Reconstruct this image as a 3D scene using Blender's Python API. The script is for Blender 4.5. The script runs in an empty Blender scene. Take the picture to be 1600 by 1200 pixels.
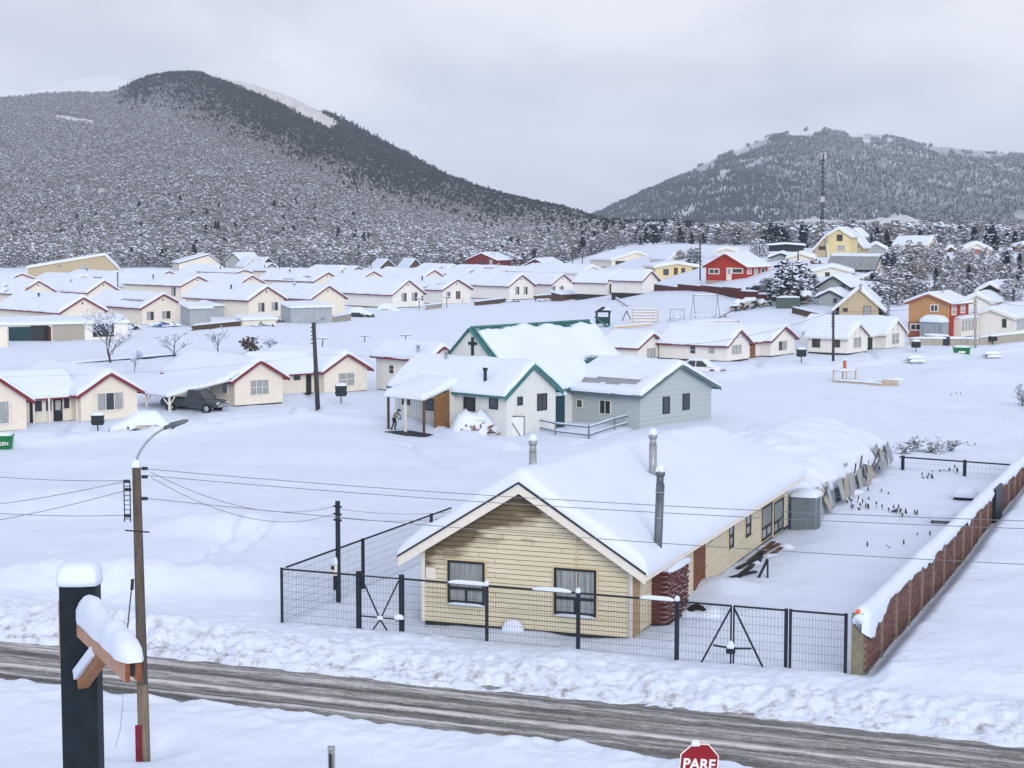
import bpy, math, random
import numpy as np
from mathutils import Vector, Matrix
R = math.radians
SC = bpy.context.scene
COL = SC.collection
random.seed(7)

# ------------------------------------------------------------------ camera
CZ, FPX = 15.0, 2800.0
PITCH = math.atan(250.0 / FPX)
cam_d = bpy.data.cameras.new('camera'); cam_d.sensor_width = 36; cam_d.lens = 36 * FPX / 1600
cam_d.clip_start = 0.5; cam_d.clip_end = 40000
cam = bpy.data.objects.new('camera', cam_d); COL.objects.link(cam)
cam.location = (0, 0, CZ); cam.rotation_euler = (math.pi / 2 - PITCH, 0, 0)
SC.camera = cam

# ------------------------------------------------------------------ world: thin overcast over a Nishita sky
SUN_EL, SUN_AZ = R(20), R(166)          # azimuth from +Y (north) clockwise: behind and right of the camera
world = bpy.data.worlds.new('World'); SC.world = world; world.use_nodes = True
nt = world.node_tree; nt.nodes.clear()
def wn(t, **k):
    n = nt.nodes.new(t)
    for a, b in k.items(): setattr(n, a, b)
    return n
out = wn('ShaderNodeOutputWorld'); bg = wn('ShaderNodeBackground'); bg.inputs[1].default_value = 0.1
sky = wn('ShaderNodeTexSky', sky_type='NISHITA', sun_disc=False); sky.sun_elevation = SUN_EL; sky.sun_rotation = SUN_AZ
sky.air_density = 1.0; sky.dust_density = 1.5
tc = wn('ShaderNodeTexCoord'); mp = wn('ShaderNodeMapping'); mp.inputs['Scale'].default_value = (1.0, 1.0, 2.6)
n1 = wn('ShaderNodeTexNoise'); n1.inputs['Scale'].default_value = 4.2; n1.inputs['Detail'].default_value = 5; n1.inputs['Roughness'].default_value = .5
n1.inputs['Distortion'].default_value = .4
rp = wn('ShaderNodeValToRGB'); rp.color_ramp.elements[0].position = .40; rp.color_ramp.elements[1].position = .60
rp.color_ramp.elements[0].color = (5.0, 4.95, 5.65, 1); rp.color_ramp.elements[1].color = (7.7, 7.45, 7.75, 1)
mx = wn('ShaderNodeMix', data_type='RGBA'); mx.inputs[0].default_value = .90
L_ = nt.links.new
L_(tc.outputs['Generated'], mp.inputs[0]); L_(mp.outputs[0], n1.inputs['Vector']); L_(n1.outputs[0], rp.inputs[0])
L_(sky.outputs[0], mx.inputs[6]); L_(rp.outputs[0], mx.inputs[7]); L_(mx.outputs[2], bg.inputs[0]); L_(bg.outputs[0], out.inputs[0])

# ------------------------------------------------------------------ sun behind thin cloud
sun_d = bpy.data.lights.new('sun', 'SUN'); sun_d.energy = 1.25; sun_d.angle = R(28); sun_d.color = (1.0, .93, .87)
sun = bpy.data.objects.new('sun', sun_d); COL.objects.link(sun)
sdir = Vector((math.sin(SUN_AZ) * math.cos(SUN_EL), math.cos(SUN_AZ) * math.cos(SUN_EL), math.sin(SUN_EL)))
sun.rotation_euler = sdir.to_track_quat('Z', 'Y').to_euler(); sun.location = (40, -60, 60)
vs = SC.view_settings
vs.view_transform = 'Standard'; vs.look = 'None'; vs.gamma = 1; vs.use_curve_mapping = False; vs.exposure = 0.47
SC.cycles.use_denoising = True; SC.cycles.max_bounces = 6; SC.cycles.diffuse_bounces = 3; SC.cycles.glossy_bounces = 2
SC.cycles.volume_bounces = 1; SC.cycles.caustics_reflective = False; SC.cycles.caustics_refractive = False

# ------------------------------------------------------------------ maths helpers
def vhash(ix, iy, s):
    n = (ix * 374761393 + iy * 668265263 + s * 1442695) & 0xffffffff
    n = ((n ^ (n >> 13)) * 1274126177) & 0xffffffff
    return ((n ^ (n >> 16)) & 0xffff) / 65535.0
def vnoise(x, y, s=0):
    x = np.asarray(x, float); y = np.asarray(y, float)
    fx = np.floor(x); fy = np.floor(y); ix = fx.astype(np.int64); iy = fy.astype(np.int64)
    tx = x - fx; ty = y - fy
    tx = tx * tx * tx * (tx * (tx * 6 - 15) + 10); ty = ty * ty * ty * (ty * (ty * 6 - 15) + 10)
    a = vhash(ix, iy, s); b = vhash(ix + 1, iy, s); c = vhash(ix, iy + 1, s); d = vhash(ix + 1, iy + 1, s)
    return (a + (b - a) * tx) + ((c + (d - c) * tx) - (a + (b - a) * tx)) * ty
def fbm(x, y, o=4, s=0, g=.5):
    t = 0; A = 1; n = 0
    for k in range(o):
        t = t + A * (vnoise(x * 2 ** k, y * 2 ** k, s + k * 17) - .5); n += A; A *= g
    return t / n
def S(t):
    t = np.clip(t, 0, 1); return t * t * (3 - 2 * t)
cp, sp = math.cos(PITCH), math.sin(PITCH)
def ray(u, v):
    a = (u - 800) / FPX; b = (600 - v) / FPX
    return Vector((a, cp + sp * b, -sp + cp * b))
def project(p):
    x, y, z = p[0], p[1], p[2] - CZ
    f = y * cp - z * sp; up = y * sp + z * cp
    return (800 + FPX * x / f, 600 - FPX * up / f)
def AT(u, v, Y):
    r = ray(u, v); k = Y / r.y; return Vector((r.x * k, Y, CZ + r.z * k))
def ATZ(u, v, z):
    r = ray(u, v); k = (z - CZ) / r.z; return Vector((r.x * k, r.y * k, z))

# road frame: far edge of the cleared carriageway
RA = R(-22); RDX, RDY = math.cos(RA), math.sin(RA); RNX, RNY = -math.sin(RA), math.cos(RA)
RP = (-15.4, 53.9)
def road_q(x, y): return (x - RP[0]) * RNX + (y - RP[1]) * RNY
def road_s(x, y): return (x - RP[0]) * RDX + (y - RP[1]) * RDY
WALL0 = (9.62, 48.3)                 # garden wall start, runs along the road normal
def hb(x, y):
    """smooth ground height"""
    x = np.asarray(x, float); y = np.asarray(y, float)
    kx = S((x - 4) / 8); z = 2.34 * (1 - S((y - 62 - 30 * kx) / (58 - 26 * kx)))
    z = z + 9.0 * S((y - 205) / 95) * S((x - 5) / 45)
    side = (x - WALL0[0]) * RDX + (y - WALL0[1]) * RDY
    q = road_q(x, y)
    z = z + .55 * S((side - .1) / .8) * S((q - 2.5) / 2) * (1 - S((y - 82) / 40))
    z = z + 10 * S((y - 560) / 600) * (1 - S((x + 40) / 140))
    return z
def hd(x, y):
    """ground height with drifts, ploughed banks and ruts"""
    z = hb(x, y)
    q = road_q(x, y); s = road_s(x, y)
    near = 1 - S((y - 120) / 60)
    z = z + .46 * fbm(x / 9, y / 9, 3, 3) * S((y - 20) / 30) + .23 * fbm(x / 2.2, y / 2.2, 4, 5, .55) * near + .10 * fbm(x / 5, y / 3, 3, 6) * (1 - near)
    edge = .5 * fbm(s / 2.4, q / 5, 3, 11) + .25 * fbm(s / .7, q / 1.5, 2, 12)
    qq = q + edge
    bank = S(qq / 1.9) * (1 - .6 * S((q - 2.6) / 2.2))
    lump = fbm(x / .62, y / .62, 4, 21, .65)
    ridged = 1 - np.abs(2 * vnoise(x / .55, y / .55, 22) - 1)
    inb = S(q / .5) * (1 - S((q - 4.6) / 1.6))
    z = z + bank * (.46 + .3 * fbm(s / 4, q / 2, 3, 31)) + inb * (.27 * lump + .12 * (vnoise(x / .21, y / .21, 24) - .5) + .09 * (ridged - .5)) * (.45 + 1.3 * vnoise(s / 3.1, q / 1.6, 27)) * (1 - .72 * S((q - 1.5) / 1.3))
    # near bank
    q2 = -(q + 4.45) + .45 * fbm(s / 1.6, q / 3, 3, 41)
    b2 = S(q2 / .7) * (.34 - .16 * S((q2 - 1.5) / 3))
    z = z + b2 + S(q2 / .4) * (1 - S((q2 - 1.2) / 2)) * .26 * fbm(x / .8, y / .8, 3, 43, .6)
    # carriageway bed, hidden below the road sheet
    bed = S((-qq + .12) / .25) * S((-q2 + .1) / .2)
    z = z - bed * .16 * (1 - S(np.abs(s - 10) / 400))
    zroad = 2.12
    for (mu, mv, rx, ry, hh) in MOUNDS:
        z = z + hh * np.exp(-(((x - mu) / rx) ** 2 + ((y - mv) / ry) ** 2) ** 1.3) * (1 + .5 * fbm(x / 1.5, y / 1.5, 3, 61))
    for (p0, p1, w, dd, lum) in TRACKS:
        ax, ay = p0; bx, by = p1; L = math.hypot(bx - ax, by - ay)
        t = np.clip(((x - ax) * (bx - ax) + (y - ay) * (by - ay)) / L ** 2, 0, 1)
        dist = np.hypot(x - (ax + t * (bx - ax)), y - (ay + t * (by - ay)))
        g = np.exp(-(dist / w) ** 2)
        z = z + g * dd * 1.6 + lum * np.exp(-((dist) / (w * 2.2)) ** 2) * fbm(x / .8, y / .8, 3, 71, .65)
    return np.where(bed > .02, np.minimum(z, zroad + (1 - bed) * .5), z)
MOUNDS = []; TRACKS = []
_gd = np.concatenate([np.arange(8, 120, .25), np.arange(120, 700, 1.0), np.arange(700, 3000, 8)])
def G(u, v):
    """first ground point along the sight line through a place on the ground"""
    r = ray(u, v); ks = _gd / r.y
    X = r.x * ks; Y = r.y * ks; Z = CZ + r.z * ks - hb(X, Y)
    i = np.argmax(Z < 0)
    if Z[i] >= 0: i = len(ks) - 1
    a, b = ks[max(i - 1, 0)], ks[i]
    for _ in range(20):
        m = (a + b) / 2
        if CZ + r.z * m - float(hb(r.x * m, r.y * m)) < 0: b = m
        else: a = m
    return Vector((r.x * b, r.y * b, float(hb(r.x * b, r.y * b))))
def gz(x, y): return float(hd(np.array([x]), np.array([y]))[0])
def g2(u, v): p = G(u, v); return (p.x, p.y)

# ------------------------------------------------------------------ materials
MATS = {}
def mat(name, col, rough=.85, var=.12, scale=4.0, bump=0.0, bscale=None, metal=0.0, stretch=(1, 1, 1), col2=None, spec=.3, detail=4, lo=.3, hi=.7, bdist=.05):
    if name in MATS: return MATS[name]
    m = bpy.data.materials.new(name); m.use_nodes = True; t = m.node_tree; N = t.nodes; b = N['Principled BSDF']
    b.inputs['Roughness'].default_value = rough; b.inputs['Metallic'].default_value = metal
    b.inputs['Specular IOR Level'].default_value = spec
    tcn = N.new('ShaderNodeTexCoord'); mpn = N.new('ShaderNodeMapping'); mpn.inputs['Scale'].default_value = stretch
    t.links.new(tcn.outputs['Object'], mpn.inputs[0])
    nz = N.new('ShaderNodeTexNoise'); nz.inputs['Scale'].default_value = scale; nz.inputs['Detail'].default_value = detail; nz.inputs['Roughness'].default_value = .6
    t.links.new(mpn.outputs[0], nz.inputs['Vector'])
    rmp = N.new('ShaderNodeValToRGB'); e = rmp.color_ramp.elements; e[0].position = lo; e[1].position = hi
    c2 = col2 or tuple(min(1, c * (1 + var)) for c in col)
    c1 = col if col2 else tuple(c * (1 - var) for c in col)
    e[0].color = (*c1, 1); e[1].color = (*c2, 1)
    t.links.new(nz.outputs[0], rmp.inputs[0]); t.links.new(rmp.outputs[0], b.inputs['Base Color'])
    if bump:
        nb = N.new('ShaderNodeTexNoise'); nb.inputs['Scale'].default_value = bscale or scale * 4; nb.inputs['Detail'].default_value = 6; nb.inputs['Roughness'].default_value = .65
        t.links.new(mpn.outputs[0], nb.inputs['Vector'])
        bp = N.new('ShaderNodeBump'); bp.inputs['Strength'].default_value = bump; bp.inputs['Distance'].default_value = bdist
        t.links.new(nb.outputs[0], bp.inputs['Height']); t.links.new(bp.outputs[0], b.inputs['Normal'])
    MATS[name] = m; return m
M_SNOW = mat('snow', (.65, .76, .935), rough=.55, var=.025, scale=.5, bump=.35, bscale=5, spec=.2, bdist=.06)
M_SNOWR = mat('roof_snow', (.66, .765, .935), rough=.55, var=.02, scale=.6, bump=.3, bscale=2.5, spec=.2, bdist=.05)
M_CREAM = mat('cream_wall', (.74, .70, .615), var=.05, scale=1.5, bump=.1, bscale=12)
M_WHITE = mat('white_wall', (.74, .74, .71), var=.05, scale=1.5)
M_SIDING = mat('yellowed_siding', (.56, .47, .30), rough=.7, col2=(.64, .56, .39), scale=2.2, bump=.15, bscale=20, stretch=(.4, .4, 3))
M_GREYW = mat('pale_grey_boards', (.40, .47, .49), var=.07, scale=2, stretch=(.5, .5, 5))
M_CHURCHW = mat('white_metal_cladding', (.66, .70, .70), rough=.5, var=.05, scale=2)
M_RED = mat('dark_red_trim', (.20, .030, .040), rough=.6, var=.2)
M_TEAL = mat('teal_trim', (.035, .165, .16), rough=.45, var=.2, scale=2)
M_TRIMW = mat('white_trim', (.72, .71, .67), var=.05)
M_DARK = mat('dark_paint', (.018, .026, .034), rough=.6, var=.3)
M_STEEL = mat('dark_fence_steel', (.014, .022, .034), rough=.5, var=.3)
M_FOUND = mat('dark_foundation', (.035, .04, .045), var=.3)
M_GLASS = mat('window_glass', (.035, .045, .055), rough=.08, var=.4, scale=1.2, spec=.6)
M_CURT = mat('curtained_glass', (.20, .23, .25), rough=.15, col2=(.42, .44, .45), scale=9, stretch=(1, 1, .05), spec=.6)
M_GALV = mat('galvanised_steel', (.33, .36, .38), rough=.45, var=.15, scale=6, metal=.4)
M_CORR = mat('corrugated_grey', (.36, .41, .45), rough=.5, var=.14, scale=2, stretch=(1, 1, .3), metal=.15)
M_BRICK = mat('dark_red_brick', (.10, .028, .025), var=.35, scale=6, bump=.3)
M_BRICKW = mat('weathered_brick', (.20, .075, .060), col2=(.30, .14, .11), scale=5, bump=.3)
M_MORT = mat('mortar', (.25, .22, .20), var=.15)
M_CONC = mat('concrete', (.36, .34, .29), var=.15, scale=5)
M_WOOD = mat('raw_timber', (.40, .235, .17), col2=(.54, .35, .27), scale=3, stretch=(1, 8, 8), bump=.15, bscale=14)
M_WOODE = mat('timber_end_grain', (.20, .07, .035), var=.25, scale=10)
M_POLE = mat('weathered_pole', (.05, .043, .038), col2=(.15, .125, .10), scale=5, stretch=(6, 6, .35), bump=.4, bscale=10)
M_BLACKPOST = mat('black_painted_post', (.006, .014, .022), rough=.75, var=.35, scale=14, bump=.15, bscale=60)
M_ORANGE = mat('ochre_render', (.46, .26, .12), var=.07)
M_BRED = mat('red_cladding', (.36, .04, .028), var=.1)
M_BRICKRED = mat('brick_red_render', (.33, .105, .065), var=.12)
M_YELLOW = mat('pale_yellow_wall', (.66, .57, .32), var=.05)
M_TAN = mat('tan_wall', (.46, .39, .27), var=.08)
M_GREYB = mat('blue_grey_wall', (.34, .38, .38), var=.08)
M_BROWN = mat('brown_boards', (.10, .065, .045), var=.25, stretch=(4, 4, .5))
M_DRED = mat('maroon_boards', (.16, .025, .025), var=.2)
M_MROOF = mat('bare_metal_roof', (.27, .30, .33), rough=.4, var=.15, scale=1.5, metal=.3)
M_BARK = mat('bark', (.06, .048, .04), var=.35, scale=8)
M_TWIG = mat('twigs', (.18, .175, .18), col2=(.34, .335, .345), scale=1.2)
M_EVER = mat('dark_evergreen', (.010, .022, .032), col2=(.030, .048, .062), scale=1.0)
M_GREEN = mat('green_dumpster_paint', (.0, .16, .05), rough=.5, var=.15)
M_RUST = mat('rusty_sheet', (.12, .042, .022), col2=(.23, .10, .055), scale=3, stretch=(6, 6, .6))
M_OSB = mat('orange_plywood', (.21, .11, .05), var=.25)
M_SIGNRED = mat('sign_red', (.22, .004, .012), rough=.4, var=.08)
M_SIGNW = mat('sign_white', (.78, .76, .78), rough=.4, var=.03)
M_RUBBER = mat('rubber', (.012, .012, .013), rough=.9, var=.2)
M_BLUE = mat('blue_tarp', (.01, .05, .32), rough=.5, var=.3)
M_TARP = mat('dark_teal_tarp', (.012, .05, .065), rough=.6, var=.3)
M_CARDK = mat('dark_car_paint', (.02, .028, .033), rough=.3, var=.1, spec=.5)
M_CARWH = mat('white_car_paint', (.72, .73, .75), rough=.3, var=.02, spec=.5)
M_PLAY = mat('faded_play_wood', (.45, .33, .20), col2=(.60, .50, .36), scale=4)
M_WIRE = mat('cable', (.16, .17, .20), rough=.6, var=.1)
M_LOG = mat('split_firewood', (.16, .05, .04), col2=(.36, .20, .15), scale=6)

# ------------------------------------------------------------------ object helpers
def tag(o, label=None, cat=None, group=None, kind=None):
    if label: o['label'] = label
    if cat: o['category'] = cat
    if group: o['group'] = group
    if kind: o['kind'] = kind
    return o
def empty(name, loc, rz=0, label=None, cat=None, group=None):
    o = bpy.data.objects.new(name, None); COL.objects.link(o); o.empty_display_size = .3
    o.location = loc; o.rotation_euler = (0, 0, rz)
    return tag(o, label, cat, group)
def mesh_obj(name, me, parent=None):
    o = bpy.data.objects.new(name, me); COL.objects.link(o)
    if parent is not None: o.parent = parent
    return o
class MB:
    def __init__(self): self.v = []; self.f = []; self.m = []; self.sm = []
    def add(self, vs, fs, mi=0, smooth=False):
        k = len(self.v); self.v += [tuple(p) for p in vs]
        for q in fs: self.f.append(tuple(i + k for i in q)); self.m.append(mi); self.sm.append(smooth)
        return self
    def box(self, a, b, mi=0):
        x0, y0, z0 = a; x1, y1, z1 = b
        return self.add([(x0, y0, z0), (x1, y0, z0), (x1, y1, z0), (x0, y1, z0), (x0, y0, z1), (x1, y0, z1), (x1, y1, z1), (x0, y1, z1)],
                        [(0, 3, 2, 1), (4, 5, 6, 7), (0, 1, 5, 4), (1, 2, 6, 5), (2, 3, 7, 6), (3, 0, 4, 7)], mi)
    def beam(self, p, q, w, h, mi=0, up=(0, 0, 1)):
        """rectangular bar from p to q, w wide, h tall"""
        p = Vector(p); q = Vector(q); d = (q - p).normalized(); u = Vector(up)
        if abs(d.dot(u)) > .99: u = Vector((0, 1, 0))
        s = d.cross(u).normalized(); u = s.cross(d).normalized()
        c = [p + s * (a * w / 2) + u * (b * h / 2) for a, b in ((-1, -1), (1, -1), (1, 1), (-1, 1))]
        c += [x + (q - p) for x in c]
        return self.add(c, [(0, 1, 2, 3), (7, 6, 5, 4), (0, 4, 5, 1), (1, 5, 6, 2), (2, 6, 7, 3), (3, 7, 4, 0)], mi)
    def tube(self, pts, r, n=6, mi=0, r1=None, cap=True):
        pts = [Vector(p) for p in pts]; k = len(pts); rings = []; r1 = r if r1 is None else r1
        ref = None
        for i, p in enumerate(pts):
            d = (pts[min(i + 1, k - 1)] - pts[max(i - 1, 0)]).normalized()
            if ref is None: ref = Vector((0, 0, 1)) if abs(d.z) < .9 else Vector((1, 0, 0))
            a = d.cross(ref).normalized(); b = a.cross(d).normalized(); ref = b
            rr = r + (r1 - r) * i / max(k - 1, 1)
            rings.append([p + a * (rr * math.cos(2 * math.pi * j / n)) + b * (rr * math.sin(2 * math.pi * j / n)) for j in range(n)])
        vs = [p for rg in rings for p in rg]
        fs = [(i * n + j, i * n + (j + 1) % n, (i + 1) * n + (j + 1) % n, (i + 1) * n + j) for i in range(k - 1) for j in range(n)]
        if cap: fs += [tuple(range(n))[::-1], tuple((k - 1) * n + j for j in range(n))]
        return self.add(vs, fs, mi, n > 5)
    def prism(self, poly, ext, mi=0):
        """poly: list of 3D points, ext: extrusion vector"""
        e = Vector(ext); n = len(poly); vs = [Vector(p) for p in poly] + [Vector(p) + e for p in poly]
        return self.add(vs, [tuple(range(n))[::-1], tuple(range(n, 2 * n))] + [(i, (i + 1) % n, n + (i + 1) % n, n + i) for i in range(n)], mi)
    def pillow(self, c, w, d, h, mi=0, n=8, lump=.12, rz=0, seed=0, p=2.6):
        """rounded snow cushion with flat underside"""
        vs = []; cz, sz = math.cos(rz), math.sin(rz)
        top = []; 
        for j in range(n + 1):
            for i in range(n + 1):
                a = -1 + 2 * i / n; b = -1 + 2 * j / n
                a = math.copysign(1 - (1 - abs(a)) ** 1.6, a); b = math.copysign(1 - (1 - abs(b)) ** 1.6, b)
                k = 1 - .07 * (abs(a * b)) ** 2 * 2
                x = a * w / 2 * k; y = b * d / 2 * k
                z = h * max(0, (1 - abs(a) ** p)) ** .5 * max(0, (1 - abs(b) ** p)) ** .5
                z *= 1 + lump * 2 * float(fbm(np.array(x * 1.7 + seed), np.array(y * 1.7 + seed * 3), 2, 5))
                top.append((c[0] + x * cz - y * sz, c[1] + x * sz + y * cz, c[2] + z))
        N1 = n + 1
        fs = [(j * N1 + i, j * N1 + i + 1, (j + 1) * N1 + i + 1, (j + 1) * N1 + i) for j in range(n) for i in range(n)]
        ring = [i for i in range(n)] + [j * N1 + n for j in range(n)] + [n * N1 + i for i in range(n, 0, -1)] + [j * N1 for j in range(n, 0, -1)]
        k = len(top); bot = [(top[i][0], top[i][1], c[2] - .03) for i in ring]; m_ = len(ring)
        fs += [(ring[(i + 1) % m_], ring[i], k + i, k + (i + 1) % m_) for i in range(m_)] + [tuple(k + i for i in range(m_))[::-1]]
        return self.add(top + bot, fs, mi, True)
    def mesh(self, name, mats):
        me = bpy.data.meshes.new(name); me.from_pydata(self.v, [], self.f)
        for m in (mats if isinstance(mats, (list, tuple)) else [mats]): me.materials.append(m)
        me.polygons.foreach_set('material_index', self.m); me.polygons.foreach_set('use_smooth', self.sm); me.update()
        return me
    def build(self, name, mats, parent=None): return mesh_obj(name, self.mesh(name, mats), parent)
def grid_mesh(name, X, Y, Z, m, smooth=True):
    r, c = X.shape; V = np.stack([X, Y, Z], -1).reshape(-1, 3)
    i = np.arange(r * c).reshape(r, c)
    F = np.stack([i[:-1, :-1], i[:-1, 1:], i[1:, 1:], i[1:, :-1]], -1).reshape(-1, 4)
    me = bpy.data.meshes.new(name); me.vertices.add(len(V)); me.vertices.foreach_set('co', V.astype(np.float32).ravel())
    me.loops.add(F.size); me.loops.foreach_set('vertex_index', F.astype(np.int32).ravel())
    me.polygons.add(len(F)); me.polygons.foreach_set('loop_start', np.arange(0, F.size, 4, dtype=np.int32))
    me.update(calc_edges=True); me.validate()
    me.polygons.foreach_set('use_smooth', np.full(len(F), smooth)); me.materials.append(m); me.update()
    return me
def copy_tree(o, parent=None):
    c = o.copy(); COL.objects.link(c); c.parent = parent
    for ch in list(o.children): copy_tree(ch, c)
    return c
# ================================================================== GROUND, ROAD, MOUNTAINS
def _tr(u0, v0, u1, v1, w, d, l=0): TRACKS.append((g2(u0, v0), g2(u1, v1), w, d, l))
def _mo(u, v, rx, ry, h): p = G(u, v); MOUNDS.append((p.x, p.y, rx, ry, h))
# street in front of the lower left row, trodden and ploughed edges
_tr(-60, 708, 250, 684, .9, .35, .3); _tr(250, 684, 470, 655, .9, .32, .3); _tr(470, 655, 640, 668, .8, .25, .3); _tr(640, 668, 800, 706, .8, .3, .35)
_tr(-60, 694, 470, 650, .7, -.22, .1); _tr(1120, 592, 1640, 543, 1.2, .3, .35); _tr(1110, 580, 1640, 536, .9, -.2, .1)
_tr(1000, 610, 1650, 640, .5, .12, 0)
for k_ in (0, 9):      # wheel ruts and trodden paths
    _tr(-60, 704 - k_, 250, 678 - k_, .3, -.2, .1); _tr(250, 678 - k_, 470, 655 - k_, .3, -.2, .1); _tr(470, 655 - k_, 600, 655 - k_ * .8, .3, -.18, .1); _tr(1120, 588 - k_ * .6, 1640, 541 - k_ * .5, .35, -.22, .15)
_tr(100, 668, 96, 694, .5, -.25, .3); _tr(300, 648, 330, 672, 1.0, -.2, .3); _tr(480, 616, 500, 652, .4, -.25, .3); _tr(600, 655, 662, 664, .5, -.25, .4); _tr(900, 700, 1100, 640, .3, -.15, .2); _tr(240, 540, 420, 520, .4, -.2, .2); _tr(430, 512, 640, 492, .5, -.22, .3)
_tr(640, 492, 900, 478, .5, -.22, .3); _tr(200, 548, 60, 556, .4, -.2, .3); _tr(1180, 566, 1190, 580, .5, -.25, .3); _tr(1360, 552, 1370, 566, .5, -.25, .3); _tr(1060, 508, 1110, 503, .6, -.2, .3); _tr(700, 740, 640, 700, .3, -.2, .3); _tr(640, 700, 560, 690, .3, -.2, .3); _tr(1290, 627, 1640, 668, .35, .2, 0)
# footpaths over the field
_tr(430, 812, 330, 862, .22, -.2, .3); _tr(330, 862, 250, 905, .3, -.2, .5); _tr(445, 830, 340, 880, .2, -.18, .3); _tr(90, 880, 240, 880, .25, .12, .2)
_mo(60, 800, 5.5, 3.0, .8); _mo(200, 770, 4, 3, .35); _mo(350, 838, 3.6, 1.6, .75); _mo(180, 925, 4.5, 1.6, .5); _mo(40, 935, 4, 1.6, .5)
_mo(300, 925, 3, 1.8, .45); _mo(1510, 592, 4, 6, .9); _mo(395, 905, 2.4, 1.2, .3); _mo(150, 728, 5, 4, .3); _mo(330, 745, 6, 4, .3)
_mo(1130, 932, 1.2, .9, .3); _mo(226, 1180, .9, .9, -.25); _mo(560, 760, 6, 4, .25); _mo(420, 720, 7, 5, .3)

rows = [np.linspace(-30, 28, 14), np.arange(29, 36, .35), np.arange(36, 62, .085)]
y = 62.0; far = []
while y < 900: far.append(y); y *= 1.0062
while y < 9000: far.append(y); y *= 1.03
rows = np.concatenate(rows + [np.array(far)])
cs = np.concatenate([-np.geomspace(1.6, .335, 26)[:-1], np.linspace(-.335, .335, 440), np.geomspace(.335, 1.6, 26)[1:]])
Wd = np.maximum(rows, 34)
X = cs[None, :] * Wd[:, None]; Y = np.repeat(rows[:, None], len(cs), 1)
# snow ground material: clean snow, with grit where the plough threw it
mg = mat('snow_ground', (.65, .76, .935), rough=.55, var=.02, scale=.5, bump=.5, bscale=7, spec=.2, bdist=.05)
t = mg.node_tree; N = t.nodes; b = N['Principled BSDF']
geo = N.new('ShaderNodeNewGeometry'); dt = N.new('ShaderNodeVectorMath'); dt.operation = 'DOT_PRODUCT'; dt.inputs[1].default_value = (RNX, RNY, 0)
t.links.new(geo.outputs['Position'], dt.inputs[0])
q0 = RP[0] * RNX + RP[1] * RNY
def mr(f0, f1, t0, t1):
    n = N.new('ShaderNodeMapRange'); n.inputs[1].default_value = f0; n.inputs[2].default_value = f1; n.inputs[3].default_value = t0; n.inputs[4].default_value = t1; return n
a1 = mr(q0 + .1, q0 + 3.0, 1, .0); a2 = mr(q0 - 4.9, q0 - 5.5, 1, .0); a3 = mr(q0 - 4.5, q0 - 4.4, 0, 1)
for a_ in (a1, a2, a3): t.links.new(dt.outputs['Value'], a_.inputs[0])
mm = N.new('ShaderNodeMath'); mm.operation = 'MULTIPLY'; t.links.new(a1.outputs[0], mm.inputs[0]); t.links.new(a2.outputs[0], mm.inputs[1])
mmx = N.new('ShaderNodeMath'); mmx.operation = 'MULTIPLY'; t.links.new(a1.outputs[0], mmx.inputs[0]); t.links.new(a3.outputs[0], mmx.inputs[1])
gr = N.new('ShaderNodeTexNoise'); gr.inputs['Scale'].default_value = 2.3; gr.inputs['Detail'].default_value = 8; gr.inputs['Roughness'].default_value = .75
t.links.new(geo.outputs['Position'], gr.inputs['Vector'])
grm = mr(.50, .66, 0, 1); t.links.new(gr.outputs[0], grm.inputs[0])
gm = N.new('ShaderNodeMath'); gm.operation = 'MULTIPLY'; t.links.new(grm.outputs[0], gm.inputs[0]); t.links.new(mmx.outputs[0], gm.inputs[1])
mxg = N.new('ShaderNodeMix'); mxg.data_type = 'RGBA'; mxg.inputs[7].default_value = (.24, .20, .16, 1)
src = b.inputs['Base Color'].links[0].from_socket
t.links.new(gm.outputs[0], mxg.inputs[0]); t.links.new(src, mxg.inputs[6]); t.links.new(mxg.outputs[2], b.inputs['Base Color'])
ground = mesh_obj('ground', grid_mesh('ground', X, Y, hd(X, Y), mg)); tag(ground, kind='structure')

# road sheet: slush and bare asphalt with wheel tracks
mrd = bpy.data.materials.new('slushy_road'); mrd.use_nodes = True; t = mrd.node_tree; N = t.nodes; b = N['Principled BSDF']
b.inputs['Roughness'].default_value = .6; b.inputs['Specular IOR Level'].default_value = .35
tcn = N.new('ShaderNodeTexCoord')
def stretchnoise(sx, sy, sc, det=5, rg=.65):
    m_ = N.new('ShaderNodeMapping'); m_.inputs['Scale'].default_value = (sx, sy, 1); t.links.new(tcn.outputs['Object'], m_.inputs[0])
    n_ = N.new('ShaderNodeTexNoise'); n_.inputs['Scale'].default_value = sc; n_.inputs['Detail'].default_value = det; n_.inputs['Roughness'].default_value = rg
    t.links.new(m_.outputs[0], n_.inputs['Vector']); return n_
na = stretchnoise(.035, 1.0, 2.2, 4); nb_ = stretchnoise(.25, 1.6, 5, 6, .7); nc = stretchnoise(1, 1, 9, 6, .75)
def math2(op, a, b_):
    n_ = N.new('ShaderNodeMath'); n_.operation = op
    for i_, z_ in enumerate((a, b_)):
        if isinstance(z_, (int, float)): n_.inputs[i_].default_value = z_
        else: t.links.new(z_, n_.inputs[i_])
    return n_.outputs[0]
mixv = math2('ADD', math2('MULTIPLY', na.outputs[0], .62), math2('ADD', math2('MULTIPLY', nb_.outputs[0], .33), math2('MULTIPLY', nc.outputs[0], .22)))
sxy = N.new('ShaderNodeSeparateXYZ'); t.links.new(tcn.outputs['Object'], sxy.inputs[0])
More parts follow.
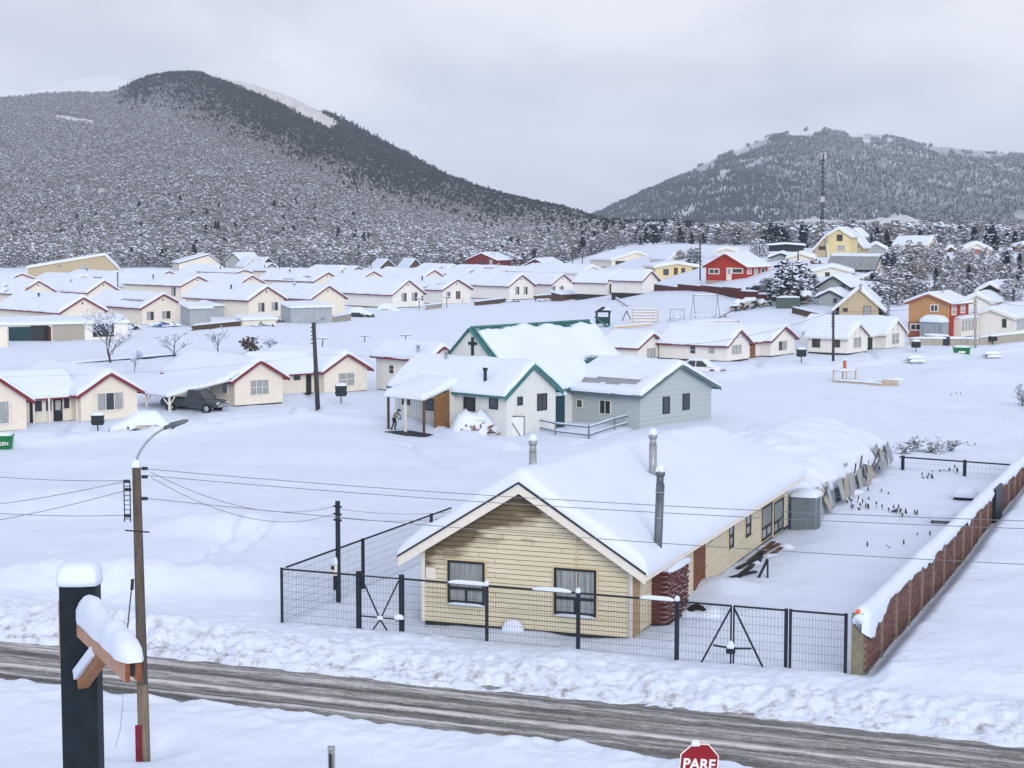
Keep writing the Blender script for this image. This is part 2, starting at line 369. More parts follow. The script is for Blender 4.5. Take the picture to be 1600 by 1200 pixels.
for q_, w_, a_ in ((-2.35, .16, .15), (-3.25, .10, .10), (-.55, .12, .10), (-1.5, .09, .07), (-4.25, .15, .08)):      # slush ridges between the wheel tracks
    d_ = math2('DIVIDE', math2('ADD', sxy.outputs[1], -q_), w_); ex = math2('POWER', 2.718, math2('MULTIPLY', math2('MULTIPLY', d_, d_), -1.0))
    mixv = math2('ADD', mixv, math2('MULTIPLY', ex, math2('MULTIPLY', nb_.outputs[0], a_ * 2)))
rmp = N.new('ShaderNodeValToRGB'); e = rmp.color_ramp.elements
e[0].position = .46; e[0].color = (.034, .037, .042, 1); e[1].position = .76; e[1].color = (.60, .62, .66, 1)
for p_, c_ in ((.53, (.085, .088, .094)), (.60, (.185, .188, .195)), (.68, (.40, .41, .44))):
    k = e.new(p_); k.color = (*c_, 1)
t.links.new(mixv, rmp.inputs[0]); t.links.new(rmp.outputs[0], b.inputs['Base Color'])
bp = N.new('ShaderNodeBump'); bp.inputs['Strength'].default_value = .5; bp.inputs['Distance'].default_value = .04
t.links.new(mixv, bp.inputs['Height']); t.links.new(bp.outputs[0], b.inputs['Normal'])
ss = np.concatenate([np.linspace(-200, -12, 60), np.linspace(-11.8, 45, 420), np.linspace(46, 200, 50)]); qs = np.linspace(-5.6, 1.2, 62)
Sg, Qg = np.meshgrid(ss, qs)
Zr = 2.30 + .035 * fbm(Sg / 6, Qg / .28, 3, 90) + .03 * fbm(Sg / .5, Qg / .4, 3, 91) - .05 * np.exp(-((Qg + 1.1) / .22) ** 2) - .05 * np.exp(-((Qg + 2.7) / .22) ** 2) \
     - .04 * np.exp(-((Qg + 3.6) / .2) ** 2) - .04 * np.exp(-((Qg + 1.9) / .2) ** 2)
road = mesh_obj('road', grid_mesh('road', Sg, Qg, Zr, mrd)); road.location = (RP[0], RP[1], 0); road.rotation_euler = (0, 0, RA)
tag(road, kind='structure')

# mountains -----------------------------------------------------------------
def forest_mat(name, dark, light, sc, snowlo, snowhi):
    return mat(name, dark, col2=light, scale=sc, detail=9, lo=snowlo, hi=snowhi, bump=.6, bscale=sc * 3, bdist=3.0)
GS_ = 190
def mountain(name, sil, Yc, Yb, s0, s1, z0, m, pw, nc=420, nr=170, back=1.45, seed=0, namp=9.0):
    s = np.linspace(s0, s1, nc); u = 800 + 2800 * s
    vs_ = np.interp(u, [p[0] for p in sil], [p[1] for p in sil])
    ker = np.ones(9) / 9; vs_ = np.convolve(np.pad(vs_, 4, 'edge'), ker, 'valid')
    yc = Yc(u); tt = np.concatenate([np.linspace(0, 1, nr), np.linspace(1, back, 24)[1:]])
    zc = CZ + (350 - vs_) * yc / 2800
    T = tt[:, None]; YY = Yb + (yc - Yb)[None, :] * T; XX = s[None, :] * YY
    pr = np.where(T <= 1, np.clip(T, 0, 1) ** pw, 1 - 1.1 * ((T - 1) / (back - 1)) ** 2)
    env = np.clip(T, 0, 1) * np.clip(1 - T, 0, 1) * 4
    ZZ = z0 + (zc - z0)[None, :] * pr + env * namp * 2 * fbm(XX / GS_ + seed + YY / 1100, YY / 1700, 5, seed, .5) + namp * .16 * fbm(XX / 30, YY / 60, 3, seed + 5)
    o = mesh_obj(name, grid_mesh(name, XX, YY, ZZ, m)); tag(o, kind='structure')
    return dict(s0=s0, s1=s1, X=XX, Y=YY, Z=ZZ, tt=tt, s=s, yc=yc, Yb=Yb)
SIL_L = [(-700, 260), (-400, 200), (-200, 172), (0, 160), (60, 153), (130, 149), (180, 151), (200, 143), (225, 131), (250, 122), (290, 118), (330, 121), (380, 130), (450, 150), (530, 189), (600, 228), (640, 248), (680, 272), (720, 288), (760, 302), (800, 313), (840, 322), (880, 331), (920, 343), (960, 355), (1000, 366), (1060, 375), (1200, 385)]
M_LM = forest_mat('left_hill_ground', (.55, .56, .6), (.78, .80, .84), .12, .42, .62)
ML = mountain('hill', SIL_L, lambda u: np.interp(u, [-400, 500, 960, 1200], [2600, 2500, 1500, 1250]), 640, -.52, .14, -6, M_LM, 1.35, seed=3)
SIL_R = [(700, 372), (800, 362), (880, 352), (940, 336), (1000, 309), (1060, 280), (1100, 256), (1150, 234), (1200, 214), (1240, 206), (1275, 203), (1320, 211), (1380, 212), (1440, 229), (1500, 235), (1560, 240), (1600, 243), (1800, 262), (2100, 300), (2500, 340)]
# far mountain: bare forest, snowfields towards the crest
M_RM = mat('far_mountain_forest', (.26, .30, .35), col2=(.62, .66, .72), scale=.010, detail=9, lo=.34, hi=.72, bump=.8, bscale=.03, bdist=9.0, stretch=(1, .22, 1.2))
t = M_RM.node_tree; N = t.nodes; b = N['Principled BSDF']
g_ = N.new('ShaderNodeNewGeometry'); sx = N.new('ShaderNodeSeparateXYZ'); t.links.new(g_.outputs['Position'], sx.inputs[0])
hz = N.new('ShaderNodeMapRange'); hz.inputs[1].default_value = 120; hz.inputs[2].default_value = 300; t.links.new(sx.outputs[2], hz.inputs[0])
mpn = N.new('ShaderNodeMapping'); mpn.inputs['Scale'].default_value = (1, .2, 1.0); t.links.new(g_.outputs['Position'], mpn.inputs[0])
ns = N.new('ShaderNodeTexNoise'); ns.inputs['Scale'].default_value = .0055; ns.inputs['Detail'].default_value = 7; ns.inputs['Roughness'].default_value = .6; t.links.new(mpn.outputs[0], ns.inputs['Vector'])
ad = N.new('ShaderNodeMath'); ad.operation = 'MULTIPLY_ADD'; ad.inputs[1].default_value = .26; t.links.new(hz.outputs[0], ad.inputs[0]); t.links.new(ns.outputs[0], ad.inputs[2])
th = N.new('ShaderNodeMapRange'); th.inputs[1].default_value = .62; th.inputs[2].default_value = .69; t.links.new(ad.outputs[0], th.inputs[0])
mx2 = N.new('ShaderNodeMix'); mx2.data_type = 'RGBA'; mx2.inputs[7].default_value = (.74, .78, .84, 1)
src = b.inputs['Base Color'].links[0].from_socket
t.links.new(th.outputs[0], mx2.inputs[0]); t.links.new(src, mx2.inputs[6]); t.links.new(mx2.outputs[2], b.inputs['Base Color'])
MR_ = mountain('mountain', SIL_R, lambda u: np.interp(u, [800, 1300, 2000], [4600, 5200, 5200]), 2300, -.06, .62, 4, M_RM, 1.25, nc=560, nr=240, seed=9, namp=62)
M_FS = mat('far_snowfield', (.76, .80, .86), var=.05, scale=.004, bump=.3, bscale=.02, bdist=20)
SIL_F = [(-700, 180), (-300, 120), (-60, 122), (0, 132), (30, 146), (60, 150), (100, 131), (140, 124), (180, 123), (215, 129), (250, 140), (300, 160), (400, 200), (600, 260)]
mountain('snowy_peak', SIL_F, lambda u: u * 0 + 9000, 5000, -.55, -.06, 4, M_FS, 1.2, nc=200, nr=60, seed=5, namp=25)

# snowfield on the shoulder of the near hill --------------------------------
def hill_z(M, u, t):
    c = np.interp((u - 800) / 2800, M['s'], np.arange(len(M['s']))); r = np.interp(t, M['tt'], np.arange(len(M['tt'])))
    ci, ri = int(c), int(r); return Vector((M['X'][ri, ci], M['Y'][ri, ci], M['Z'][ri, ci]))

# forests: instanced trees ---------------------------------------------------
protos = bpy.data.collections.new('tree_kinds')
def proto_tree(i, kind):
    rnd = random.Random(100 + i); mb = MB()
    H = 6.5 * rnd.uniform(.9, 1.1); Wc = rnd.uniform(2.1, 2.8) if kind != 'ever' else rnd.uniform(1.5, 2.0)
    mb.tube([(0, 0, -1), (rnd.uniform(-.2, .2), 0, H * .4), (rnd.uniform(-.4, .4), rnd.uniform(-.3, .3), H * .9)], .16, 5, 2, r1=.04)
    nsnow = {'snowy': .52, 'half': .30, 'ever': .04}[kind]
    for k in range({'snowy': 64, 'half': 64, 'ever': 60}[kind]):
        a = rnd.uniform(0, 6.283); zz = rnd.uniform(.12, 1.0) ** .85
        rr = Wc * math.sqrt(rnd.uniform(.05, 1)) * (math.sqrt(max(.05, 1 - (zz * 1.5 - .55) ** 2)) if kind != 'ever' else (1.1 - zz))
        c = Vector((rr * math.cos(a), rr * math.sin(a), zz * H)); R0 = rnd.uniform(.35, .8)
        n = 5; ph = rnd.uniform(0, 6); tl = rnd.uniform(-.35, .1); snow = rnd.random() < nsnow
        ring = [c + Vector((R0 * rnd.uniform(.6, 1.3) * math.cos(ph + 6.283 * j / n), R0 * rnd.uniform(.6, 1.3) * math.sin(ph + 6.283 * j / n), rnd.uniform(-.15, .15) * R0)) for j in range(n)]
        for j in range(n): ring[j].z += tl * (ring[j] - c).dot(Vector((math.cos(a), math.sin(a), 0)))
        top = c + Vector((0, 0, R0 * rnd.uniform(.25, .5))); bot = c - Vector((0, 0, R0 * rnd.uniform(.35, .8)))
        mb.add(ring + [top], [(j, (j + 1) % n, n) for j in range(n)], 0 if snow else 1)
        mb.add(ring + [bot], [((j + 1) % n, j, n) for j in range(n)], 1)
    for k in range(26):      # twigs sticking out
        a = rnd.uniform(0, 6.283); z0_ = rnd.uniform(.2, .85) * H; r0_ = Wc * rnd.uniform(.2, .6)
        p = Vector((r0_ * math.cos(a), r0_ * math.sin(a), z0_)); q = p + Vector((math.cos(a), math.sin(a), rnd.uniform(.2, 1.2))) * rnd.uniform(.6, 1.3)
        s_ = Vector((-math.sin(a), math.cos(a), 0)) * .07
        mb.add([p - s_, p + s_, q], [(0, 1, 2)], 1)
    o = bpy.data.objects.new('%s_%d' % (kind, i), mb.mesh('tree_kind', [M_SNOW, M_EVER if kind == 'ever' else M_TWIG, M_BARK]))
    protos.objects.link(o); return o
# alphabetical order decides the instance index: ever (0-2), half (3-5), snowy (6-9)
for i in range(3): proto_tree(i, 'ever')
for i in range(3): proto_tree(3 + i, 'half')
for i in range(4): proto_tree(6 + i, 'snowy')
def scatter(name, pts, idx, scl, label, cat, seed=0):
    n = len(pts); me = bpy.data.meshes.new(name); me.from_pydata([tuple(p) for p in pts], [], [])
    rg = np.random.default_rng(seed)
    a = me.attributes.new('idx', 'INT', 'POINT'); a.data.foreach_set('value', np.asarray(idx, dtype=np.int32))
    a = me.attributes.new('scl', 'FLOAT', 'POINT'); a.data.foreach_set('value', np.asarray(scl, dtype=np.float32))
    a = me.attributes.new('rot', 'FLOAT_VECTOR', 'POINT')
    rv = np.zeros((n, 3), np.float32); rv[:, 2] = rg.uniform(0, 6.28, n); rv[:, :2] = rg.normal(0, .06, (n, 2)); a.data.foreach_set('vector', rv.ravel())
    o = mesh_obj(name, me); tag(o, label, cat, kind='stuff')
    g = bpy.data.node_groups.new(name, 'GeometryNodeTree')
    g.interface.new_socket('Geometry', in_out='INPUT', socket_type='NodeSocketGeometry'); g.interface.new_socket('Geometry', in_out='OUTPUT', socket_type='NodeSocketGeometry')
    gi = g.nodes.new('NodeGroupInput'); go = g.nodes.new('NodeGroupOutput')
    ci = g.nodes.new('GeometryNodeCollectionInfo'); ci.inputs['Collection'].default_value = protos; ci.inputs['Separate Children'].default_value = True; ci.inputs['Reset Children'].default_value = True
    ip = g.nodes.new('GeometryNodeInstanceOnPoints'); ip.inputs['Pick Instance'].default_value = True
    def na_(nm, ty):
        k = g.nodes.new('GeometryNodeInputNamedAttribute'); k.data_type = ty; k.inputs[0].default_value = nm; return k.outputs[0]
    l = g.links.new
    l(gi.outputs[0], ip.inputs['Points']); l(ci.outputs[0], ip.inputs['Instance']); l(na_('idx', 'INT'), ip.inputs['Instance Index'])
    l(na_('rot', 'FLOAT_VECTOR'), ip.inputs['Rotation']); l(na_('scl', 'FLOAT'), ip.inputs['Scale']); l(ip.outputs[0], go.inputs[0])
    md = o.modifiers.new('trees', 'NODES'); md.node_group = g
    return o
def interp_hill(M, s, y):
    """height of a hill grid at bearing s and distance y"""
    cI = np.interp(s, M['s'], np.arange(len(M['s']))); yc = np.interp(s, M['s'], M['yc'])
    tt = (y - M['Yb']) / (yc - M['Yb']); rI = np.interp(tt, M['tt'], np.arange(len(M['tt'])))
    c0 = np.clip(cI.astype(int), 0, len(M['s']) - 2); r0 = np.clip(rI.astype(int), 0, len(M['tt']) - 2); fc = cI - c0; fr = rI - r0
    Z = M['Z']; return (Z[r0, c0] * (1 - fc) + Z[r0, c0 + 1] * fc) * (1 - fr) + (Z[r0 + 1, c0] * (1 - fc) + Z[r0 + 1, c0 + 1] * fc) * fr, tt
rg = np.random.default_rng(4)
n = 100000
yy = np.sqrt(rg.uniform(600 ** 2, 2640 ** 2, n)); s_ = rg.uniform(-.40, .10, n)
zz, tt_ = interp_hill(ML, s_, yy)
zz = np.maximum(zz, hb(s_ * yy, yy)); uu = 800 + 2800 * s_; vv = 350 + (CZ - zz) * 2800 / yy
# the dark windblown belt under the crest, right of a line sweeping down from the summit
belt = np.interp(uu, [180, 260, 330, 420, 520, 620, 760, 900, 1000], [152, 138, 168, 216, 258, 292, 328, 350, 374]) + 16 * fbm(uu / 60, vv / 30, 3, 77) * 2
dark = S((belt - vv) / 80 + .5) * S((uu - 190) / 30)
trans = S((belt + 70 - vv) / 60) * S((uu - 250) / 80)
rr = rg.uniform(0, 1, n)
idx = np.where(rr < dark * .97, rg.integers(0, 3, n), np.where(rg.uniform(0, 1, n) < .22 + .75 * trans, rg.integers(3, 6, n), rg.integers(6, 10, n)))
idx = np.where((rg.uniform(0, 1, n) < .015) & (yy < 1100), rg.integers(0, 3, n), idx)
# clearings: the bare shoulder and a few glades
def near_seg(u, v, a, b, w):
    ax, ay = a; bx, by = b; L = (bx - ax) ** 2 + (by - ay) ** 2
    t_ = np.clip(((u - ax) * (bx - ax) + (v - ay) * (by - ay)) / L, 0, 1); return np.hypot(u - ax - t_ * (bx - ax), v - ay - t_ * (by - ay)) < w
crest = np.interp(uu, [p[0] for p in SIL_L], [p[1] for p in SIL_L])
clear = ((uu > 325) & (uu < 532) & (vv - crest < np.interp(uu, [325, 400, 470, 520, 534], [4, 16, 26, 24, 6])) & (vv - crest > np.interp(uu, [325, 420, 532], [-9, -9, 3]))) | near_seg(uu, vv, (148, 301), (172, 302), 5) | near_seg(uu, vv, (532, 276), (556, 287), 4) | near_seg(uu, vv, (95, 186), (150, 194), 4)
keep = (tt_ < 1.03) & ~clear & ((yy > 640) | (uu < 980))
scl = np.where(yy < 900, rg.uniform(.5, 1.0, n), rg.uniform(.45, .95, n)) * np.where(yy > 1400, .9, 1) * np.where(idx < 3, 1.25, 1)
ex = np.where(keep & (rr < dark * .97) & (yy > 900))[0]; ex = np.concatenate([ex, ex]); jt = rg.normal(0, 4.5, (len(ex), 2))      # the dark belt stands closer
pts = np.concatenate([np.stack([s_ * yy, yy, zz - .3], -1)[keep], np.stack([s_[ex] * yy[ex] + jt[:, 0], yy[ex] + jt[:, 1], zz[ex] - .6], -1)]); idk = np.concatenate([idx[keep], idx[ex]]); sck = np.concatenate([scl[keep], scl[ex] * .9])
scatter('forest', pts, idk, sck, 'snow-dusted forest covering the big hill on the left', 'forest')
# forest of the far mountain, thinning to snowfields at the crest
n = 85000
yy = np.sqrt(rg.uniform(2500 ** 2, 5260 ** 2, n)); s_ = rg.uniform(.0, .33, n); zz, tt_ = interp_hill(MR_, s_, yy); uu = 800 + 2800 * s_; vv = 350 + (CZ - zz) * 2800 / yy
crest = np.interp(uu, [p[0] for p in SIL_R], [p[1] for p in SIL_R]); dep = vv - crest
nz_ = fbm(uu / 85 + dep / 60, vv / 26, 4, 131, .55); bare = (nz_ + .40 * np.exp(-dep / 12) * S((uu - 1100) / 110) + .08 * np.exp(-((uu - 1120) / 70) ** 2) * (dep < 70) > .37)
drk = S((1290 - uu) / 160 + .3 + 1.2 * fbm(uu / 90, vv / 40, 3, 133)) 
r_ = rg.uniform(0, 1, n); idx = np.where(r_ < .72 + .27 * drk, rg.integers(0, 3, n), np.where(r_ < .99, rg.integers(3, 6, n), rg.integers(6, 10, n)))
for a_, b_, w_ in (((1228, 208), (1262, 211), 4), ((1262, 206), (1275, 205), 3), ((1328, 213), (1352, 222), 4), ((1372, 212), (1384, 221), 4), ((1448, 232), (1472, 240), 4), ((1490, 236), (1562, 246), 5), ((1082, 270), (1112, 262), 3), ((1110, 285), (1135, 268), 3), ((1150, 240), (1195, 222), 4), ((1165, 262), (1200, 250), 2), ((1068, 334), (1080, 328), 3), ((1590, 338), (1600, 340), 7)):
    bare = bare | (near_seg(uu, vv, a_, b_, w_ + 2.5) & (fbm(uu / 9, vv / 5, 2, 141) > -.16))
k = (tt_ < 1.0) & ~bare
scatter('far_forest', np.stack([s_ * yy, yy, zz - 1], -1)[k], idx[k], rg.uniform(.8, 1.4, n)[k], 'dark forest on the far right mountain', 'forest', 8)
# belt of trees behind the town on the right
n = 5200
yy = np.sqrt(rg.uniform(430 ** 2, 1150 ** 2, n)); s_ = rg.uniform(.055, .40, n); uu = 800 + 2800 * s_
k = (uu > np.interp(yy, [430, 560, 640], [1240, 1010, 960]))
zz = hb(s_ * yy, yy); r_ = rg.uniform(0, 1, n)
idx = np.where(r_ < .22, rg.integers(0, 3, n), np.where(r_ < .45, rg.integers(3, 6, n), rg.integers(6, 10, n)))
scatter('tree_belt', np.stack([s_ * yy, yy, zz - .3], -1)[k], idx[k], rg.uniform(.5, 1.05, n)[k], 'belt of dark and snowy trees behind the right-hand houses', 'trees', 2)
# scrub on the slope between the right-hand houses
pp = []
def inpoly(u, v, P):
    c = False; j = len(P) - 1
    for i in range(len(P)):
        if (P[i][1] > v) != (P[j][1] > v) and u < (P[j][0] - P[i][0]) * (v - P[i][1]) / (P[j][1] - P[i][1]) + P[i][0]: c = not c
        j = i
    return c
POLYS = [([(1384, 402), (1470, 396), (1560, 404), (1640, 400), (1640, 470), (1570, 448), (1520, 466), (1440, 470), (1380, 455)], 240), ([(1340, 452), (1410, 430), (1430, 462), (1400, 478), (1352, 480)], 70),
         ([(1400, 392), (1640, 384), (1640, 400), (1400, 404)], 40), ([(1060, 402), (1095, 404), (1095, 412), (1060, 412)], 10), ([(1190, 455), (1272, 452), (1280, 476), (1215, 480)], 40)]
for P_, n_ in POLYS:
    c_ = 0
    while c_ < n_:
        u_ = random.uniform(min(p[0] for p in P_), max(p[0] for p in P_)); v_ = random.uniform(min(p[1] for p in P_), max(p[1] for p in P_))
        if inpoly(u_, v_, P_): pp.append(G(u_, v_) - Vector((0, 0, .2))); c_ += 1
pp = np.array(pp); n = len(pp); r_ = rg.uniform(0, 1, n)
scatter('scrub', pp, np.where(r_ < .12, rg.integers(0, 3, n), np.where(r_ < .35, rg.integers(3, 6, n), rg.integers(6, 10, n))), rg.uniform(.2, .45, n), 'snow-laden scrub on the slope between the right-hand houses', 'shrubs', 3)

# haze: falling-snow air round the whole place
hz = MB(); hz.box((-9000, -60, -6), (9000, 14000, 830))
hm = bpy.data.materials.new('haze_air'); hm.use_nodes = True; t = hm.node_tree; t.nodes.clear()
o_ = t.nodes.new('ShaderNodeOutputMaterial'); pv = t.nodes.new('ShaderNodeVolumePrincipled'); pv.inputs['Color'].default_value = (.78, .89, 1, 1); pv.inputs['Density'].default_value = 9.0e-5
pv.inputs['Anisotropy'].default_value = .2
t.links.new(pv.outputs[0], o_.inputs['Volume'])
tag(hz.build('haze', hm), 'pale winter haze over the valley', 'haze', kind='stuff')
# ================================================================== HOUSES
class House: pass
def plane_hit(u, v, P, nrm):
    r = ray(u, v); C = Vector((0, 0, CZ)); k = (P - C).dot(nrm) / r.dot(nrm); return C + r * k
def roof_prof(w, he, hr, xr, x):
    """roof height above local ground at local x"""
    return np.where(x < xr, hr - (hr - he) * (xr - x) / xr, hr - (hr - he) * (x - xr) / (w - xr))
def snow_sheet(xs, ys, zf, th, seed, r=.32, gap=None, wob=.07, droop=.0):
    """closed snow layer over a roof given by zf(x); thickness falls off roundly at the edges"""
    Xg, Yg = np.meshgrid(xs, ys); x0, x1, y0, y1 = xs[0], xs[-1], ys[0], ys[-1]
    d = np.minimum(np.minimum(Xg - x0, x1 - Xg), np.minimum(Yg - y0, y1 - Yg))
    e = np.sqrt(np.clip(1 - (1 - np.clip(d / r, 0, 1)) ** 2, 0, 1))
    T = th * e * (1 + .95 * fbm(Xg / 1.7 + seed * 7.1, Yg / 2.3 + seed * 3.3, 4, 8, .55))
    if gap is not None: T = T * gap(Xg, Yg)
    # wavy edge
    wx = wob * 2 * fbm(Yg / 1.1 + seed, Xg * 0 + seed, 2, 6); wy = wob * fbm(Xg / 1.1 + seed, Yg * 0 + seed + 9, 2, 7)
    edge = np.clip(1 - d / (2 * r), 0, 1)
    Xt = Xg + edge * wx * np.sign(Xg - (x0 + x1) / 2); Yt = Yg + edge * wy * np.sign(Yg - (y0 + y1) / 2)
    Zb = zf(Xg) + .015; Zt = Zb + np.maximum(T, .004) - droop * edge
    mb = MB(); nr, nc = Xg.shape; idx = np.arange(nr * nc).reshape(nr, nc); k = nr * nc
    vs = list(zip(Xt.ravel(), Yt.ravel(), Zt.ravel())) + list(zip(Xt.ravel(), Yt.ravel(), (Zb - .01).ravel()))
    ok = (T[:-1, :-1] + T[:-1, 1:] + T[1:, 1:] + T[1:, :-1]) > .03
    fs = []
    for j in range(nr - 1):
        for i in range(nc - 1):
            if not ok[j, i] and d[j:j + 2, i:i + 2].min() > r: continue
            fs.append((idx[j, i], idx[j, i + 1], idx[j + 1, i + 1], idx[j + 1, i]))
    mb.add(vs, fs, 0, True)
    ring = [(0, i) for i in range(nc - 1)] + [(j, nc - 1) for j in range(nr - 1)] + [(nr - 1, i) for i in range(nc - 1, 0, -1)] + [(j, 0) for j in range(nr - 1, 0, -1)]
    rr_ = [idx[a] for a in ring]; m_ = len(rr_)
    for i in range(m_): mb.f.append((rr_[(i + 1) % m_], rr_[i], k + rr_[i], k + rr_[(i + 1) % m_])); mb.m.append(0); mb.sm.append(True)
    return mb
def edge_space(a, b, n, r=.32):
    t = np.linspace(0, 1, n); return np.unique(np.concatenate([a + r * np.array([0, .12, .35, .7]), np.linspace(a + r, b - r, n), b - r * np.array([.7, .35, .12, 0])]))
PANES = {}
def window(par, o, ax, nr, w, h, fr, gl, nx=1, ny=1, bar=.055, name='window', depth=.075, arch=None):
    """o: lower-left corner on the wall, ax: horizontal axis, nr: outward normal"""
    o = Vector(o); ax = Vector(ax); nr = Vector(nr); up = Vector((0, 0, 1)); mb = MB()
    def bx(x0, x1, z0, z1, t0, t1, B):
        pts = [o + ax * x0 + up * z0 + nr * t0, o + ax * x1 + up * z0 + nr * t0, o + ax * x1 + up * z1 + nr * t0, o + ax * x0 + up * z1 + nr * t0]
        B.prism(pts, nr * (t1 - t0))
    bx(-bar, w + bar, -bar, 0, -.02, depth, mb); bx(-bar, w + bar, h, h + bar, -.02, depth, mb)
    bx(-bar, 0, 0, h, -.02, depth, mb); bx(w, w + bar, 0, h, -.02, depth, mb)
    for i in range(1, nx): bx(w * i / nx - bar * .4, w * i / nx + bar * .4, 0, h, -.02, depth * .8, mb)
    for j in range(1, ny): bx(0, w, h * j / ny - bar * .4, h * j / ny + bar * .4, -.02, depth * .75, mb)
    f = mb.build(name, fr, par)
    for i in range(nx):
        for j in range(ny):
            p = MB(); bx(w * i / nx, w * (i + 1) / nx, h * j / ny, h * (j + 1) / ny, .034, .042, p); p.build('pane', gl[(i + j) % len(gl)] if isinstance(gl, (list, tuple)) else gl, f)
    return f
def door(par, o, ax, nr, w, h, m, glass=True):
    o = Vector(o); ax = Vector(ax); nr = Vector(nr); up = Vector((0, 0, 1))
    mb = MB(); mb.prism([o - nr * .02, o + ax * w - nr * .02, o + ax * w + up * h - nr * .02, o + up * h - nr * .02], nr * .06); d = mb.build('door', m, par)
    if glass:
        p = MB(); q = o + ax * (w * .2) + up * (h * .5) + nr * .04; p.prism([q, q + ax * (w * .6), q + ax * (w * .6) + up * (h * .4), q + up * (h * .4)], nr * .01); p.build('pane', M_CURT, d)
    p = MB(); q = o + ax * (w * .88) + up * (h * .45); p.box(q - Vector((.04, .04, .03)) + nr * .05, q + Vector((.04, .04, .03)) + nr * .05); p.build('handle', M_GALV, d)
    return d
def flue(par, x, y, z0, h, r=.11, m=None, cap=True, lean=(0, 0)):
    mb = MB(); top = (x + lean[0], y + lean[1], z0 + h); mb.tube([(x, y, z0), top], r, 10)
    mb.tube([(top[0], top[1], top[2] - .02), (top[0], top[1], top[2] + .22)], r * 1.5, 10)
    f = mb.build('flue', m or M_GALV, par)
    if cap: s = MB(); s.pillow((top[0], top[1], top[2] + .22), r * 3.2, r * 3.2, .16, n=6); s.build('snow_cap', M_SNOWR, f)
    return f
def house(label, u1, v1, u2, ve, va, L, a=42, wall=None, trim=None, th=.34, wins=(), doors=(), xf=.5, name='house', oh=.45, og=.35, found=True, group=None, flues=(), gap=None, cross=None, ground=None, roofm=None, Lu=None, seed=None, snowx=None, eave_r=None, bb=.27):
    H = House(); a = R(a); d = Vector((math.cos(a), math.sin(a), 0)); n = Vector((-math.sin(a), math.cos(a), 0))
    P = G(u1, v1) if ground is None else ATZ(u1, v1, ground)
    k = (u2 - 800) / FPX
    # width so that the right corner falls at u2
    def uo(p): return project(p)[0]
    lo, hi = .5, 60
    for _ in range(40):
        m_ = (lo + hi) / 2
        if uo(P + d * m_) < u2: lo = m_
        else: hi = m_
    w = lo
    if Lu is not None:
        lo, hi = .5, 80
        for _ in range(40):
            m_ = (lo + hi) / 2; uu_ = uo(P + (d * w if n.x > 0 and name != 'church' else d * 0) + n * m_)
            if (uu_ > Lu) == (n.x < 0): lo = m_
            else: hi = m_
        L = lo
    he = plane_hit(u1, ve, P, n).z - P.z
    hr = plane_hit(uo(P + d * (w * xf)), va, P, n).z - P.z
    H.P, H.d, H.n, H.w, H.L, H.he, H.hr, H.a = P, d, n, w, L, he, hr, a
    wall = wall or M_CREAM; trim = trim or M_RED; xr = w * xf; seed = seed if seed is not None else u1 * .37
    E = empty(name, P, a, label, 'house', group); H.E = E
    f0 = .28 if found else 0
    mb = MB(); mb.prism([(0, 0, f0 - .01), (w, 0, f0 - .01), (w, 0, he), (xr, 0, hr - .02), (0, 0, he)], (0, L, 0)); mb.build('wall', wall, E)
    if found: mb = MB(); mb.box((.04, .04, -1.2), (w - .04, L - .04, f0)); mb.build('foundation', M_FOUND, E)
    sl, sr = (hr - he) / xr, (hr - he) / (w - xr)
    zl, zr = he - sl * oh, he - sr * oh
    mb = MB()
    for (xa, za, s_) in ((-oh, zl, 1), (w + oh, zr, -1)):
        mb.prism([(xa, -og, za), (xr, -og, hr), (xr, -og, hr + .09), (xa, -og, za + .09)], (0, L + 2 * og, 0))
    rf = mb.build('roof', roofm or M_MROOF, E)
    for (xa, za) in ((-oh, zl), (w + oh, zr)):
        mb = MB(); mb.prism([(xa, -og - .04, za - bb + .1), (xr, -og - .04, hr - bb + .1), (xr, -og - .04, hr + .11), (xa, -og - .04, za + .11)], (0, .036, 0)); mb.build('bargeboard', trim, E)
    for (xa, za, dx) in ((-oh, zl, -.036), (w + oh, zr, .036)):
        mb = MB(); mb.prism([(xa, -og, za - .1), (xa, L + og, za - .1), (xa, L + og, za + .1), (xa, -og, za + .1)], (dx, 0, 0)); mb.build('eave_board', trim, E)
    if th:
        xs = np.unique(np.concatenate([edge_space(-oh - .05, w + oh + .05, 40 if gap else 16), [xr]])); ys = edge_space(-og - .06, L + og, max(6, int(L * (2.5 if gap else 1))))
        soft = .18
        def zf(x): 
            z = roof_prof(w, he, hr, xr, x) + .09; return z - .6 * soft * (sl + sr) / 2 * np.exp(-((x - xr) / soft) ** 2)
        sn = snow_sheet(xs, ys, zf, th, seed, gap=gap); H.snow = sn.build('roof_snow', M_SNOWR, E)
    for wi in wins: add_window(H, *wi)
    for do in doors: add_door(H, *do)
    for (fx, fy, fh) in flues:
        x = w * fx; flue(E, x, L * fy, float(roof_prof(w, he, hr, xr, np.array(x))), fh + th, m=M_DARK if (int(u1) % 3) else M_GALV)
    if cross: add_cross(H, *cross)
    return H
def face(H, s):
    if s == 'f': return H.P, -H.n, Vector((1, 0, 0)), Vector((0, -1, 0))
    if s == 's': return H.P, -H.d, Vector((0, -1, 0)), Vector((-1, 0, 0))
    if s == 'r': return H.P + H.d * H.w, H.d, Vector((0, 1, 0)), Vector((1, 0, 0))
    if s[0] == 'c': return H.P + H.n * H.rec, -H.n, Vector((1, 0, 0)), Vector((0, -1, 0))
def on_face(H, s, u, v):
    P, N, ax, nr = face(H, s); h = plane_hit(u, v, P, N) - H.P
    return Vector((h.dot(H.d), h.dot(H.n), h.z))
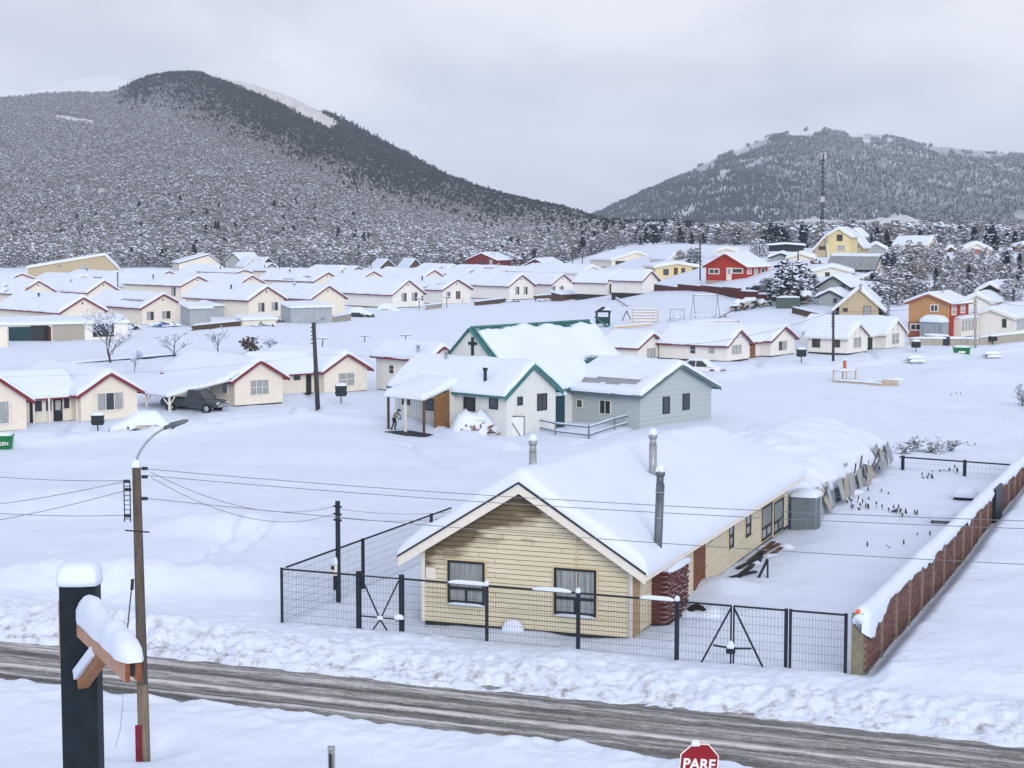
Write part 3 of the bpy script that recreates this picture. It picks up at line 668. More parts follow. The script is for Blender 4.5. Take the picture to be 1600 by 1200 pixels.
def add_window(H, s, u0, v0, u1, v1, fr=None, gl=None, nx=1, ny=1, bar=.055, name='window'):
    um = (u0 + u1) / 2; a = on_face(H, s, u0, (v0 + v1) / 2); b = on_face(H, s, u1, (v0 + v1) / 2); t = on_face(H, s, um, v0); g = on_face(H, s, um, v1)
    P, N, ax, nr = face(H, s); W = abs((b - a).dot(ax)); hh = t.z - g.z
    o = Vector((a.x, a.y, g.z)) if (b - a).dot(ax) > 0 else Vector((b.x, b.y, g.z))
    return window(H.E, o, ax, nr, W, hh, fr or M_TRIMW, gl or M_GLASS, nx, ny, bar, name)
def add_door(H, s, u0, u1, vt, m=None, glass=True):
    a = on_face(H, s, u0, vt); b = on_face(H, s, u1, vt); P, N, ax, nr = face(H, s); W = abs((b - a).dot(ax))
    o = a if (b - a).dot(ax) > 0 else b
    return door(H.E, Vector((o.x, o.y, .15)), ax, nr, W, a.z - .15, m or M_DARK, glass)
def add_cross(H, rec, lw, wall=None, trim=None, th=.34, hs=1.0):
    """link wing to the left of the gable, its ridge parallel to the front"""
    E = H.E; H.rec = rec; w = H.w; he, hr = H.he, rec * 0 + H.he + (H.hr - H.he) * hs; dp = w * .9; yr = rec + dp / 2
    mb = MB(); mb.prism([(-lw, rec, .25), (-lw, rec + dp, .25), (-lw, rec + dp, he), (-lw, yr, hr - .03), (-lw, rec, he)], (lw - .02, 0, 0)); mb.build('link_wall', wall or M_CREAM, E)
    mb = MB(); mb.box((-lw, rec + .04, -1.2), (-.01, rec + dp, .26)); mb.build('foundation', M_FOUND, E)
    s = (hr - he) / (dp / 2); oh = .55
    mb = MB(); mb.prism([(-lw, rec - oh, he - s * oh), (-lw, yr, hr), (-lw, yr, hr + .09), (-lw, rec - oh, he - s * oh + .09)], (lw - .5, 0, 0))
    mb.prism([(-lw, rec + dp + .3, he - s * .3), (-lw, yr, hr), (-lw, yr, hr + .09), (-lw, rec + dp + .3, he - s * .3 + .09)], (lw - .5, 0, 0)); mb.build('link_roof', M_MROOF, E)
    mb = MB(); mb.box((-lw, rec - oh - .04, he - s * oh - .08), (-.5, rec - oh, he - s * oh + .1)); mb.build('eave_board', trim or M_RED, E)
    xs = edge_space(rec - oh - .08, rec + dp + .35, 14); ys = edge_space(0, lw + .6, max(5, int(lw)))
    sn = snow_sheet(xs, ys, lambda x: np.where(x < yr, hr - s * (yr - x), hr - s * (x - yr)) + .09 - .07 * np.exp(-((x - yr) / .2) ** 2), th, H.P.x)
    sn.v = [(-lw - .05 + y_, x_, z_) for (x_, y_, z_) in sn.v]; sn.f = [f[::-1] for f in sn.f]; sn.build('roof_snow', M_SNOWR, E)

# ---------------------------------------------------------------- lower left row, along the street
GA = 'cream houses with dark red gable boards'
def arch_trim(H, s, u0, v0, u1, v1):
    a = on_face(H, s, u0, v1); b = on_face(H, s, u1, v0); P, N, ax, nr = face(H, s)
    x0, x1, z0, z1 = a.x, b.x, a.z, b.z; mb = MB(); c = (z1 - z0) * .22; t = .10
    outer = [(x0, z0 + c * .6), (x0 + c, z0), (x1 - c, z0), (x1, z0 + c * .6), (x1, z1 - c), (x1 - c * 1.4, z1), (x0 + c * 1.4, z1), (x0, z1 - c)]
    for i in range(len(outer)):
        p = outer[i]; q = outer[(i + 1) % len(outer)]; mb.beam((p[0], -.03, p[1]), (q[0], -.03, q[1]), .06, .09)
    mb.build('window_surround', M_CREAM, H.E)
A1 = house('cream gabled house cut by the left edge, next to the green dumpster', -58, 684, 42, 628, 588, 11, a=40, group=GA, found=True,
           wins=[('f', -16, 628, 13, 662, M_TRIMW, M_CURT, 2, 1)])
arch_trim(A1, 'f', -22, 618, 17, 668)
A2 = house('cream gabled house with wide arched window, its porch doors left, behind the buried sedan', 127, 664, 215, 614, 583, 11, a=40, group=GA,
           wins=[('f', 152, 614, 191, 640, M_TRIMW, [M_CURT, M_GLASS], 3, 1)], flues=[(-.30, .62, 1.0)], cross=(1.5, 6.6))
arch_trim(A2, 'f', 148, 606, 193, 645)
for x0, x1, v0, v1 in ((53, 65, 626, 643), (71, 80, 624, 642), (99, 108, 621, 638)): add_window(A2, 'c', x0, v0, x1, v1, M_TRIMW, M_GLASS)
add_door(A2, 'c', 83, 97, 622, M_DARK); add_door(A2, 'c', 46, 51, 627, M_DARK, False)
for uu_ in (68, 111, 44):
    q = on_face(A2, 'c', uu_, 640); mb = MB(); mb.box((q.x - .06, A2.rec - 1.0, -.3), (q.x + .06, A2.rec - .9, A2.he - .1)); mb.build('porch_post', M_TRIMW, A2.E)
A3 = house('cream gabled house with an open carport sheltering a dark pickup', 367, 639, 442, 592, 564, 11, a=40, group=GA,
           wins=[('f', 391, 594, 419, 616, M_TRIMW, M_CURT, 3, 2), ('s', 348, 596, 356, 614, M_TRIMW, M_GLASS)])
# carport roof and posts
cw = 6.3; mb = MB(); s_ = .17
mb.prism([(-cw, -.3, A3.he - .05 - s_ * cw), (-.1, -.3, A3.he - .05), (-.1, -.3, A3.he + .05), (-cw, -.3, A3.he + .05 - s_ * cw)], (0, 8.4, 0)); cpo = mb.build('carport_roof', M_TRIMW, A3.E)
xs = edge_space(-cw - .1, .2, 9); ys = edge_space(-.4, 8.2, 9)
snow_sheet(xs, ys, lambda x: A3.he + .05 + s_ * np.minimum(x, 0) + .45 * np.exp(-((x - .2) / .7) ** 2), .3, 4.2).build('roof_snow', M_SNOWR, A3.E)
for (x_, y_) in ((-cw + .25, -.1), (-cw + .25, 3.6), (-cw + .25, 7.6), (-3.0, -.1)):
    zt = A3.he - .06 + s_ * x_; mb = MB(); mb.box((x_ - .07, y_ - .07, -.8), (x_ + .07, y_ + .07, zt)); mb.beam((x_ - .5, y_, zt - .1), (x_, y_, zt - .7), .06, .08); mb.beam((x_ + .5, y_, zt), (x_, y_, zt - .7), .06, .08); mb.build('carport_post', M_TRIMW, A3.E)
A4 = house('cream gabled house with four-pane window and dark door, beside the street pole', 507, 619, 574, 578, 553, 11, a=40, group=GA,
           wins=[('f', 529, 583, 553, 602, M_TRIMW, M_CURT, 2, 2)], flues=[(-.9, .75, .8)], cross=(1.6, 5.6))
add_window(A4, 'c', 458, 584, 469, 594, M_TRIMW, M_GLASS); add_door(A4, 'c', 478, 486, 583, M_DARK, False)
A5 = house('white house half hidden behind the white church, its side wall showing', 672, 622, 708, 559, 541, 9, a=40, group=GA, Lu=588, wall=M_WHITE, th=.4, wins=[('s', 609, 571, 616, 583, M_TRIMW, M_GLASS, 1, 2)], flues=[(-.02, .2, .5)])
# ---------------------------------------------------------------- middle rows on the left
# (left eave u, right eave u, apex v, eave v, base v, length, windows, label)
ROWB = [
 (91, 168, 464, 488, 520, 15, [], 'cream house whose gable rises above the grey lean-to shed, far left'),
 (218, 292, 459, 481, 510, 13, [('f', 229, 487, 240, 500), ('f', 253, 486, 266, 498)], 'cream two-window gable house behind the blue-tarped pile'),
 (385, 448, 447, 469, 500, 14, [('f', 403, 473, 413, 487), ('f', 424, 472, 434, 485)], 'cream two-window gable house left of the corrugated shed with the street pole'),
 (483, 542, 446, 467, 497, 12, [], 'cream gable house behind the corrugated shed, left of the buried dark car'),
 (610, 665, 437, 460, 483, 17, [('f', 627, 458, 635, 471), ('f', 643, 457, 652, 470), ('f', 657, 462, 661, 470)], 'white two-window gable house right of the buried dark car'),
 (689, 738, 436, 453, 477, 13, [('f', 697, 456, 703, 466), ('f', 712, 455, 719, 467, None, M_BROWN)], 'white gable house with one brown-shuttered window, behind the low mesh fence'),
 (793, 836, 429, 447, 470, 17, [('f', 805, 448, 811, 460), ('f', 818, 448, 824, 460)], 'white two-window gable house above the church cross'),
 (860, 897, 428, 444, 466, 13, [('f', 862, 447, 867, 456), ('f', 874, 447, 880, 456)], 'white gable house left of the long-walled house with the dark porch'),
]
ROWC = [
 (27, 93, 438, 459, 480, 15, [], 'cream gable second from the left edge, in the row behind the lean-to'),
 (135, 190, 438, 457, 478, 16, [], 'cream gable with a utility pole against its right slope'),
 (280, 337, 431, 447, 470, 16, [('f', 298, 452, 306, 457), ('s', 268, 449, 275, 462)], 'cream gable with long side wall, behind the two-window house'),
 (366, 420, 430, 447, 466, 15, [], 'cream gable with a dark flue in front of its wall'),
 (488, 535, 425, 440, 460, 16, [], 'cream gable with a long dark red eave to its left'),
 (563, 602, 423, 436, 455, 14, [], 'small cream gable peering over long snow roof, left of centre'),
 (659, 696, 421, 435, 452, 14, [], 'cream gable just left of the row-end pole, middle distance'),
 (724, 748, 421, 429, 446, 12, [], 'tiny cream gable over the long snow roof below the red lodge'),
 (806, 830, 417, 427, 442, 12, [], 'tiny white gable below the maroon gable'),
 (856, 878, 418, 426, 444, 12, [], 'tiny white gable right of the maroon gable'),
]
ROWD = [
 (12, 56, 427, 437, 452, 14, [], 'small cream gable at far left below the beige lodge'),
 (162, 201, 425, 434, 449, 14, [], 'small cream gable under the right end of the beige lodge'),
 (252, 274, 423, 430, 445, 14, [], 'tiny gable standing alone on a wide snow roof below the forest'),
 (369, 394, 421, 427, 442, 14, [], 'tiny gable right of the cream house with lean roof'),
 (441, 463, 420, 425, 438, 12, [], 'tiny gable right of the far pole'),
]
for ri, (rows_, aa) in enumerate(((ROWB, 43), (ROWC, 44), (ROWD, 44))):
    for i, (ul, ur, va_, ve_, vb_, LL, ws, lab) in enumerate(rows_):
        ins = (ur - ul) * .06
        fl = [(.2 + .5 * random.random() * .4, random.uniform(.35, .8), random.uniform(.35, .8))] if (i + ri) % 3 != 1 else []
        w_ = [(x[0], x[1], x[2], x[3], x[4], M_TRIMW, (x[6] if len(x) > 6 else [M_CURT, M_GLASS]), 2, 1, .05) for x in ws]
        gp_ = None
        if (i * 5 + ri) % 4 == 1 and ri < 2: gp_ = lambda x, y, i=i: np.clip(1 - 1.7 * S((vnoise(x / 1.4 + i * 9, y / 2.6 + i, 51) - .62) / .1) * S((2.2 - x) / .6), 0, 1)
        h_ = house(lab, ul + ins, vb_, ur - ins, ve_ - 1, va_ + 1, LL * 1.25, gap=gp_, a=aa - 1 + (i % 3), group=GA, wall=M_CREAM if ri or i < 4 else M_WHITE, wins=w_, flues=fl, seed=i * 3.1 + ri * 17, th=random.uniform(.24, .46), found=(ri == 0))
        if ri < 2:   # attic vent under each apex
            mb = MB(); mb.box((h_.w / 2 - .1, -.03, h_.hr - .95), (h_.w / 2 + .1, -.005, h_.hr - .65)); mb.build('vent', M_DARK, h_.E)
        if ri == 0: ROWB[i] = ROWB[i] + (h_,)
# twin-gabled house with dark glazed porch
B9 = house('white twin-gabled house with a wide dark glazed porch, below the yellow bungalow', 948, 463, 972, 440, 425, 10, a=46, group=GA, wall=M_WHITE, Lu=898)
B9b = house('white gable at the right end of the dark glazed porch', 1004, 461, 1027, 437, 424, 10, a=46, group=GA, wall=M_WHITE, Lu=955)
mb = MB(); p0 = B9.P - B9.n * .2 + B9.d * 1; 
PE = empty('porch', B9.P - B9.n * 2.6 + B9.d * .6, B9.a, 'dark glazed porch under snow joining the twin-gabled white house', 'porch')
pw = (B9b.P - B9.P).length + B9b.w - .5
mb.box((0, 0, -.5), (pw, 2.3, 2.3)); mb.build('wall', M_DARK, PE)
for i in range(7): mb = MB(); mb.box((pw * i / 7 + .15, -.03, .7), (pw * (i + 1) / 7 - .15, -.004, 2.0)); mb.build('pane', M_GLASS, PE)
mb = MB(); mb.pillow((pw / 2, 1.3, 2.3), pw + .8, 3.4, .5, n=10); mb.build('roof_snow', M_SNOWR, PE)

# ---------------------------------------------------------------- right row along the street
GR = 'houses in the right-hand street row'
R1 = house('white gable with three-light window directly behind the grey boarded house', 996, 566, 1038, 542, 522, 12, a=54, group=GR, wall=M_WHITE, wins=[('f', 1010, 544, 1024, 560, M_TRIMW, M_CURT, 3, 1)], Lu=940)
R2 = house('white long-walled house with two small side windows, behind the white car', 1136, 568, 1170, 538, 516, 12, a=54, group=GR, wall=M_WHITE, Lu=1030,
           wins=[('f', 1143, 539, 1158, 553, M_TRIMW, M_CURT, 3, 1), ('s', 1079, 541, 1087, 552, M_TRIMW, M_GLASS, 1, 2), ('s', 1108, 541, 1117, 552, M_TRIMW, M_CURT, 1, 2)])
R3 = house('white gable with a brown door at its left and open porch at right', 1204, 560, 1241, 531, 511, 12, a=54, group=GR, wall=M_WHITE, wins=[('f', 1216, 533, 1229, 547, M_TRIMW, [M_GLASS, M_CURT], 2, 1)], cross=(1.3, 4.6, M_WHITE))
add_door(R3, 'c', 1172, 1180, 532, M_OSB, False)
R4 = house('white house with unpainted gable boards and two brown-framed side windows', 1324, 556, 1355, 526, 505, 12, a=54, group=GR, wall=M_WHITE, trim=M_TRIMW, Lu=1262,
           wins=[('f', 1333, 527, 1345, 543, M_TRIMW, M_CURT, 2, 1), ('s', 1270, 528, 1281, 542, M_BROWN, M_GLASS, 2, 1), ('s', 1303, 528, 1312, 542, M_BROWN, M_GLASS, 2, 1)])
R5 = house('white small gable house with a four-pane window, left of the orange house', 1384, 548, 1413, 520, 499, 11, a=54, group=GR, wall=M_WHITE, trim=M_TRIMW, wins=[('f', 1393, 521, 1404, 537, M_TRIMW, M_CURT, 2, 2)], cross=(1.4, 4.2, M_WHITE, M_TRIMW))
add_door(R5, 'c', 1356, 1363, 522, M_DARK, False)
for H_ in (R4, R5):   # unpainted boards in the gable triangle
    z0_ = H_.he + .05
    for k in range(4):
        x_ = H_.w * (k + .7) / 4.4; zt = float(roof_prof(H_.w, H_.he, H_.hr, H_.w / 2, np.array(x_))) - .1
        mb = MB(); mb.box((x_ - .05, -.03, z0_), (x_ + .05, -.004, max(zt, z0_ + .2))); mb.build('gable_batten', M_CONC, H_.E)

# ---------------------------------------------------------------- white church with teal trim
CH = house('white metal-clad parish house with teal eaves and porch', 792, 685, 868, 612, 569, 12, a=47, Lu=617, wall=M_CHURCHW, trim=M_TEAL, th=.3, bb=.4, found=False, og=.3, oh=.5,
           wins=[('s', 630, 616, 640, 631, M_DARK, M_GLASS), ('s', 726, 622, 742, 641, M_DARK, M_GLASS), ('s', 766, 622, 778, 638, M_DARK, M_GLASS), ('s', 663, 624, 678, 640, M_DARK, M_GLASS), ('f', 809, 621, 815, 632, M_DARK, M_GLASS), ('f', 840, 616, 853, 640, M_DARK, M_GLASS, 2, 1)])
mb = MB()   # standing seams of the cladding
for i in range(44):
    y_ = CH.L * i / 44; mb.box((-.03, y_, .1), (-.004, y_ + .035, CH.he - .05))
for i in range(20):
    x_ = CH.w * (i + .5) / 20; mb.box((x_, -.03, .1), (x_ + .035, -.004, float(roof_prof(CH.w, CH.he, CH.hr, CH.w / 2, np.array(x_))) - .1))
tag(mb.build('cladding_seams', M_CHURCHW, CH.E), kind='stuff')
# porch: sloping roof continuing the snow, posts, plywood end wall
py0 = on_face(CH, 's', 712, 650).y; py1 = on_face(CH, 's', 652, 650).y; he = CH.he
mb = MB(); mb.prism([(-3.2, py0, he - .75), (-.4, py0, he - .02), (-.4, py0, he + .08), (-3.2, py0, he - .65)], (0, py1 - py0, 0)); mb.build('porch_roof', M_TRIMW, CH.E)
snow_sheet(edge_space(-3.4, .3, 8), edge_space(py0 - .1, py1 + .1, 8), lambda x: he + .1 + .26 * np.minimum(x + .4, .8), .42, 2.0).build('roof_snow', M_SNOWR, CH.E)
for y_, m_ in ((py1 - .2, M_BROWN), ((py0 + py1) / 2, M_TRIMW), (py0 + .1, M_BROWN)):
    mb = MB(); mb.box((-3.1, y_, -.5), (-2.95, y_ + .13, he - .72)); mb.build('porch_post', m_, CH.E)
mb = MB(); mb.prism([(-2.1, py0 + .02, .2), (-.6, py0 + .02, .2), (-.6, py0 + .02, he - .2), (-2.1, py0 + .02, he - .58)], (0, .08, 0)); mb.build('porch_end_wall', M_OSB, CH.E)
mb = MB(); mb.box((-.6, py0 - .05, .2), (-.02, py0 + .1, he - .05)); mb.build('porch_end_wall', M_CHURCHW, CH.E)
flue(CH.E, CH.w * .08, on_face(CH, 's', 752, 620).y, CH.he + .2, 1.15, .12, M_DARK, True)
flue(CH.E, CH.w * .40, on_face(CH, 's', 681, 620).y + 1.0, CH.he + 1.0, 1.2, .1, M_GALV, False)
mb = MB(); mb.box((-4.2, py0 - .6, -.2), (-.3, py1 + 1.2, .16)); mb.build('porch_deck', M_DARK, CH.E)
# church hall behind with steep teal roof
def hall_gap(x, y):   # bare strip of roofing along the ridge and a bare patch further down
    xr = HALL_W / 2; dd = np.abs(x - xr); edge = .5 + .5 * fbm(y / 1.3, x * 0, 3, 33) + .1 * np.sin(y * 2)
    bare = S((edge - dd) / .25); g = 1 - bare * (x > xr - .1)
    patch = np.exp(-(((y - HALL_L * .78) / 1.5) ** 2 + ((dd - 3.3) / .55) ** 2) ** 2); return np.clip(g - 1.6 * patch * (x > xr), 0, 1)
HALL_W, HALL_L = 8.4, 22.0
HL = house('church hall with steep teal metal roof and a black cross on its white gable', 668, 658, 808, 597, 514, 20, a=-43, Lu=852, wall=M_CHURCHW, trim=M_TEAL, th=0, bb=.1, found=False, roofm=M_TEAL, oh=.3, og=.25, name='church')
HL.E['category'] = 'church'
HALL_W, HALL_L = HL.w, HL.L
sl = (HL.hr - HL.he) / (HL.w / 2)
xs = np.unique(np.concatenate([edge_space(-.35, HL.w + .35, 60), [HL.w / 2]])); ys = edge_space(.35, HL.L + .25, 70)
snow_sheet(xs, ys, lambda x: roof_prof(HL.w, HL.he, HL.hr, HL.w / 2, x) + .10, .34, 9.9, gap=hall_gap).build('roof_snow', M_SNOWR, HL.E)
for i in range(46):          # standing seams of the teal roof, right slope
    y_ = HL.L * (i + .5) / 46
    mb = MB(); mb.beam((HL.w / 2 + .05, y_, HL.hr + .11), (HL.w, y_, HL.he + .11), .09, .10); mb.build('roof_seam', M_TEAL, HL.E)
mb = MB()
for i in range(24):
    y_ = HL.L * i / 24; mb.tube([(HL.w / 2, y_, HL.hr + .1), (HL.w / 2, y_ + HL.L / 24, HL.hr + .1)], .12, 6)
mb.build('ridge_cap', M_TEAL, HL.E)
c0 = on_face(HL, 'f', 739, 540); mb = MB(); mb.box((c0.x - .11, -.09, c0.z - .75), (c0.x + .11, -.01, c0.z + .62)); mb.box((c0.x - .42, -.085, c0.z + .06), (c0.x + .42, -.012, c0.z + .27)); mb.build('cross', M_DARK, HL.E)
c1 = on_face(HL, 'f', 737, 563); mb = MB(); mb.box((c1.x - 2.6, -.06, c1.z - .06), (c1.x + 2.6, -.004, c1.z + .05)); mb.build('gable_sill', M_TEAL, HL.E)
# ---------------------------------------------------------------- pale grey boarded house beside the church
GHg = lambda x, y: np.clip(1 - np.exp(-((x - 1.15 - .25 * fbm(y / 2, y * 0, 2, 3) * 2) / .85) ** 6) * (y > .9), 0, 1)
GH = house('pale grey boarded house with snow sliding off its roof, right of the church', 1000, 673, 1111, 614, 570, 10, a=47, Lu=886, wall=M_GREYW, trim=mat('grey_teal_board', (.09, .15, .17), var=.2), th=.36, gap=GHg, found=False, oh=.55, og=.5,
           wins=[('f', 1036, 621, 1045, 645, M_DARK, M_GLASS), ('f', 1067, 616, 1076, 639, M_DARK, M_GLASS), ('s', 902, 625, 910, 636, M_TRIMW, M_GLASS), ('s', 938, 626, 954, 646, M_TRIMW, M_GLASS, 2, 1)])
for k in range(9):          # board joints
    z_ = .35 + k * .33
    for (a_, b_) in (((0, -.012, z_), (GH.w, -.003, z_ + .025)),): mb = MB(); mb.box(a_, b_) if z_ < GH.he else None; mb.v and mb.build('board_joint', M_GREYB, GH.E)
# dark link between church and grey house
LK = empty('link_shed', CH.P + CH.d * (CH.w + .1) + CH.n * .6, CH.a, 'dark teal link between the white church and the grey house', 'shed')
mb = MB(); mb.box((0, 0, -.5), (1.6, 2.2, 2.6)); mb.build('wall', M_TARP, LK); mb = MB(); mb.pillow((.8, 1.1, 2.6), 2.2, 2.8, .4); mb.build('roof_snow', M_SNOWR, LK)
# ================================================================== BUILDINGS FURTHER BACK AND UP THE SLOPE
def simple(label, u1, v1, u2, ve, va, L, **k): return house(label, u1, v1, u2, ve, va, L, **k)
W_ = lambda f, *b: (f, *b)
E1 = simple('long beige lodge under the forest at far left, its roof rising to the right', 44, 436, 184, 418, 398, 16, a=12, wall=M_TAN, trim=M_TRIMW, xf=.86, found=False, wins=[('f', 126, 412, 134, 421, M_TRIMW, M_CURT, 2, 2), ('f', 90, 414, 92, 417, M_TRIMW, M_GLASS), ('f', 94, 414, 96, 417, M_TRIMW, M_GLASS)])
E2 = simple('cream house with lopsided roof standing against the forest, left', 280, 424, 344, 411, 398, 16, a=18, wall=M_CREAM, trim=M_DARK, xf=.72, found=False, wins=[('f', 307, 413, 312, 421, M_TRIMW, M_GLASS), ('f', 325, 413, 331, 421, M_TRIMW, M_GLASS, 2, 1)])
simple('dark gabled cabin right of the cream house against the forest', 352, 424, 378, 408, 396, 10, a=-30, wall=M_GREYB, trim=M_DARK, found=False)
simple('dark brown gable peeping left of the far pole', 407, 428, 432, 416, 403, 12, a=30, wall=M_BROWN, trim=M_DARK, found=False)
simple('grey gable with snowy porch roof below the dark brown gable', 411, 430, 437, 421, 412, 12, a=35, wall=M_GREYB, trim=M_DARK, found=False)
simple('brown A-frame gable, left of the pair below the forest', 593, 424, 619, 419, 406, 12, a=20, wall=M_BROWN, trim=M_DARK, found=False)
simple('brown A-frame gable, right of the pair below the forest', 639, 423, 659, 417, 405, 12, a=20, wall=M_BROWN, trim=M_DARK, found=False)
simple('snow-roofed hut between the dark cabins and the far pole', 384, 428, 404, 415, 404, 9, a=25, wall=M_WHITE, trim=M_TRIMW, found=False)
simple('low snow-roofed house with a dark ridge line, left of the brown A-frames', 548, 431, 570, 424, 417, 16, a=40, wall=M_GREYB, trim=M_DARK, found=False)
RD = simple('large dark red lodge with broad gable against the forest', 729, 420, 776, 406, 396, 20, a=-25, wall=M_DRED, trim=M_DRED, found=False, wins=[('f', 748, 407, 757, 414, M_BROWN, M_GLASS, 3, 1), ('f', 765, 406, 769, 413, M_TRIMW, M_CURT, 2, 1)])
simple('long red wing right of the dark red lodge', 776, 417, 818, 405, 399, 12, a=6, wall=M_DRED, trim=M_TRIMW, found=False)
simple('maroon gable rising over long snow roofs, right of the red lodge', 815, 430, 858, 417, 405, 18, a=-18, wall=M_DRED, trim=M_DARK, found=False)
simple('low snow-roofed house with red wall stripe behind the white row', 872, 434, 912, 423, 415, 20, a=30, wall=M_DRED, trim=M_TRIMW, found=False)
simple('cream bungalow with dark veranda and triple snow gables below the trees', 956, 417, 1030, 406, 394, 12, a=25, wall=M_CREAM, trim=M_TRIMW, found=False, wins=[('f', 962, 408, 976, 415, M_DARK, M_GLASS), ('f', 982, 408, 1000, 415, M_DARK, M_GLASS), ('f', 1006, 408, 1024, 415, M_DARK, M_GLASS)])
simple('small pale green gabled house between the bungalow and the red house', 1045, 412, 1071, 404, 394, 10, a=20, wall=M_WHITE, trim=M_TRIMW, found=False)
YB = simple('pale yellow bungalow with snow roof, left of the bright red house', 1024, 440, 1092, 417, 411, 9, a=8, wall=M_YELLOW, trim=M_TRIMW, found=False, wins=[('f', 1036, 420, 1045, 430, M_TRIMW, M_GLASS), ('f', 1065, 419, 1070, 427, M_BROWN, M_GLASS), ('f', 1082, 419, 1090, 428, M_BROWN, M_GLASS)], doors=[('f', 1053, 1059, 418, M_BROWN, False)])
RH = simple('bright red two-tone gabled house with white window frames on the rise', 1103, 448, 1165, 415, 397, 9, a=-38, Lu=1199, wall=M_BRED, trim=M_BRED, found=False,
            wins=[('f', 1109, 421, 1123, 427, M_TRIMW, M_GLASS, 2, 1, .14), ('f', 1145, 420, 1160, 426, M_TRIMW, M_GLASS, 1, 1, .14), ('r', 1168, 420, 1173, 427, M_TRIMW, M_CURT, 1, 1, .14), ('r', 1179, 419, 1183, 428, M_TRIMW, M_CURT, 1, 1, .14), ('r', 1189, 419, 1194, 425, M_TRIMW, M_GLASS, 1, 1, .14)])
q = on_face(RH, 'f', 1135, 438); door(RH.E, (q.x, 0, q.z), (1, 0, 0), (0, -1, 0), .95, 2.0, M_TRIMW)
mb = MB(); mb.box((-.03, -.03, -1.2), (RH.w + .03, RH.L + .03, q.z - .05)); mb.build('basement_wall', M_CONC, RH.E)
# yellow mansion on the hill
YM = simple('tall pale yellow mansion block with hipped snow roofs on the hilltop', 1292, 404, 1328, 368, 357, 8, a=-20, wall=M_YELLOW, trim=M_TRIMW, found=False, wins=[('f', 1308, 367, 1312, 376, M_DARK, M_GLASS), ('f', 1313, 367, 1316, 376, M_DARK, M_GLASS), ('f', 1309, 383, 1320, 392, M_TRIMW, M_CURT, 3, 1)])
simple('lower left wing of the yellow mansion with deep sloping roof', 1272, 404, 1292, 389, 368, 7, a=-20, wall=M_TAN, trim=M_TRIMW, xf=.9, found=False, wins=[('f', 1280, 385, 1289, 390, M_BROWN, M_GLASS, 2, 1)])
simple('lower right wing of the yellow mansion with terrace', 1328, 402, 1346, 383, 366, 8, a=-20, wall=M_TAN, trim=M_TRIMW, xf=.2, found=False, wins=[('f', 1334, 383, 1342, 388, M_TRIMW, M_GLASS, 2, 1)])
simple('second yellow tower behind the mansion, hipped snow roof', 1326, 398, 1346, 367, 358, 6, a=-20, wall=M_YELLOW, trim=M_TRIMW, found=False)
KH = simple('dark barn-like house with partly bare grey metal roof below the yellow mansion', 1366, 430, 1380, 417, 399, 12, a=50, Lu=1294, wall=M_WHITE, trim=M_DARK, th=0, found=False, roofm=M_MROOF)
mb = MB(); y1_ = on_face(KH, 's', 1330, 425).y; mb.box((-.06, 0, -.5), (-.005, KH.L, KH.he - .05)); mb.build('side_cladding', M_DARK, KH.E)
for u_ in (1340, 1350): q = on_face(KH, 's', u_, 424); mb = MB(); mb.box((-.10, q.y - .3, .3), (-.065, q.y + .3, 2.0)); mb.build('pane', M_CURT, KH.E)
snow_sheet(edge_space(KH.w * .42, KH.w + .4, 9), edge_space(-.3, KH.L + .2, 10), lambda x: roof_prof(KH.w, KH.he, KH.hr, KH.w / 2, x) + .1, .22, 5.).build('roof_snow', M_SNOWR, KH.E)
simple('long low snow-roofed house right of the big snowy tree', 1268, 434, 1330, 424, 416, 8, a=-12, wall=M_WHITE, trim=M_TRIMW, found=False, wins=[('f', 1290, 426, 1296, 431, M_BROWN, M_GLASS)])
simple('long snow roof of a shed below the dark barn-like house', 1330, 446, 1410, 438, 430, 6, a=-6, wall=M_GREYB, trim=M_TRIMW, found=False)
MH = simple('blue-grey gabled house on the slope with one dark window', 1280, 470, 1326, 446, 432, 8, a=-38, Lu=1349, wall=M_GREYB, trim=M_DARK, found=False, wins=[('f', 1312, 446, 1320, 456, M_DARK, M_GLASS)])
simple('smaller blue-grey gable in front of the grey house on the slope', 1279, 480, 1316, 463, 454, 5, a=-30, wall=M_GREYB, trim=M_DARK, found=False, wins=[('f', 1303, 467, 1307, 472, M_DARK, M_GLASS)])
simple('snow-roofed shed right of the blue-grey house', 1350, 468, 1392, 456, 444, 8, a=20, wall=M_BROWN, trim=M_BROWN, found=False)
NH = simple('tan cottage under a very broad snow roof, left of the orange house', 1311, 500, 1372, 476, 450, 10, a=-14, wall=M_TAN, trim=M_TRIMW, found=False, oh=1.0, wins=[('f', 1350, 479, 1360, 495, M_BROWN, M_CURT), ('f', 1318, 482, 1324, 487, M_BROWN, M_GLASS)], flues=[(.55, -.06, .3)])
OH = simple('two-storey orange house with red side wall and arched porch', 1419, 528, 1483, 472, 460, 9, a=-38, Lu=1512, wall=M_ORANGE, trim=M_BRICKRED, found=False, th=.3,
            wins=[('f', 1455, 477, 1465, 486, M_TRIMW, M_GLASS, 2, 1, .12), ('f', 1424, 507, 1438, 515, M_TRIMW, M_GLASS, 2, 1, .14), ('r', 1487, 476, 1493, 491, M_TRIMW, M_CURT, 1, 2, .12), ('r', 1501, 475, 1507, 488, M_TRIMW, M_CURT, 1, 2, .12)], flues=[(.6, .5, .6)])
mb = MB(); mb.box((-.02, -.03, -.8), (OH.w + .02, .02, OH.he * .46)); mb.build('lower_wall', M_BRICKRED, OH.E)
mb = MB(); mb.box((OH.w - .02, 0, -.8), (OH.w + .03, OH.L, OH.he)); mb.build('side_cladding', M_BRED, OH.E)
a_ = on_face(OH, 'f', 1446, 524); b_ = on_face(OH, 'f', 1482, 524)
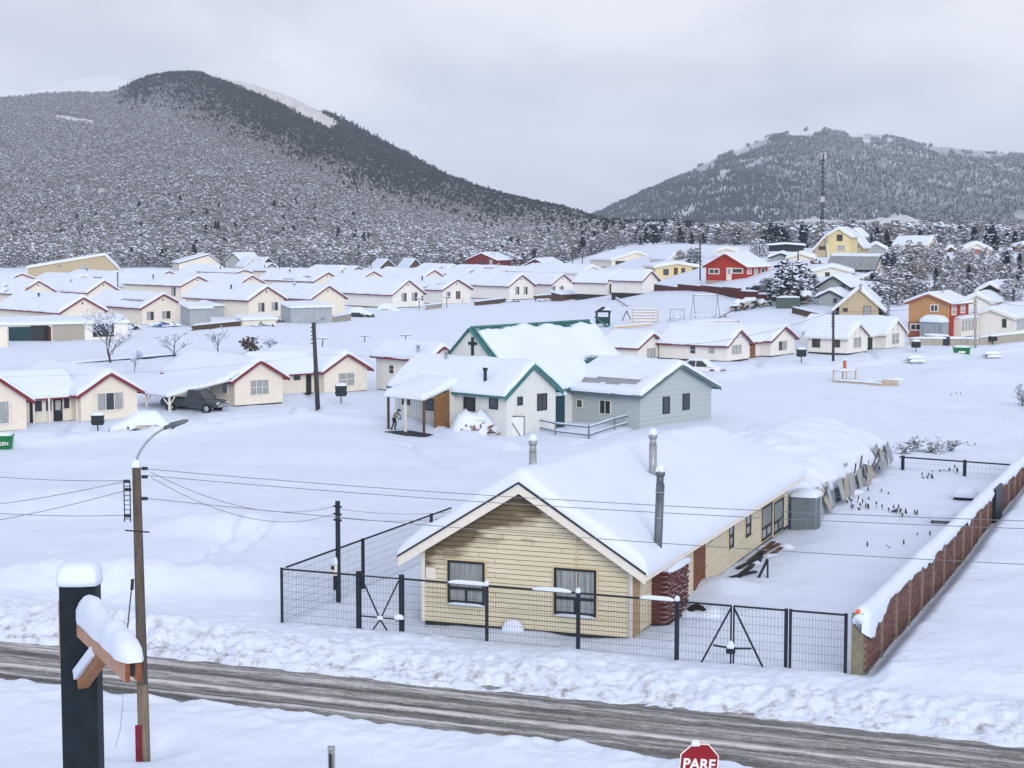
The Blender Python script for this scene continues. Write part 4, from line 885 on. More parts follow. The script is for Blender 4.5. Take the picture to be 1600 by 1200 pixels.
mb = MB(); mb.box((a_.x, -1.6, -.5), (b_.x, -.03, 2.2)); mb.build('porch', mat('pale_blue_porch', (.30, .40, .48), var=.08), OH.E)
for i in range(4): mb = MB(); x_ = a_.x + .15 + i * (b_.x - a_.x) / 4; mb.box((x_, -1.64, .5), (x_ + (b_.x - a_.x) / 4 - .3, -1.602, 1.9)); mb.build('pane', M_CURT, OH.E)
mb = MB(); mb.pillow(((a_.x + b_.x) / 2, -.85, 2.2), b_.x - a_.x + .5, 2.2, .9); mb.build('roof_snow', M_SNOWR, OH.E)
mb = MB(); mb.box((OH.w + .03, 1.2, .3), (OH.w + 1.0, 6.2, 2.6)); bay = mb.build('bay_window', M_TRIMW, OH.E)
for i in range(5): mb = MB(); mb.box((OH.w + 1.003, 1.4 + i * .95, 1.0), (OH.w + 1.02, 1.4 + i * .95 + .7, 2.3)); mb.build('pane', M_CURT, bay)
mb = MB(); mb.pillow((OH.w + .6, 3.7, 2.6), 1.7, 5.4, .35); mb.build('snow_cap', M_SNOWR, bay)
PH = simple('long white house with low gable at the right edge', 1514, 524, 1582, 494, 483, 12, a=-30, Lu=1660, wall=M_WHITE, trim=M_TRIMW, found=False, wins=[('r', 1588, 498, 1600, 515, M_TRIMW, M_CURT, 2, 1)])
add_window(PH, 'f', 1566, 498, 1573, 512, M_TRIMW, M_GLASS)
simple('dark-gabled house under broad snow roof above the right-edge white house', 1528, 466, 1566, 453, 443, 12, a=-25, wall=M_DARK, trim=M_TRIMW, found=False)
simple('low white gable in front of the dark-gabled house', 1506, 484, 1546, 470, 460, 10, a=-25, wall=M_WHITE, trim=M_TRIMW, found=False)
simple('long cream house with balcony gable on the hilltop at right', 1449, 396, 1463, 381, 371, 10, a=50, Lu=1397, wall=M_CREAM, trim=M_TRIMW, found=False, wins=[('s', 1416, 383, 1419, 386, M_DARK, M_GLASS), ('s', 1425, 382, 1429, 386, M_DARK, M_GLASS)])
simple('white hillside house with rust-red centre, far right', 1504, 402, 1546, 389, 380, 6, a=-10, wall=M_WHITE, trim=M_TRIMW, found=False, wins=[('f', 1523, 390, 1530, 398, M_BRICKRED, M_BRICKRED), ('f', 1532, 390, 1538, 399, M_BRICKRED, M_GLASS)])
simple('small rust-brown hut among scrub on the hilltop', 1478, 396, 1494, 390, 385, 5, a=-10, wall=M_BROWN, trim=M_TRIMW, found=False)
simple('red-walled house at the far right edge of the hilltop', 1588, 394, 1640, 384, 378, 8, a=-10, wall=M_DRED, trim=M_TRIMW, found=False)
simple('long dark open shed with flat snow roof left of the yellow mansion', 1201, 394, 1256, 384, 382, 6, a=-8, wall=M_DARK, trim=M_DARK, found=False)
simple('small cream house below the dark open shed', 1232, 410, 1270, 402, 396, 6, a=-12, wall=M_CREAM, trim=M_TRIMW, found=False)
simple('pale house behind the red house, only its snow roof showing', 1120, 404, 1150, 392, 388, 8, a=-12, wall=M_CREAM, trim=M_TRIMW, found=False)
simple('small grey gabled house left of the cream hilltop house', 1204, 410, 1236, 402, 396, 6, a=-12, wall=M_GREYB, trim=M_DARK, found=False)
simple('snow-roofed house just right of the yellow mansion', 1352, 398, 1384, 388, 380, 8, a=-12, wall=M_GREYB, trim=M_TRIMW, found=False)

# stepped retaining wall below the red house
st = [(1023, 446, 458), (1060, 445, 458), (1096, 447, 459), (1131, 449, 464), (1157, 455, 470), (1184, 460, 471), (1216, 463, 473)]
RW = empty('retaining_wall', G(1023, 458), 0, 'long stepped red-brown retaining wall above the playground', 'wall')
p0 = G(1023, 457); p1 = G(1216, 467)
for i in range(len(st) - 1):
    f0 = (st[i][0] - 1023) / 193; f1 = (st[i + 1][0] - 1023) / 193
    a_ = G(st[i][0], st[i][2] - 1); b_ = G(st[i + 1][0], st[i + 1][2] - 1); zt = plane_hit((st[i][0] + st[i + 1][0]) / 2, st[i][1], (a_ + b_) / 2, Vector((0, 1, 0))).z
    o0 = p0; mb = MB(); zb = min(a_.z, b_.z) - 2.0
    mb.beam(Vector((a_.x, a_.y, (zt + zb) / 2)) - o0, Vector((b_.x, b_.y, (zt + zb) / 2)) - o0, .3, zt - zb); mb.build('wall_panel', M_BRICK, RW)
    c_ = (a_ + b_) / 2 - o0; mb = MB(); mb.pillow((c_.x, c_.y, zt - o0.z), (b_ - a_).length, .5, .22, rz=math.atan2(b_.y - a_.y, b_.x - a_.x)); mb.build('snow_cap', M_SNOWR, RW)
RW.location = p0

# ---------------------------------------------------------------- sheds, lean-tos and clutter of the middle rows
def shed(label, u0, v0, u1, vt, dep, a=42, wall=M_CORR, th=.35, name='shed', slope=.12, parts=(), ribs=True):
    P = G(u0, v0); a_ = R(a); d = Vector((math.cos(a_), math.sin(a_), 0)); n = Vector((-math.sin(a_), math.cos(a_), 0))
    lo, hi = .2, 60
    for _ in range(40):
        m_ = (lo + hi) / 2
        if project(P + d * m_)[0] < u1: lo = m_
        else: hi = m_
    w = lo; h = plane_hit(u0, vt, P, n).z - P.z
    E = empty(name, P, a_, label, 'shed'); mb = MB()
    mb.prism([(0, 0, -.8), (0, dep, -.8), (0, dep, h + slope * dep), (0, 0, h)], (w, 0, 0)); mb.build('wall', wall, E)
    if ribs:
        n_ = int(w / .35)
        for i in range(n_): mb = MB(); mb.box((w * (i + .3) / n_, -.03, -.5), (w * (i + .55) / n_, -.004, h - .05)); mb.build('rib', wall, E)
    sn_ = snow_sheet(edge_space(-.3, w + .3, 8), edge_space(-.35, dep + .2, 6), lambda x: x * 0 + h, th, u0)
    sn_.v = [(x_, y_, z_ + slope * y_) for (x_, y_, z_) in sn_.v]; sn_.build('roof_snow', M_SNOWR, E)
    return E, w, h
E_, w_, h_ = shed('long lean-to in front of the far-left gable, grey plank wall and dark bays', 14, 536, 200, 508, 4.5, a=24, wall=M_WHITE, ribs=False)
wdt = w_
def bay(E, x0, x1, z0, z1, m, nm): mb = MB(); mb.box((x0 * wdt, -.04, z0), (x1 * wdt, -.006, z1)); mb.build(nm, m, E)
bay(E_, 0.0, .18, -.6, h_ - .25, M_TARP, 'tarp'); bay(E_, .18, .33, -.6, h_ - .15, M_FOUND, 'bay_shade_panel'); bay(E_, .29, .35, -.6, h_ - .3, M_BRICK, 'brick_pier'); bay(E_, .36, .63, -.6, h_ - .1, M_CONC, 'plank_panel'); bay(E_, .70, .88, .5, h_ - .1, M_FOUND, 'bay_shade_panel')  # bay openings are flat dark panels, their inner shade put into the colour
shed('light grey corrugated shed right of the blue-tarped pile', 297, 513, 330, 482, 4, a=30)
shed('grey corrugated annex left of the two-window house behind the street pole', 332, 498, 386, 478, 4, a=35)
shed('corrugated shed with snow canopy behind the street pole', 455, 507, 519, 481, 4, a=30)
shed('low brick-red bunker shed under snow below the long white wall', 876, 472, 902, 460, 3, a=35, wall=M_BROWN, ribs=False)
shed('low white garden wall block under snow, centre left', 380, 511, 432, 500, 2.5, a=30, wall=M_CREAM, ribs=False)
shed('white planked lean-to beside the far-left lean-to', -30, 545, 12, 508, 3, a=24, wall=M_CREAM, ribs=False)
# extra long snow roofs between the rows
for (u_, v_, u2_, ve_, va_, LL, lab) in [(108, 452, 150, 440, 430, 16, 'broad plain snow roof left of the far-left pole'), (205, 460, 248, 446, 432, 14, 'broad snow roof right of the far-left pole'),
    (470, 446, 505, 434, 422, 14, 'plain snow roof behind the long red eave'), (612, 446, 650, 434, 424, 14, 'plain snow roof left of the row-end gable'), (765, 440, 800, 428, 417, 16, 'plain snow roof left of the tiny gable below maroon'),
    (905, 440, 945, 426, 416, 16, 'plain snow roof behind the twin-gabled house'), (325, 440, 360, 428, 416, 14, 'plain snow roof under the cream lopsided house'), (520, 440, 555, 428, 417, 12, 'plain snow roof below forest, left of the A-frames'),
    (-40, 450, 8, 436, 424, 12, 'plain snow roof at the left edge below the lodge'), (690, 434, 725, 424, 414, 12, 'plain snow roof below the red lodge')]:
    house(lab, u_, v_, u2_, ve_, va_, LL, a=44, wall=M_WHITE, trim=M_TRIMW, found=False, group='plain snow-roofed houses', th=.4)
# ================================================================== FOREGROUND HOUSE AND YARD
FH = house('long cream clapboard house with thick snow roof behind the mesh fence', 662, 983, 985, 853, 757, 21.8, a=-21, wall=mat('shade_dark_sheathing', (.10, .08, .05), var=.2), trim=M_TRIMW, th=.46, ground=2.34, oh=.62, og=.5, bb=.31, found=True, seed=3.3)  # wall core coloured dark to paint the shadow in the gaps between boards
E = FH.E; w, L, he, hr = FH.w, FH.L, FH.he, FH.hr; xr = w / 2
sl = (hr - he) / xr
for ch in FH.E.children:        # the old roof sags towards its far end
    if ch.name.split('.')[0] in ('roof', 'roof_snow', 'wall'):
        for v_ in ch.data.vertices:
            if v_.co.z > he: v_.co.z -= min(1.15, (v_.co.z - he) / (hr - he)) * .75 * max(0, v_.co.y / L) ** 1.3
for (xa, sgn) in ((-.64, 1), (w + .64, -1)):      # dark drip edge between board and snow
    za = he - sl * .64; mb = MB(); mb.beam((xa, -.56, za + .125), (xr, -.56, hr + .125), .05, .055); mb.build('drip_edge', M_DARK, E)
bh = .152; rnd = random.Random(5)
M_CLAP = mat('clapboard', (.58, .54, .395), rough=.65, col2=(.66, .63, .495), scale=1.2, stretch=(.5, .5, 5), bump=.12, bscale=25)
t = M_CLAP.node_tree; N = t.nodes; b = N['Principled BSDF']       # rain grime below the verges, with its own ragged outline
tcn = N.new('ShaderNodeTexCoord'); mpn = N.new('ShaderNodeMapping'); mpn.inputs['Scale'].default_value = (.55, .55, 2.2); t.links.new(tcn.outputs['Object'], mpn.inputs[0])
nz = N.new('ShaderNodeTexNoise'); nz.inputs['Scale'].default_value = 1.3; nz.inputs['Detail'].default_value = 6; t.links.new(mpn.outputs[0], nz.inputs['Vector'])
sx = N.new('ShaderNodeSeparateXYZ'); t.links.new(tcn.outputs['Object'], sx.inputs[0])
ab = N.new('ShaderNodeMath'); ab.operation = 'MULTIPLY_ADD'; ab.inputs[1].default_value = -sl * .9; ab.inputs[2].default_value = 0; t.links.new(sx.outputs[0], ab.inputs[0])
zz1 = N.new('ShaderNodeMath'); zz1.operation = 'ADD'; t.links.new(sx.outputs[2], zz1.inputs[0]); t.links.new(ab.outputs[0], zz1.inputs[1])
g1 = N.new('ShaderNodeMapRange'); g1.inputs[1].default_value = he - 1.35; g1.inputs[2].default_value = he - .3; g1.inputs[3].default_value = -.15; g1.inputs[4].default_value = .34; t.links.new(zz1.outputs[0], g1.inputs[0])
sm = N.new('ShaderNodeMath'); sm.operation = 'ADD'; t.links.new(g1.outputs[0], sm.inputs[0]); t.links.new(nz.outputs[0], sm.inputs[1])
g2_ = N.new('ShaderNodeMapRange'); g2_.inputs[1].default_value = .47; g2_.inputs[2].default_value = .68; g2_.inputs[4].default_value = .88; t.links.new(sm.outputs[0], g2_.inputs[0])
mxs = N.new('ShaderNodeMix'); mxs.data_type = 'RGBA'; mxs.inputs[7].default_value = (.10, .07, .035, 1); src = b.inputs['Base Color'].links[0].from_socket
t.links.new(g2_.outputs[0], mxs.inputs[0]); t.links.new(src, mxs.inputs[6]); t.links.new(mxs.outputs[2], b.inputs['Base Color'])
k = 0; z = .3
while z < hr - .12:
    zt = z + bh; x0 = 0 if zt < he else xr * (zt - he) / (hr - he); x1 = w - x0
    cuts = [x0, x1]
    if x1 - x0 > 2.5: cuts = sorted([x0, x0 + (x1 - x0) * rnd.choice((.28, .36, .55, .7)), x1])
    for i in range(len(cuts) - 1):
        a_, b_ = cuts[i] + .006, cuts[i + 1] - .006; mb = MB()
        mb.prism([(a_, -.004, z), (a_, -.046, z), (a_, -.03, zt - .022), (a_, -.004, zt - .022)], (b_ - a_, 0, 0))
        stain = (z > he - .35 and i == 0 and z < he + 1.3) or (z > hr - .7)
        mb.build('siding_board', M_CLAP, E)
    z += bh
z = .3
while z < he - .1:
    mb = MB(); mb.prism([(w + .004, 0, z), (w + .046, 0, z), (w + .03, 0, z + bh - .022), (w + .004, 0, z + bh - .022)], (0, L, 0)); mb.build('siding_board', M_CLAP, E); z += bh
for (x_, y_) in ((-.05, -.05), (w - .07, -.05)): mb = MB(); mb.box((x_, y_, .28), (x_ + .12, y_ + .1, he + .1)); mb.build('corner_board', M_TRIMW, E)
mb = MB(); mb.box((w + .045, .02, .25), (w + .07, .75, he - .15)); mb.build('corner_panel', mat('bare_board', (.38, .28, .16), var=.15), E)
mb = MB(); mb.tube([(w + .05, -.13, -.3), (w + .05, -.13, he - .35), (w + .3, -.3, he - .1)], .055, 8); mb.build('downpipe', M_TRIMW, E)
def house_window(H, s, u0, v0, u1, v1, split=.36, bot=2):
    um = (u0 + u1) / 2; vm = (v0 + v1) / 2; P, N, ax, nr = face(H, s)
    a_, b_ = on_face(H, s, u0, vm), on_face(H, s, u1, vm); t_, g_ = on_face(H, s, um, v0), on_face(H, s, um, v1)
    W = abs((b_ - a_).dot(ax)); hh = t_.z - g_.z; o = Vector((a_.x, a_.y, g_.z)) + nr * .062; up = Vector((0, 0, 1)); mb = MB()
    def bx(x0, x1, z0, z1, t0, t1, B): B.prism([o + ax * x0 + up * z0 + nr * t0, o + ax * x1 + up * z0 + nr * t0, o + ax * x1 + up * z1 + nr * t0, o + ax * x0 + up * z1 + nr * t0], nr * (t1 - t0))
    f = .075
    bx(0, W, 0, f * 1.3, -.02, .04, mb); bx(0, W, hh - f, hh, -.02, .04, mb); bx(0, f, f, hh - f, -.02, .04, mb); bx(W - f, W, f, hh - f, -.02, .04, mb); bx(f, W - f, hh * split - f * .6, hh * split + f * .6, -.02, .036, mb)
    if bot == 2: bx(W / 2 - f * .5, W / 2 + f * .5, f, hh * split, -.02, .034, mb)
    fr = mb.build('window', M_DARK, H.E)
    cells = [(f, W - f, hh * split, hh - f)] + ([(f, W / 2, f, hh * split), (W / 2, W - f, f, hh * split)] if bot == 2 else [(f, W - f, f, hh * split)])
    for c in cells: p = MB(); bx(*c, .002, .01, p); p.build('pane', M_CURTN, fr)
    if s == 'f': sn_ = MB(); q_ = o + ax * (W / 2) + nr * .05; sn_.pillow((q_.x, q_.y, q_.z - .01), W * .96, .1, .05, n=8, lump=.6); sn_.build('sill_snow', M_SNOWR, fr)
    tr = MB(); g = .05
    for c in ((-g, W + g, -g, 0), (-g, W + g, hh, hh + g), (-g, 0, 0, hh), (W, W + g, 0, hh)): bx(*c, -.03, .02, tr)
    tr.build('casing', M_SIDING, fr)
M_CURTN = mat('net_curtain_glass', (.13, .16, .175), rough=.1, col2=(.36, .40, .42), scale=6, stretch=(2, 2, .12), spec=.6)
house_window(FH, 'f', 701, 876, 759, 943); house_window(FH, 'f', 867, 888, 933, 961)
house_window(FH, 'r', 1136, 818, 1143, 856, .5, 1); house_window(FH, 'r', 1162, 803, 1170, 838, .5, 1); house_window(FH, 'r', 1187, 789, 1203, 841); house_window(FH, 'r', 1206, 781, 1221, 831)
a_ = on_face(FH, 'r', 1044, 880).y; b_ = on_face(FH, 'r', 1067, 880).y
mb = MB(); mb.box((w + .045, a_, .35), (w + .09, b_, he - .08)); gp = mb.build('glazed_door', mat('blue_grey_panel', (.20, .27, .32), rough=.3, var=.12), E)
mb = MB(); mb.box((w + .045, b_ + .0, .3), (w + .12, b_ + .1, he - .05)); mb.box((w + .045, a_, 1.0), (w + .11, b_, 1.07)); mb.build('door_frame', M_DARK, gp)
a_ = on_face(FH, 'r', 1082, 880).y; b_ = on_face(FH, 'r', 1098, 880).y; mb = MB()
mb.box((w + .045, a_, .25), (w + .10, b_, he - .03)); mb.build('rusty_panel', M_RUST, E)
a_ = on_face(FH, 'f', 667, 893); mb = MB(); mb.box((a_.x, -.07, a_.z - .2), (a_.x + .32, -.04, a_.z + .15)); mb.build('wall_plate', M_TRIMW, E)
mb = MB(); q = on_face(FH, 'f', 902, 840); mb.tube([(q.x, -.06, q.z - 1.6), (q.x, -.06, q.z + .35)], .02, 5); mb.build('conduit', M_SIDING, E)
mb = MB(); q = on_face(FH, 'f', 805, 980); mb.pillow((q.x, -.2, .12), .75, .35, .5, n=8); mb.build('snow_clump', M_SNOWR, E)
# flue pipes on the right-hand slope
def slope_hit(u, v, ex=.0):
    nl = Vector((sl, 0, 1)).normalized(); nw = (FH.d * nl.x + Vector((0, 0, nl.z))); p = FH.P + FH.d * w + Vector((0, 0, he + .1 + ex))
    h = plane_hit(u, v, p, nw) - FH.P; return Vector((h.dot(FH.d), h.dot(FH.n), h.z))
def pipe(b, h, r, m, lean, snow=True, neck=True):
    t = b + Vector((lean[0], lean[1], h)); mb = MB(); mb.tube([b - Vector((0, 0, .6)), t - Vector((0, 0, .4 if neck else 0))], r, 14)
    if neck:
        d_ = (t - b).normalized(); mb.tube([t - d_ * .4, t - d_ * .14], r * .86, 14); mb.tube([t - d_ * .16, t], r * 1.12, 14)
    f = mb.build('flue', m, E)
    for zz in (.35, .7):
        q = b + (t - b) * zz; mb = MB(); d_ = (t - b).normalized(); mb.tube([q, q + d_ * .03], r * 1.04, 14); mb.build('pipe_band', M_GALV, f)
    if snow: mb = MB(); mb.pillow(t, r * 2.2, r * 2.2, r * 1.5, n=8); mb.build('snow_cap', M_SNOWR, f)
M_FLUE = mat('weathered_flue', (.08, .105, .125), col2=(.17, .20, .22), rough=.5, metal=.3, scale=3, stretch=(1, 1, .4))
pipe(slope_hit(1027, 850, .4), 2.25, .13, M_FLUE, (.05, .12))
pipe(slope_hit(1020, 734, .4), 1.25, .135, M_GALV, (0, 0))
pipe(Vector((xr - .15, 1.1, hr + .1)), 1.15, .12, M_GALV, (0, 0))
# brick pier against the side wall, its bricks standing loose and snow-topped
BS = empty('brick_stack', FH.P + FH.d * (w - .22) + FH.n * 2.1, FH.a, 'dark red brick stack topped with snow, against the cream house side wall', 'brick stack')
bx0, bxw, bd, bz = .0, .72, 2.6, 1.95
mb = MB(); mb.box((.03, .03, -.8), (bxw - .06, bd - .05, bz - .03)); mb.build('core', M_BRICK, BS)
mb = MB(); mb.box((-.05, -.05, -.9), (bxw + .08, bd, .28)); mb.build('plinth', M_FOUND, BS)
bm = MB(); bm.box((-.12, -.055, 0), (.12, .055, .068)); me_b = bm.mesh('brick', [M_BRICK, M_SNOWR]); me_b.polygons[1].material_index = 1
for c in range(21):
    z_ = .29 + c * .079
    for i in range(11):
        y_ = .12 + i * .245 + (.12 if c % 2 else 0)
        if y_ > bd - .1: continue
        o = mesh_obj('brick', me_b, BS); o.location = (bxw - .055 + abs(rnd.gauss(0, .022)), y_, z_); o.rotation_euler = (rnd.gauss(0, .02), rnd.gauss(0, .03), math.pi / 2 + rnd.gauss(0, .06))
    for i in range(3):
        x_ = .12 + i * .235 + (.06 if c % 2 else 0)
        if x_ > bxw - .1: continue
        o = mesh_obj('brick', me_b, BS); o.location = (x_, .03 - abs(rnd.gauss(0, .006)), z_); o.rotation_euler = (0, 0, rnd.gauss(0, .02))
mb = MB(); mb.pillow((bxw * .62, bd * .5, bz - .02), .95, bd * .95, .3, n=10, lump=.3); mb.build('snow_cap', M_SNOWR, BS)
# boards and junk half buried along the side wall
JK = empty('board_pile', FH.P + FH.d * (w + .7) + FH.n * 9.5, FH.a, 'heap of dark boards half buried in snow along the cream house wall', 'board pile')
for i in range(9):
    y_ = rnd.uniform(0, 8.5); mb = MB(); mb.beam((rnd.uniform(-.5, .1), y_, rnd.uniform(.1, .35)), (rnd.uniform(.0, .5), y_ + rnd.uniform(.6, 1.5), rnd.uniform(.3, .7)), .2, .05); mb.build('board', M_DARK if i % 2 else M_BROWN, JK)
for i in range(12): mb = MB(); mb.pillow((rnd.uniform(-.4, .5), rnd.uniform(0, 8.5), -.4), rnd.uniform(.7, 1.4), rnd.uniform(.7, 1.9), rnd.uniform(.55, .85), n=10, seed=i, lump=.4, p=2.3, rz=rnd.uniform(-.5, .5)); mb.build('snow_clump', M_SNOWR, JK)
mb = MB(); mb.beam((.7, .8, .1), (.95, 1.5, .85), .07, .07); mb.beam((1.1, .9, .1), (.95, 1.5, .85), .07, .07); mb.build('trestle', M_DARK, JK)
BR = empty('tyre_heap', FH.P + FH.d * (w + 1.0) + FH.n * 3.9, FH.a, 'dark tyre half buried in snow right of the brick stack', 'tyre')
mb = MB(); mb.tube([(.28 * math.cos(t_ * .5236), .1 * math.sin(t_ * 1.1) * 0, .25 + .28 * math.sin(t_ * .5236)) for t_ in range(13)], .1, 8, cap=False); mb.build('tyre', M_RUBBER, BR)
mb = MB(); mb.pillow((.1, .3, .0), 1.5, 1.3, .55, n=10, lump=.9, p=2.3); mb.build('snow_clump', M_SNOWR, BR)

# ---------------------------------------------------------------- mesh fence along the road
F0 = Vector((-7.17, 55.0, 0)); FD = Vector((RDX, RDY, 0)); FN = Vector((RNX, RNY, 0))
def fx(u):
    s = (u - 800) / FPX; return (s * F0.y - F0.x) / (FD.x - s * FD.y)
def wire_panel(par, x0, x1, z0, z1, nm='wire_mesh', dv=.085, dh=.22, slope=0):
    mb = MB(); r = .0035
    n_ = max(2, int((x1 - x0) / dv))
    for i in range(n_ + 1): x_ = x0 + (x1 - x0) * i / n_; mb.tube([(x_, 0, z0), (x_, 0, z1)], r, 3, cap=False)
    m_ = int((z1 - z0) / dh)
    for j in range(m_ + 1): z_ = z0 + (z1 - z0) * j / m_; mb.tube([(x0, .004, z_), (x1, .004, z_)], r * 1.2, 3, cap=False)
    return tag(mb.build(nm, M_STEEL, par), kind='stuff')
ZT, ZG = 4.34, 2.2
def post(par, x, r=.045, zt=ZT + .02, y=0): mb = MB(); mb.box((x - r, y - r, ZG - .5), (x + r, y + r, zt)); return mb.build('post', M_STEEL, par)
def rail(par, x0, x1, z=ZT): mb = MB(); mb.box((x0, -.025, z - .05), (x1, .025, z)); return mb.build('rail', M_STEEL, par)
def snow_on(par, x0, x1, z=ZT, h=.09): mb = MB(); mb.pillow(((x0 + x1) / 2, 0, z), x1 - x0, .14, h, n=8, lump=.4); return mb.build('snow_cap', M_SNOWR, par)
FA = empty('mesh_fence', (F0.x, F0.y, 0), RA, 'dark steel mesh fence in front of the cream house, beside the road', 'fence')
xa, xg0, xg1, xp1, xp2, xd0, xdm, xd1, xe = [fx(u) for u in (435, 557, 625, 760, 905, 1062, 1150, 1237, 1333)]
for x_, r_ in ((xa, .032), (xg0, .065), (xg1, .065), (xp1, .042), (xp2, .048), (xd0, .055), (xd1 - .03, .045), (xd1 + .09, .035), (xe - .05, .04)): post(FA, x_, r_, ZT + (.1 if r_ > .06 else .02))
for a_, b_ in ((xa, xg0), (xg1, xd0), (xd1 + .09, xe)): rail(FA, a_, b_); wire_panel(FA, a_, b_, ZG, ZT)
for u0_, u1_ in ((698, 764), (832, 895), (1002, 1058)): snow_on(FA, fx(u0_), fx(u1_))
for x_ in (xp2, xd0, xp1): mb = MB(); mb.pillow((x_, 0, ZT + .02), .15, .15, .12); mb.build('snow_cap', M_SNOWR, FA)
GT = empty('garden_gate', F0 + FD * xg0, RA, 'narrow X-braced steel gate in the mesh fence left of the house', 'gate')
gw = xg1 - xg0
for p_, q_ in (((.1, 0, ZT - .1), (gw * .5, 0, 3.0)), ((gw - .1, 0, ZT - .1), (gw * .5, 0, 3.0)), ((gw * .5, 0, 3.0), (gw * .22, 0, 2.45)), ((gw * .5, 0, 3.0), (gw * .82, 0, 2.35)), ((.08, 0, 3.06), (gw - .08, 0, 3.06)), ((.08, 0, ZT - .03), (gw - .08, 0, ZT - .03))):
    mb = MB(); mb.beam(p_, q_, .035, .04); mb.build('brace', M_STEEL, GT)
wire_panel(GT, .08, gw - .08, ZG, ZT - .05, dv=.1)
mb = MB(); mb.box((gw - .2, -.06, 2.98), (gw - .05, .06, 3.1)); mb.build('latch', M_GALV, GT); mb = MB(); mb.pillow((gw - .05, -.08, 3.12), .3, .18, .12); mb.build('snow_cap', M_SNOWR, GT); mb = MB(); mb.pillow((gw * .5, 0, 3.03), .22, .1, .1); mb.build('snow_cap', M_SNOWR, GT)
for (xl, xh, nm_, lab) in ((xd0, xdm, 1, 'left leaf of the double steel gate, diagonal brace rising right'), (xdm, xd1, -1, 'right leaf of the double steel gate, diagonal brace falling right')):
    D = empty('gate_leaf', F0 + FD * xl, RA, lab, 'gate', 'double yard gate leaves'); ww = xh - xl; xm = ww - .04 if nm_ > 0 else .04; xo = .35 * ww if nm_ > 0 else .68 * ww
    for p_, q_ in (((.05, 0, ZT - .03), (ww - .03, 0, ZT - .03)), ((xm, 0, 2.35), (xm, 0, ZT - .02)), ((xm, 0, ZT - .08), (xo, 0, 2.3)), ((xm, 0, 3.1), ((xm + xo) / 2, 0, 3.14))):
        mb = MB(); mb.beam(p_, q_, .04, .05); mb.build('brace', M_STEEL, D)
    wire_panel(D, .05, ww - .04, ZG, ZT - .05, dv=.1)
    if nm_ > 0: mb = MB(); mb.box((ww - .16, -.07, 2.95), (ww + .08, .07, 3.13)); mb.build('lock_box', M_STEEL, D); mb = MB(); mb.pillow((ww - .04, 0, 3.13), .22, .18, .2); mb.build('snow_cap', M_SNOWR, D)
FS = empty('mesh_fence', (F0.x, F0.y, 0), RA + math.pi / 2, 'dark steel mesh fence running back from the road along the left of the yard', 'fence')
rail(FS, .3, 13); wire_panel(FS, .1, 13, ZG, ZT)
for x_ in (5.6, 11.2): post(FS, x_, .045)
p_ = G(1405, 738); q_ = G(1592, 752)
FB = empty('mesh_fence', (p_.x, p_.y, 0), math.atan2(q_.y - p_.y, q_.x - p_.x), 'sparse dark rail fence closing the far end of the yard', 'fence'); ln = (q_ - p_).length; zt_ = AT(1405, 713, p_.y).z
mb = MB(); mb.box((0, -.03, zt_ - .07), (ln, .03, zt_)); mb.build('rail', M_STEEL, FB); wire_panel(FB, 0, ln, zt_ - 1.5, zt_, dv=.2, dh=.3)
for f_, r_ in ((.03, .07), (.555, .07), (1.0, .06)): mb = MB(); mb.box((ln * f_ - r_, -r_, zt_ - 2.2), (ln * f_ + r_, r_, zt_ + .05)); mb.build('post', M_STEEL, FB)

# ---------------------------------------------------------------- brick garden wall at the right
GW = empty('garden_wall', (WALL0[0], WALL0[1], 0), RA, 'long snow-capped brick garden wall with concrete posts along the right', 'wall'); GW.rotation_euler = (-.014, 0, RA)
WT, WB, PL = 4.22, 2.2, 2.35
mb = MB(); mb.box((-.30, -.14, WB - .6), (.02, .14, WT + .16)); cpst = mb.build('end_post', mat('mossy_post', (.14, .14, .09), col2=(.24, .22, .16), scale=5), GW)
NP = 20
mb = MB(); mb.box((-.08, .1, WB - .6), (.055, NP * PL, WT - .02)); mb.build('core', M_MORT, GW)
for i in range(1, NP + 1): mb = MB(); mb.box((.02, i * PL - .05, WB - .5), (.115, i * PL + .05, WT - .03)); mb.build('concrete_post', mat('grimy_post', (.24, .20, .17), var=.2), GW)
bm = MB(); bm.box((-.05, -.136, 0), (.05, .136, .086)); mes = []
for i_, f_ in enumerate((.8, 1.0, 1.2)): mes.append(bm.mesh('brick', mat('garden_brick_%d' % i_, tuple(c * f_ for c in (.11, .054, .048)), col2=tuple(c * f_ for c in (.18, .10, .086)), scale=4, bump=.3)))
far_b = MB(); cnt = 0
for p_ in range(NP):
    for c in range(15):
        z_ = 2.72 + c * .1
        if z_ > WT - .08: break
        for i in range(8):
            y_ = p_ * PL + .22 + i * .285 + (.14 if c % 2 else 0)
            if y_ > (p_ + 1) * PL - .2: continue
            if cnt < 296: o = mesh_obj('brick', mes[rnd.randrange(3)], GW); o.location = (.036 + rnd.gauss(0, .004), y_, z_); cnt += 1
            else: far_b.box((.0, y_ - .136, z_), (.085 + rnd.gauss(0, .004), y_ + .136, z_ + .086), rnd.randrange(3))
tag(far_b.build('far_bricks', [m_.materials[0] for m_ in mes], GW), kind='stuff')
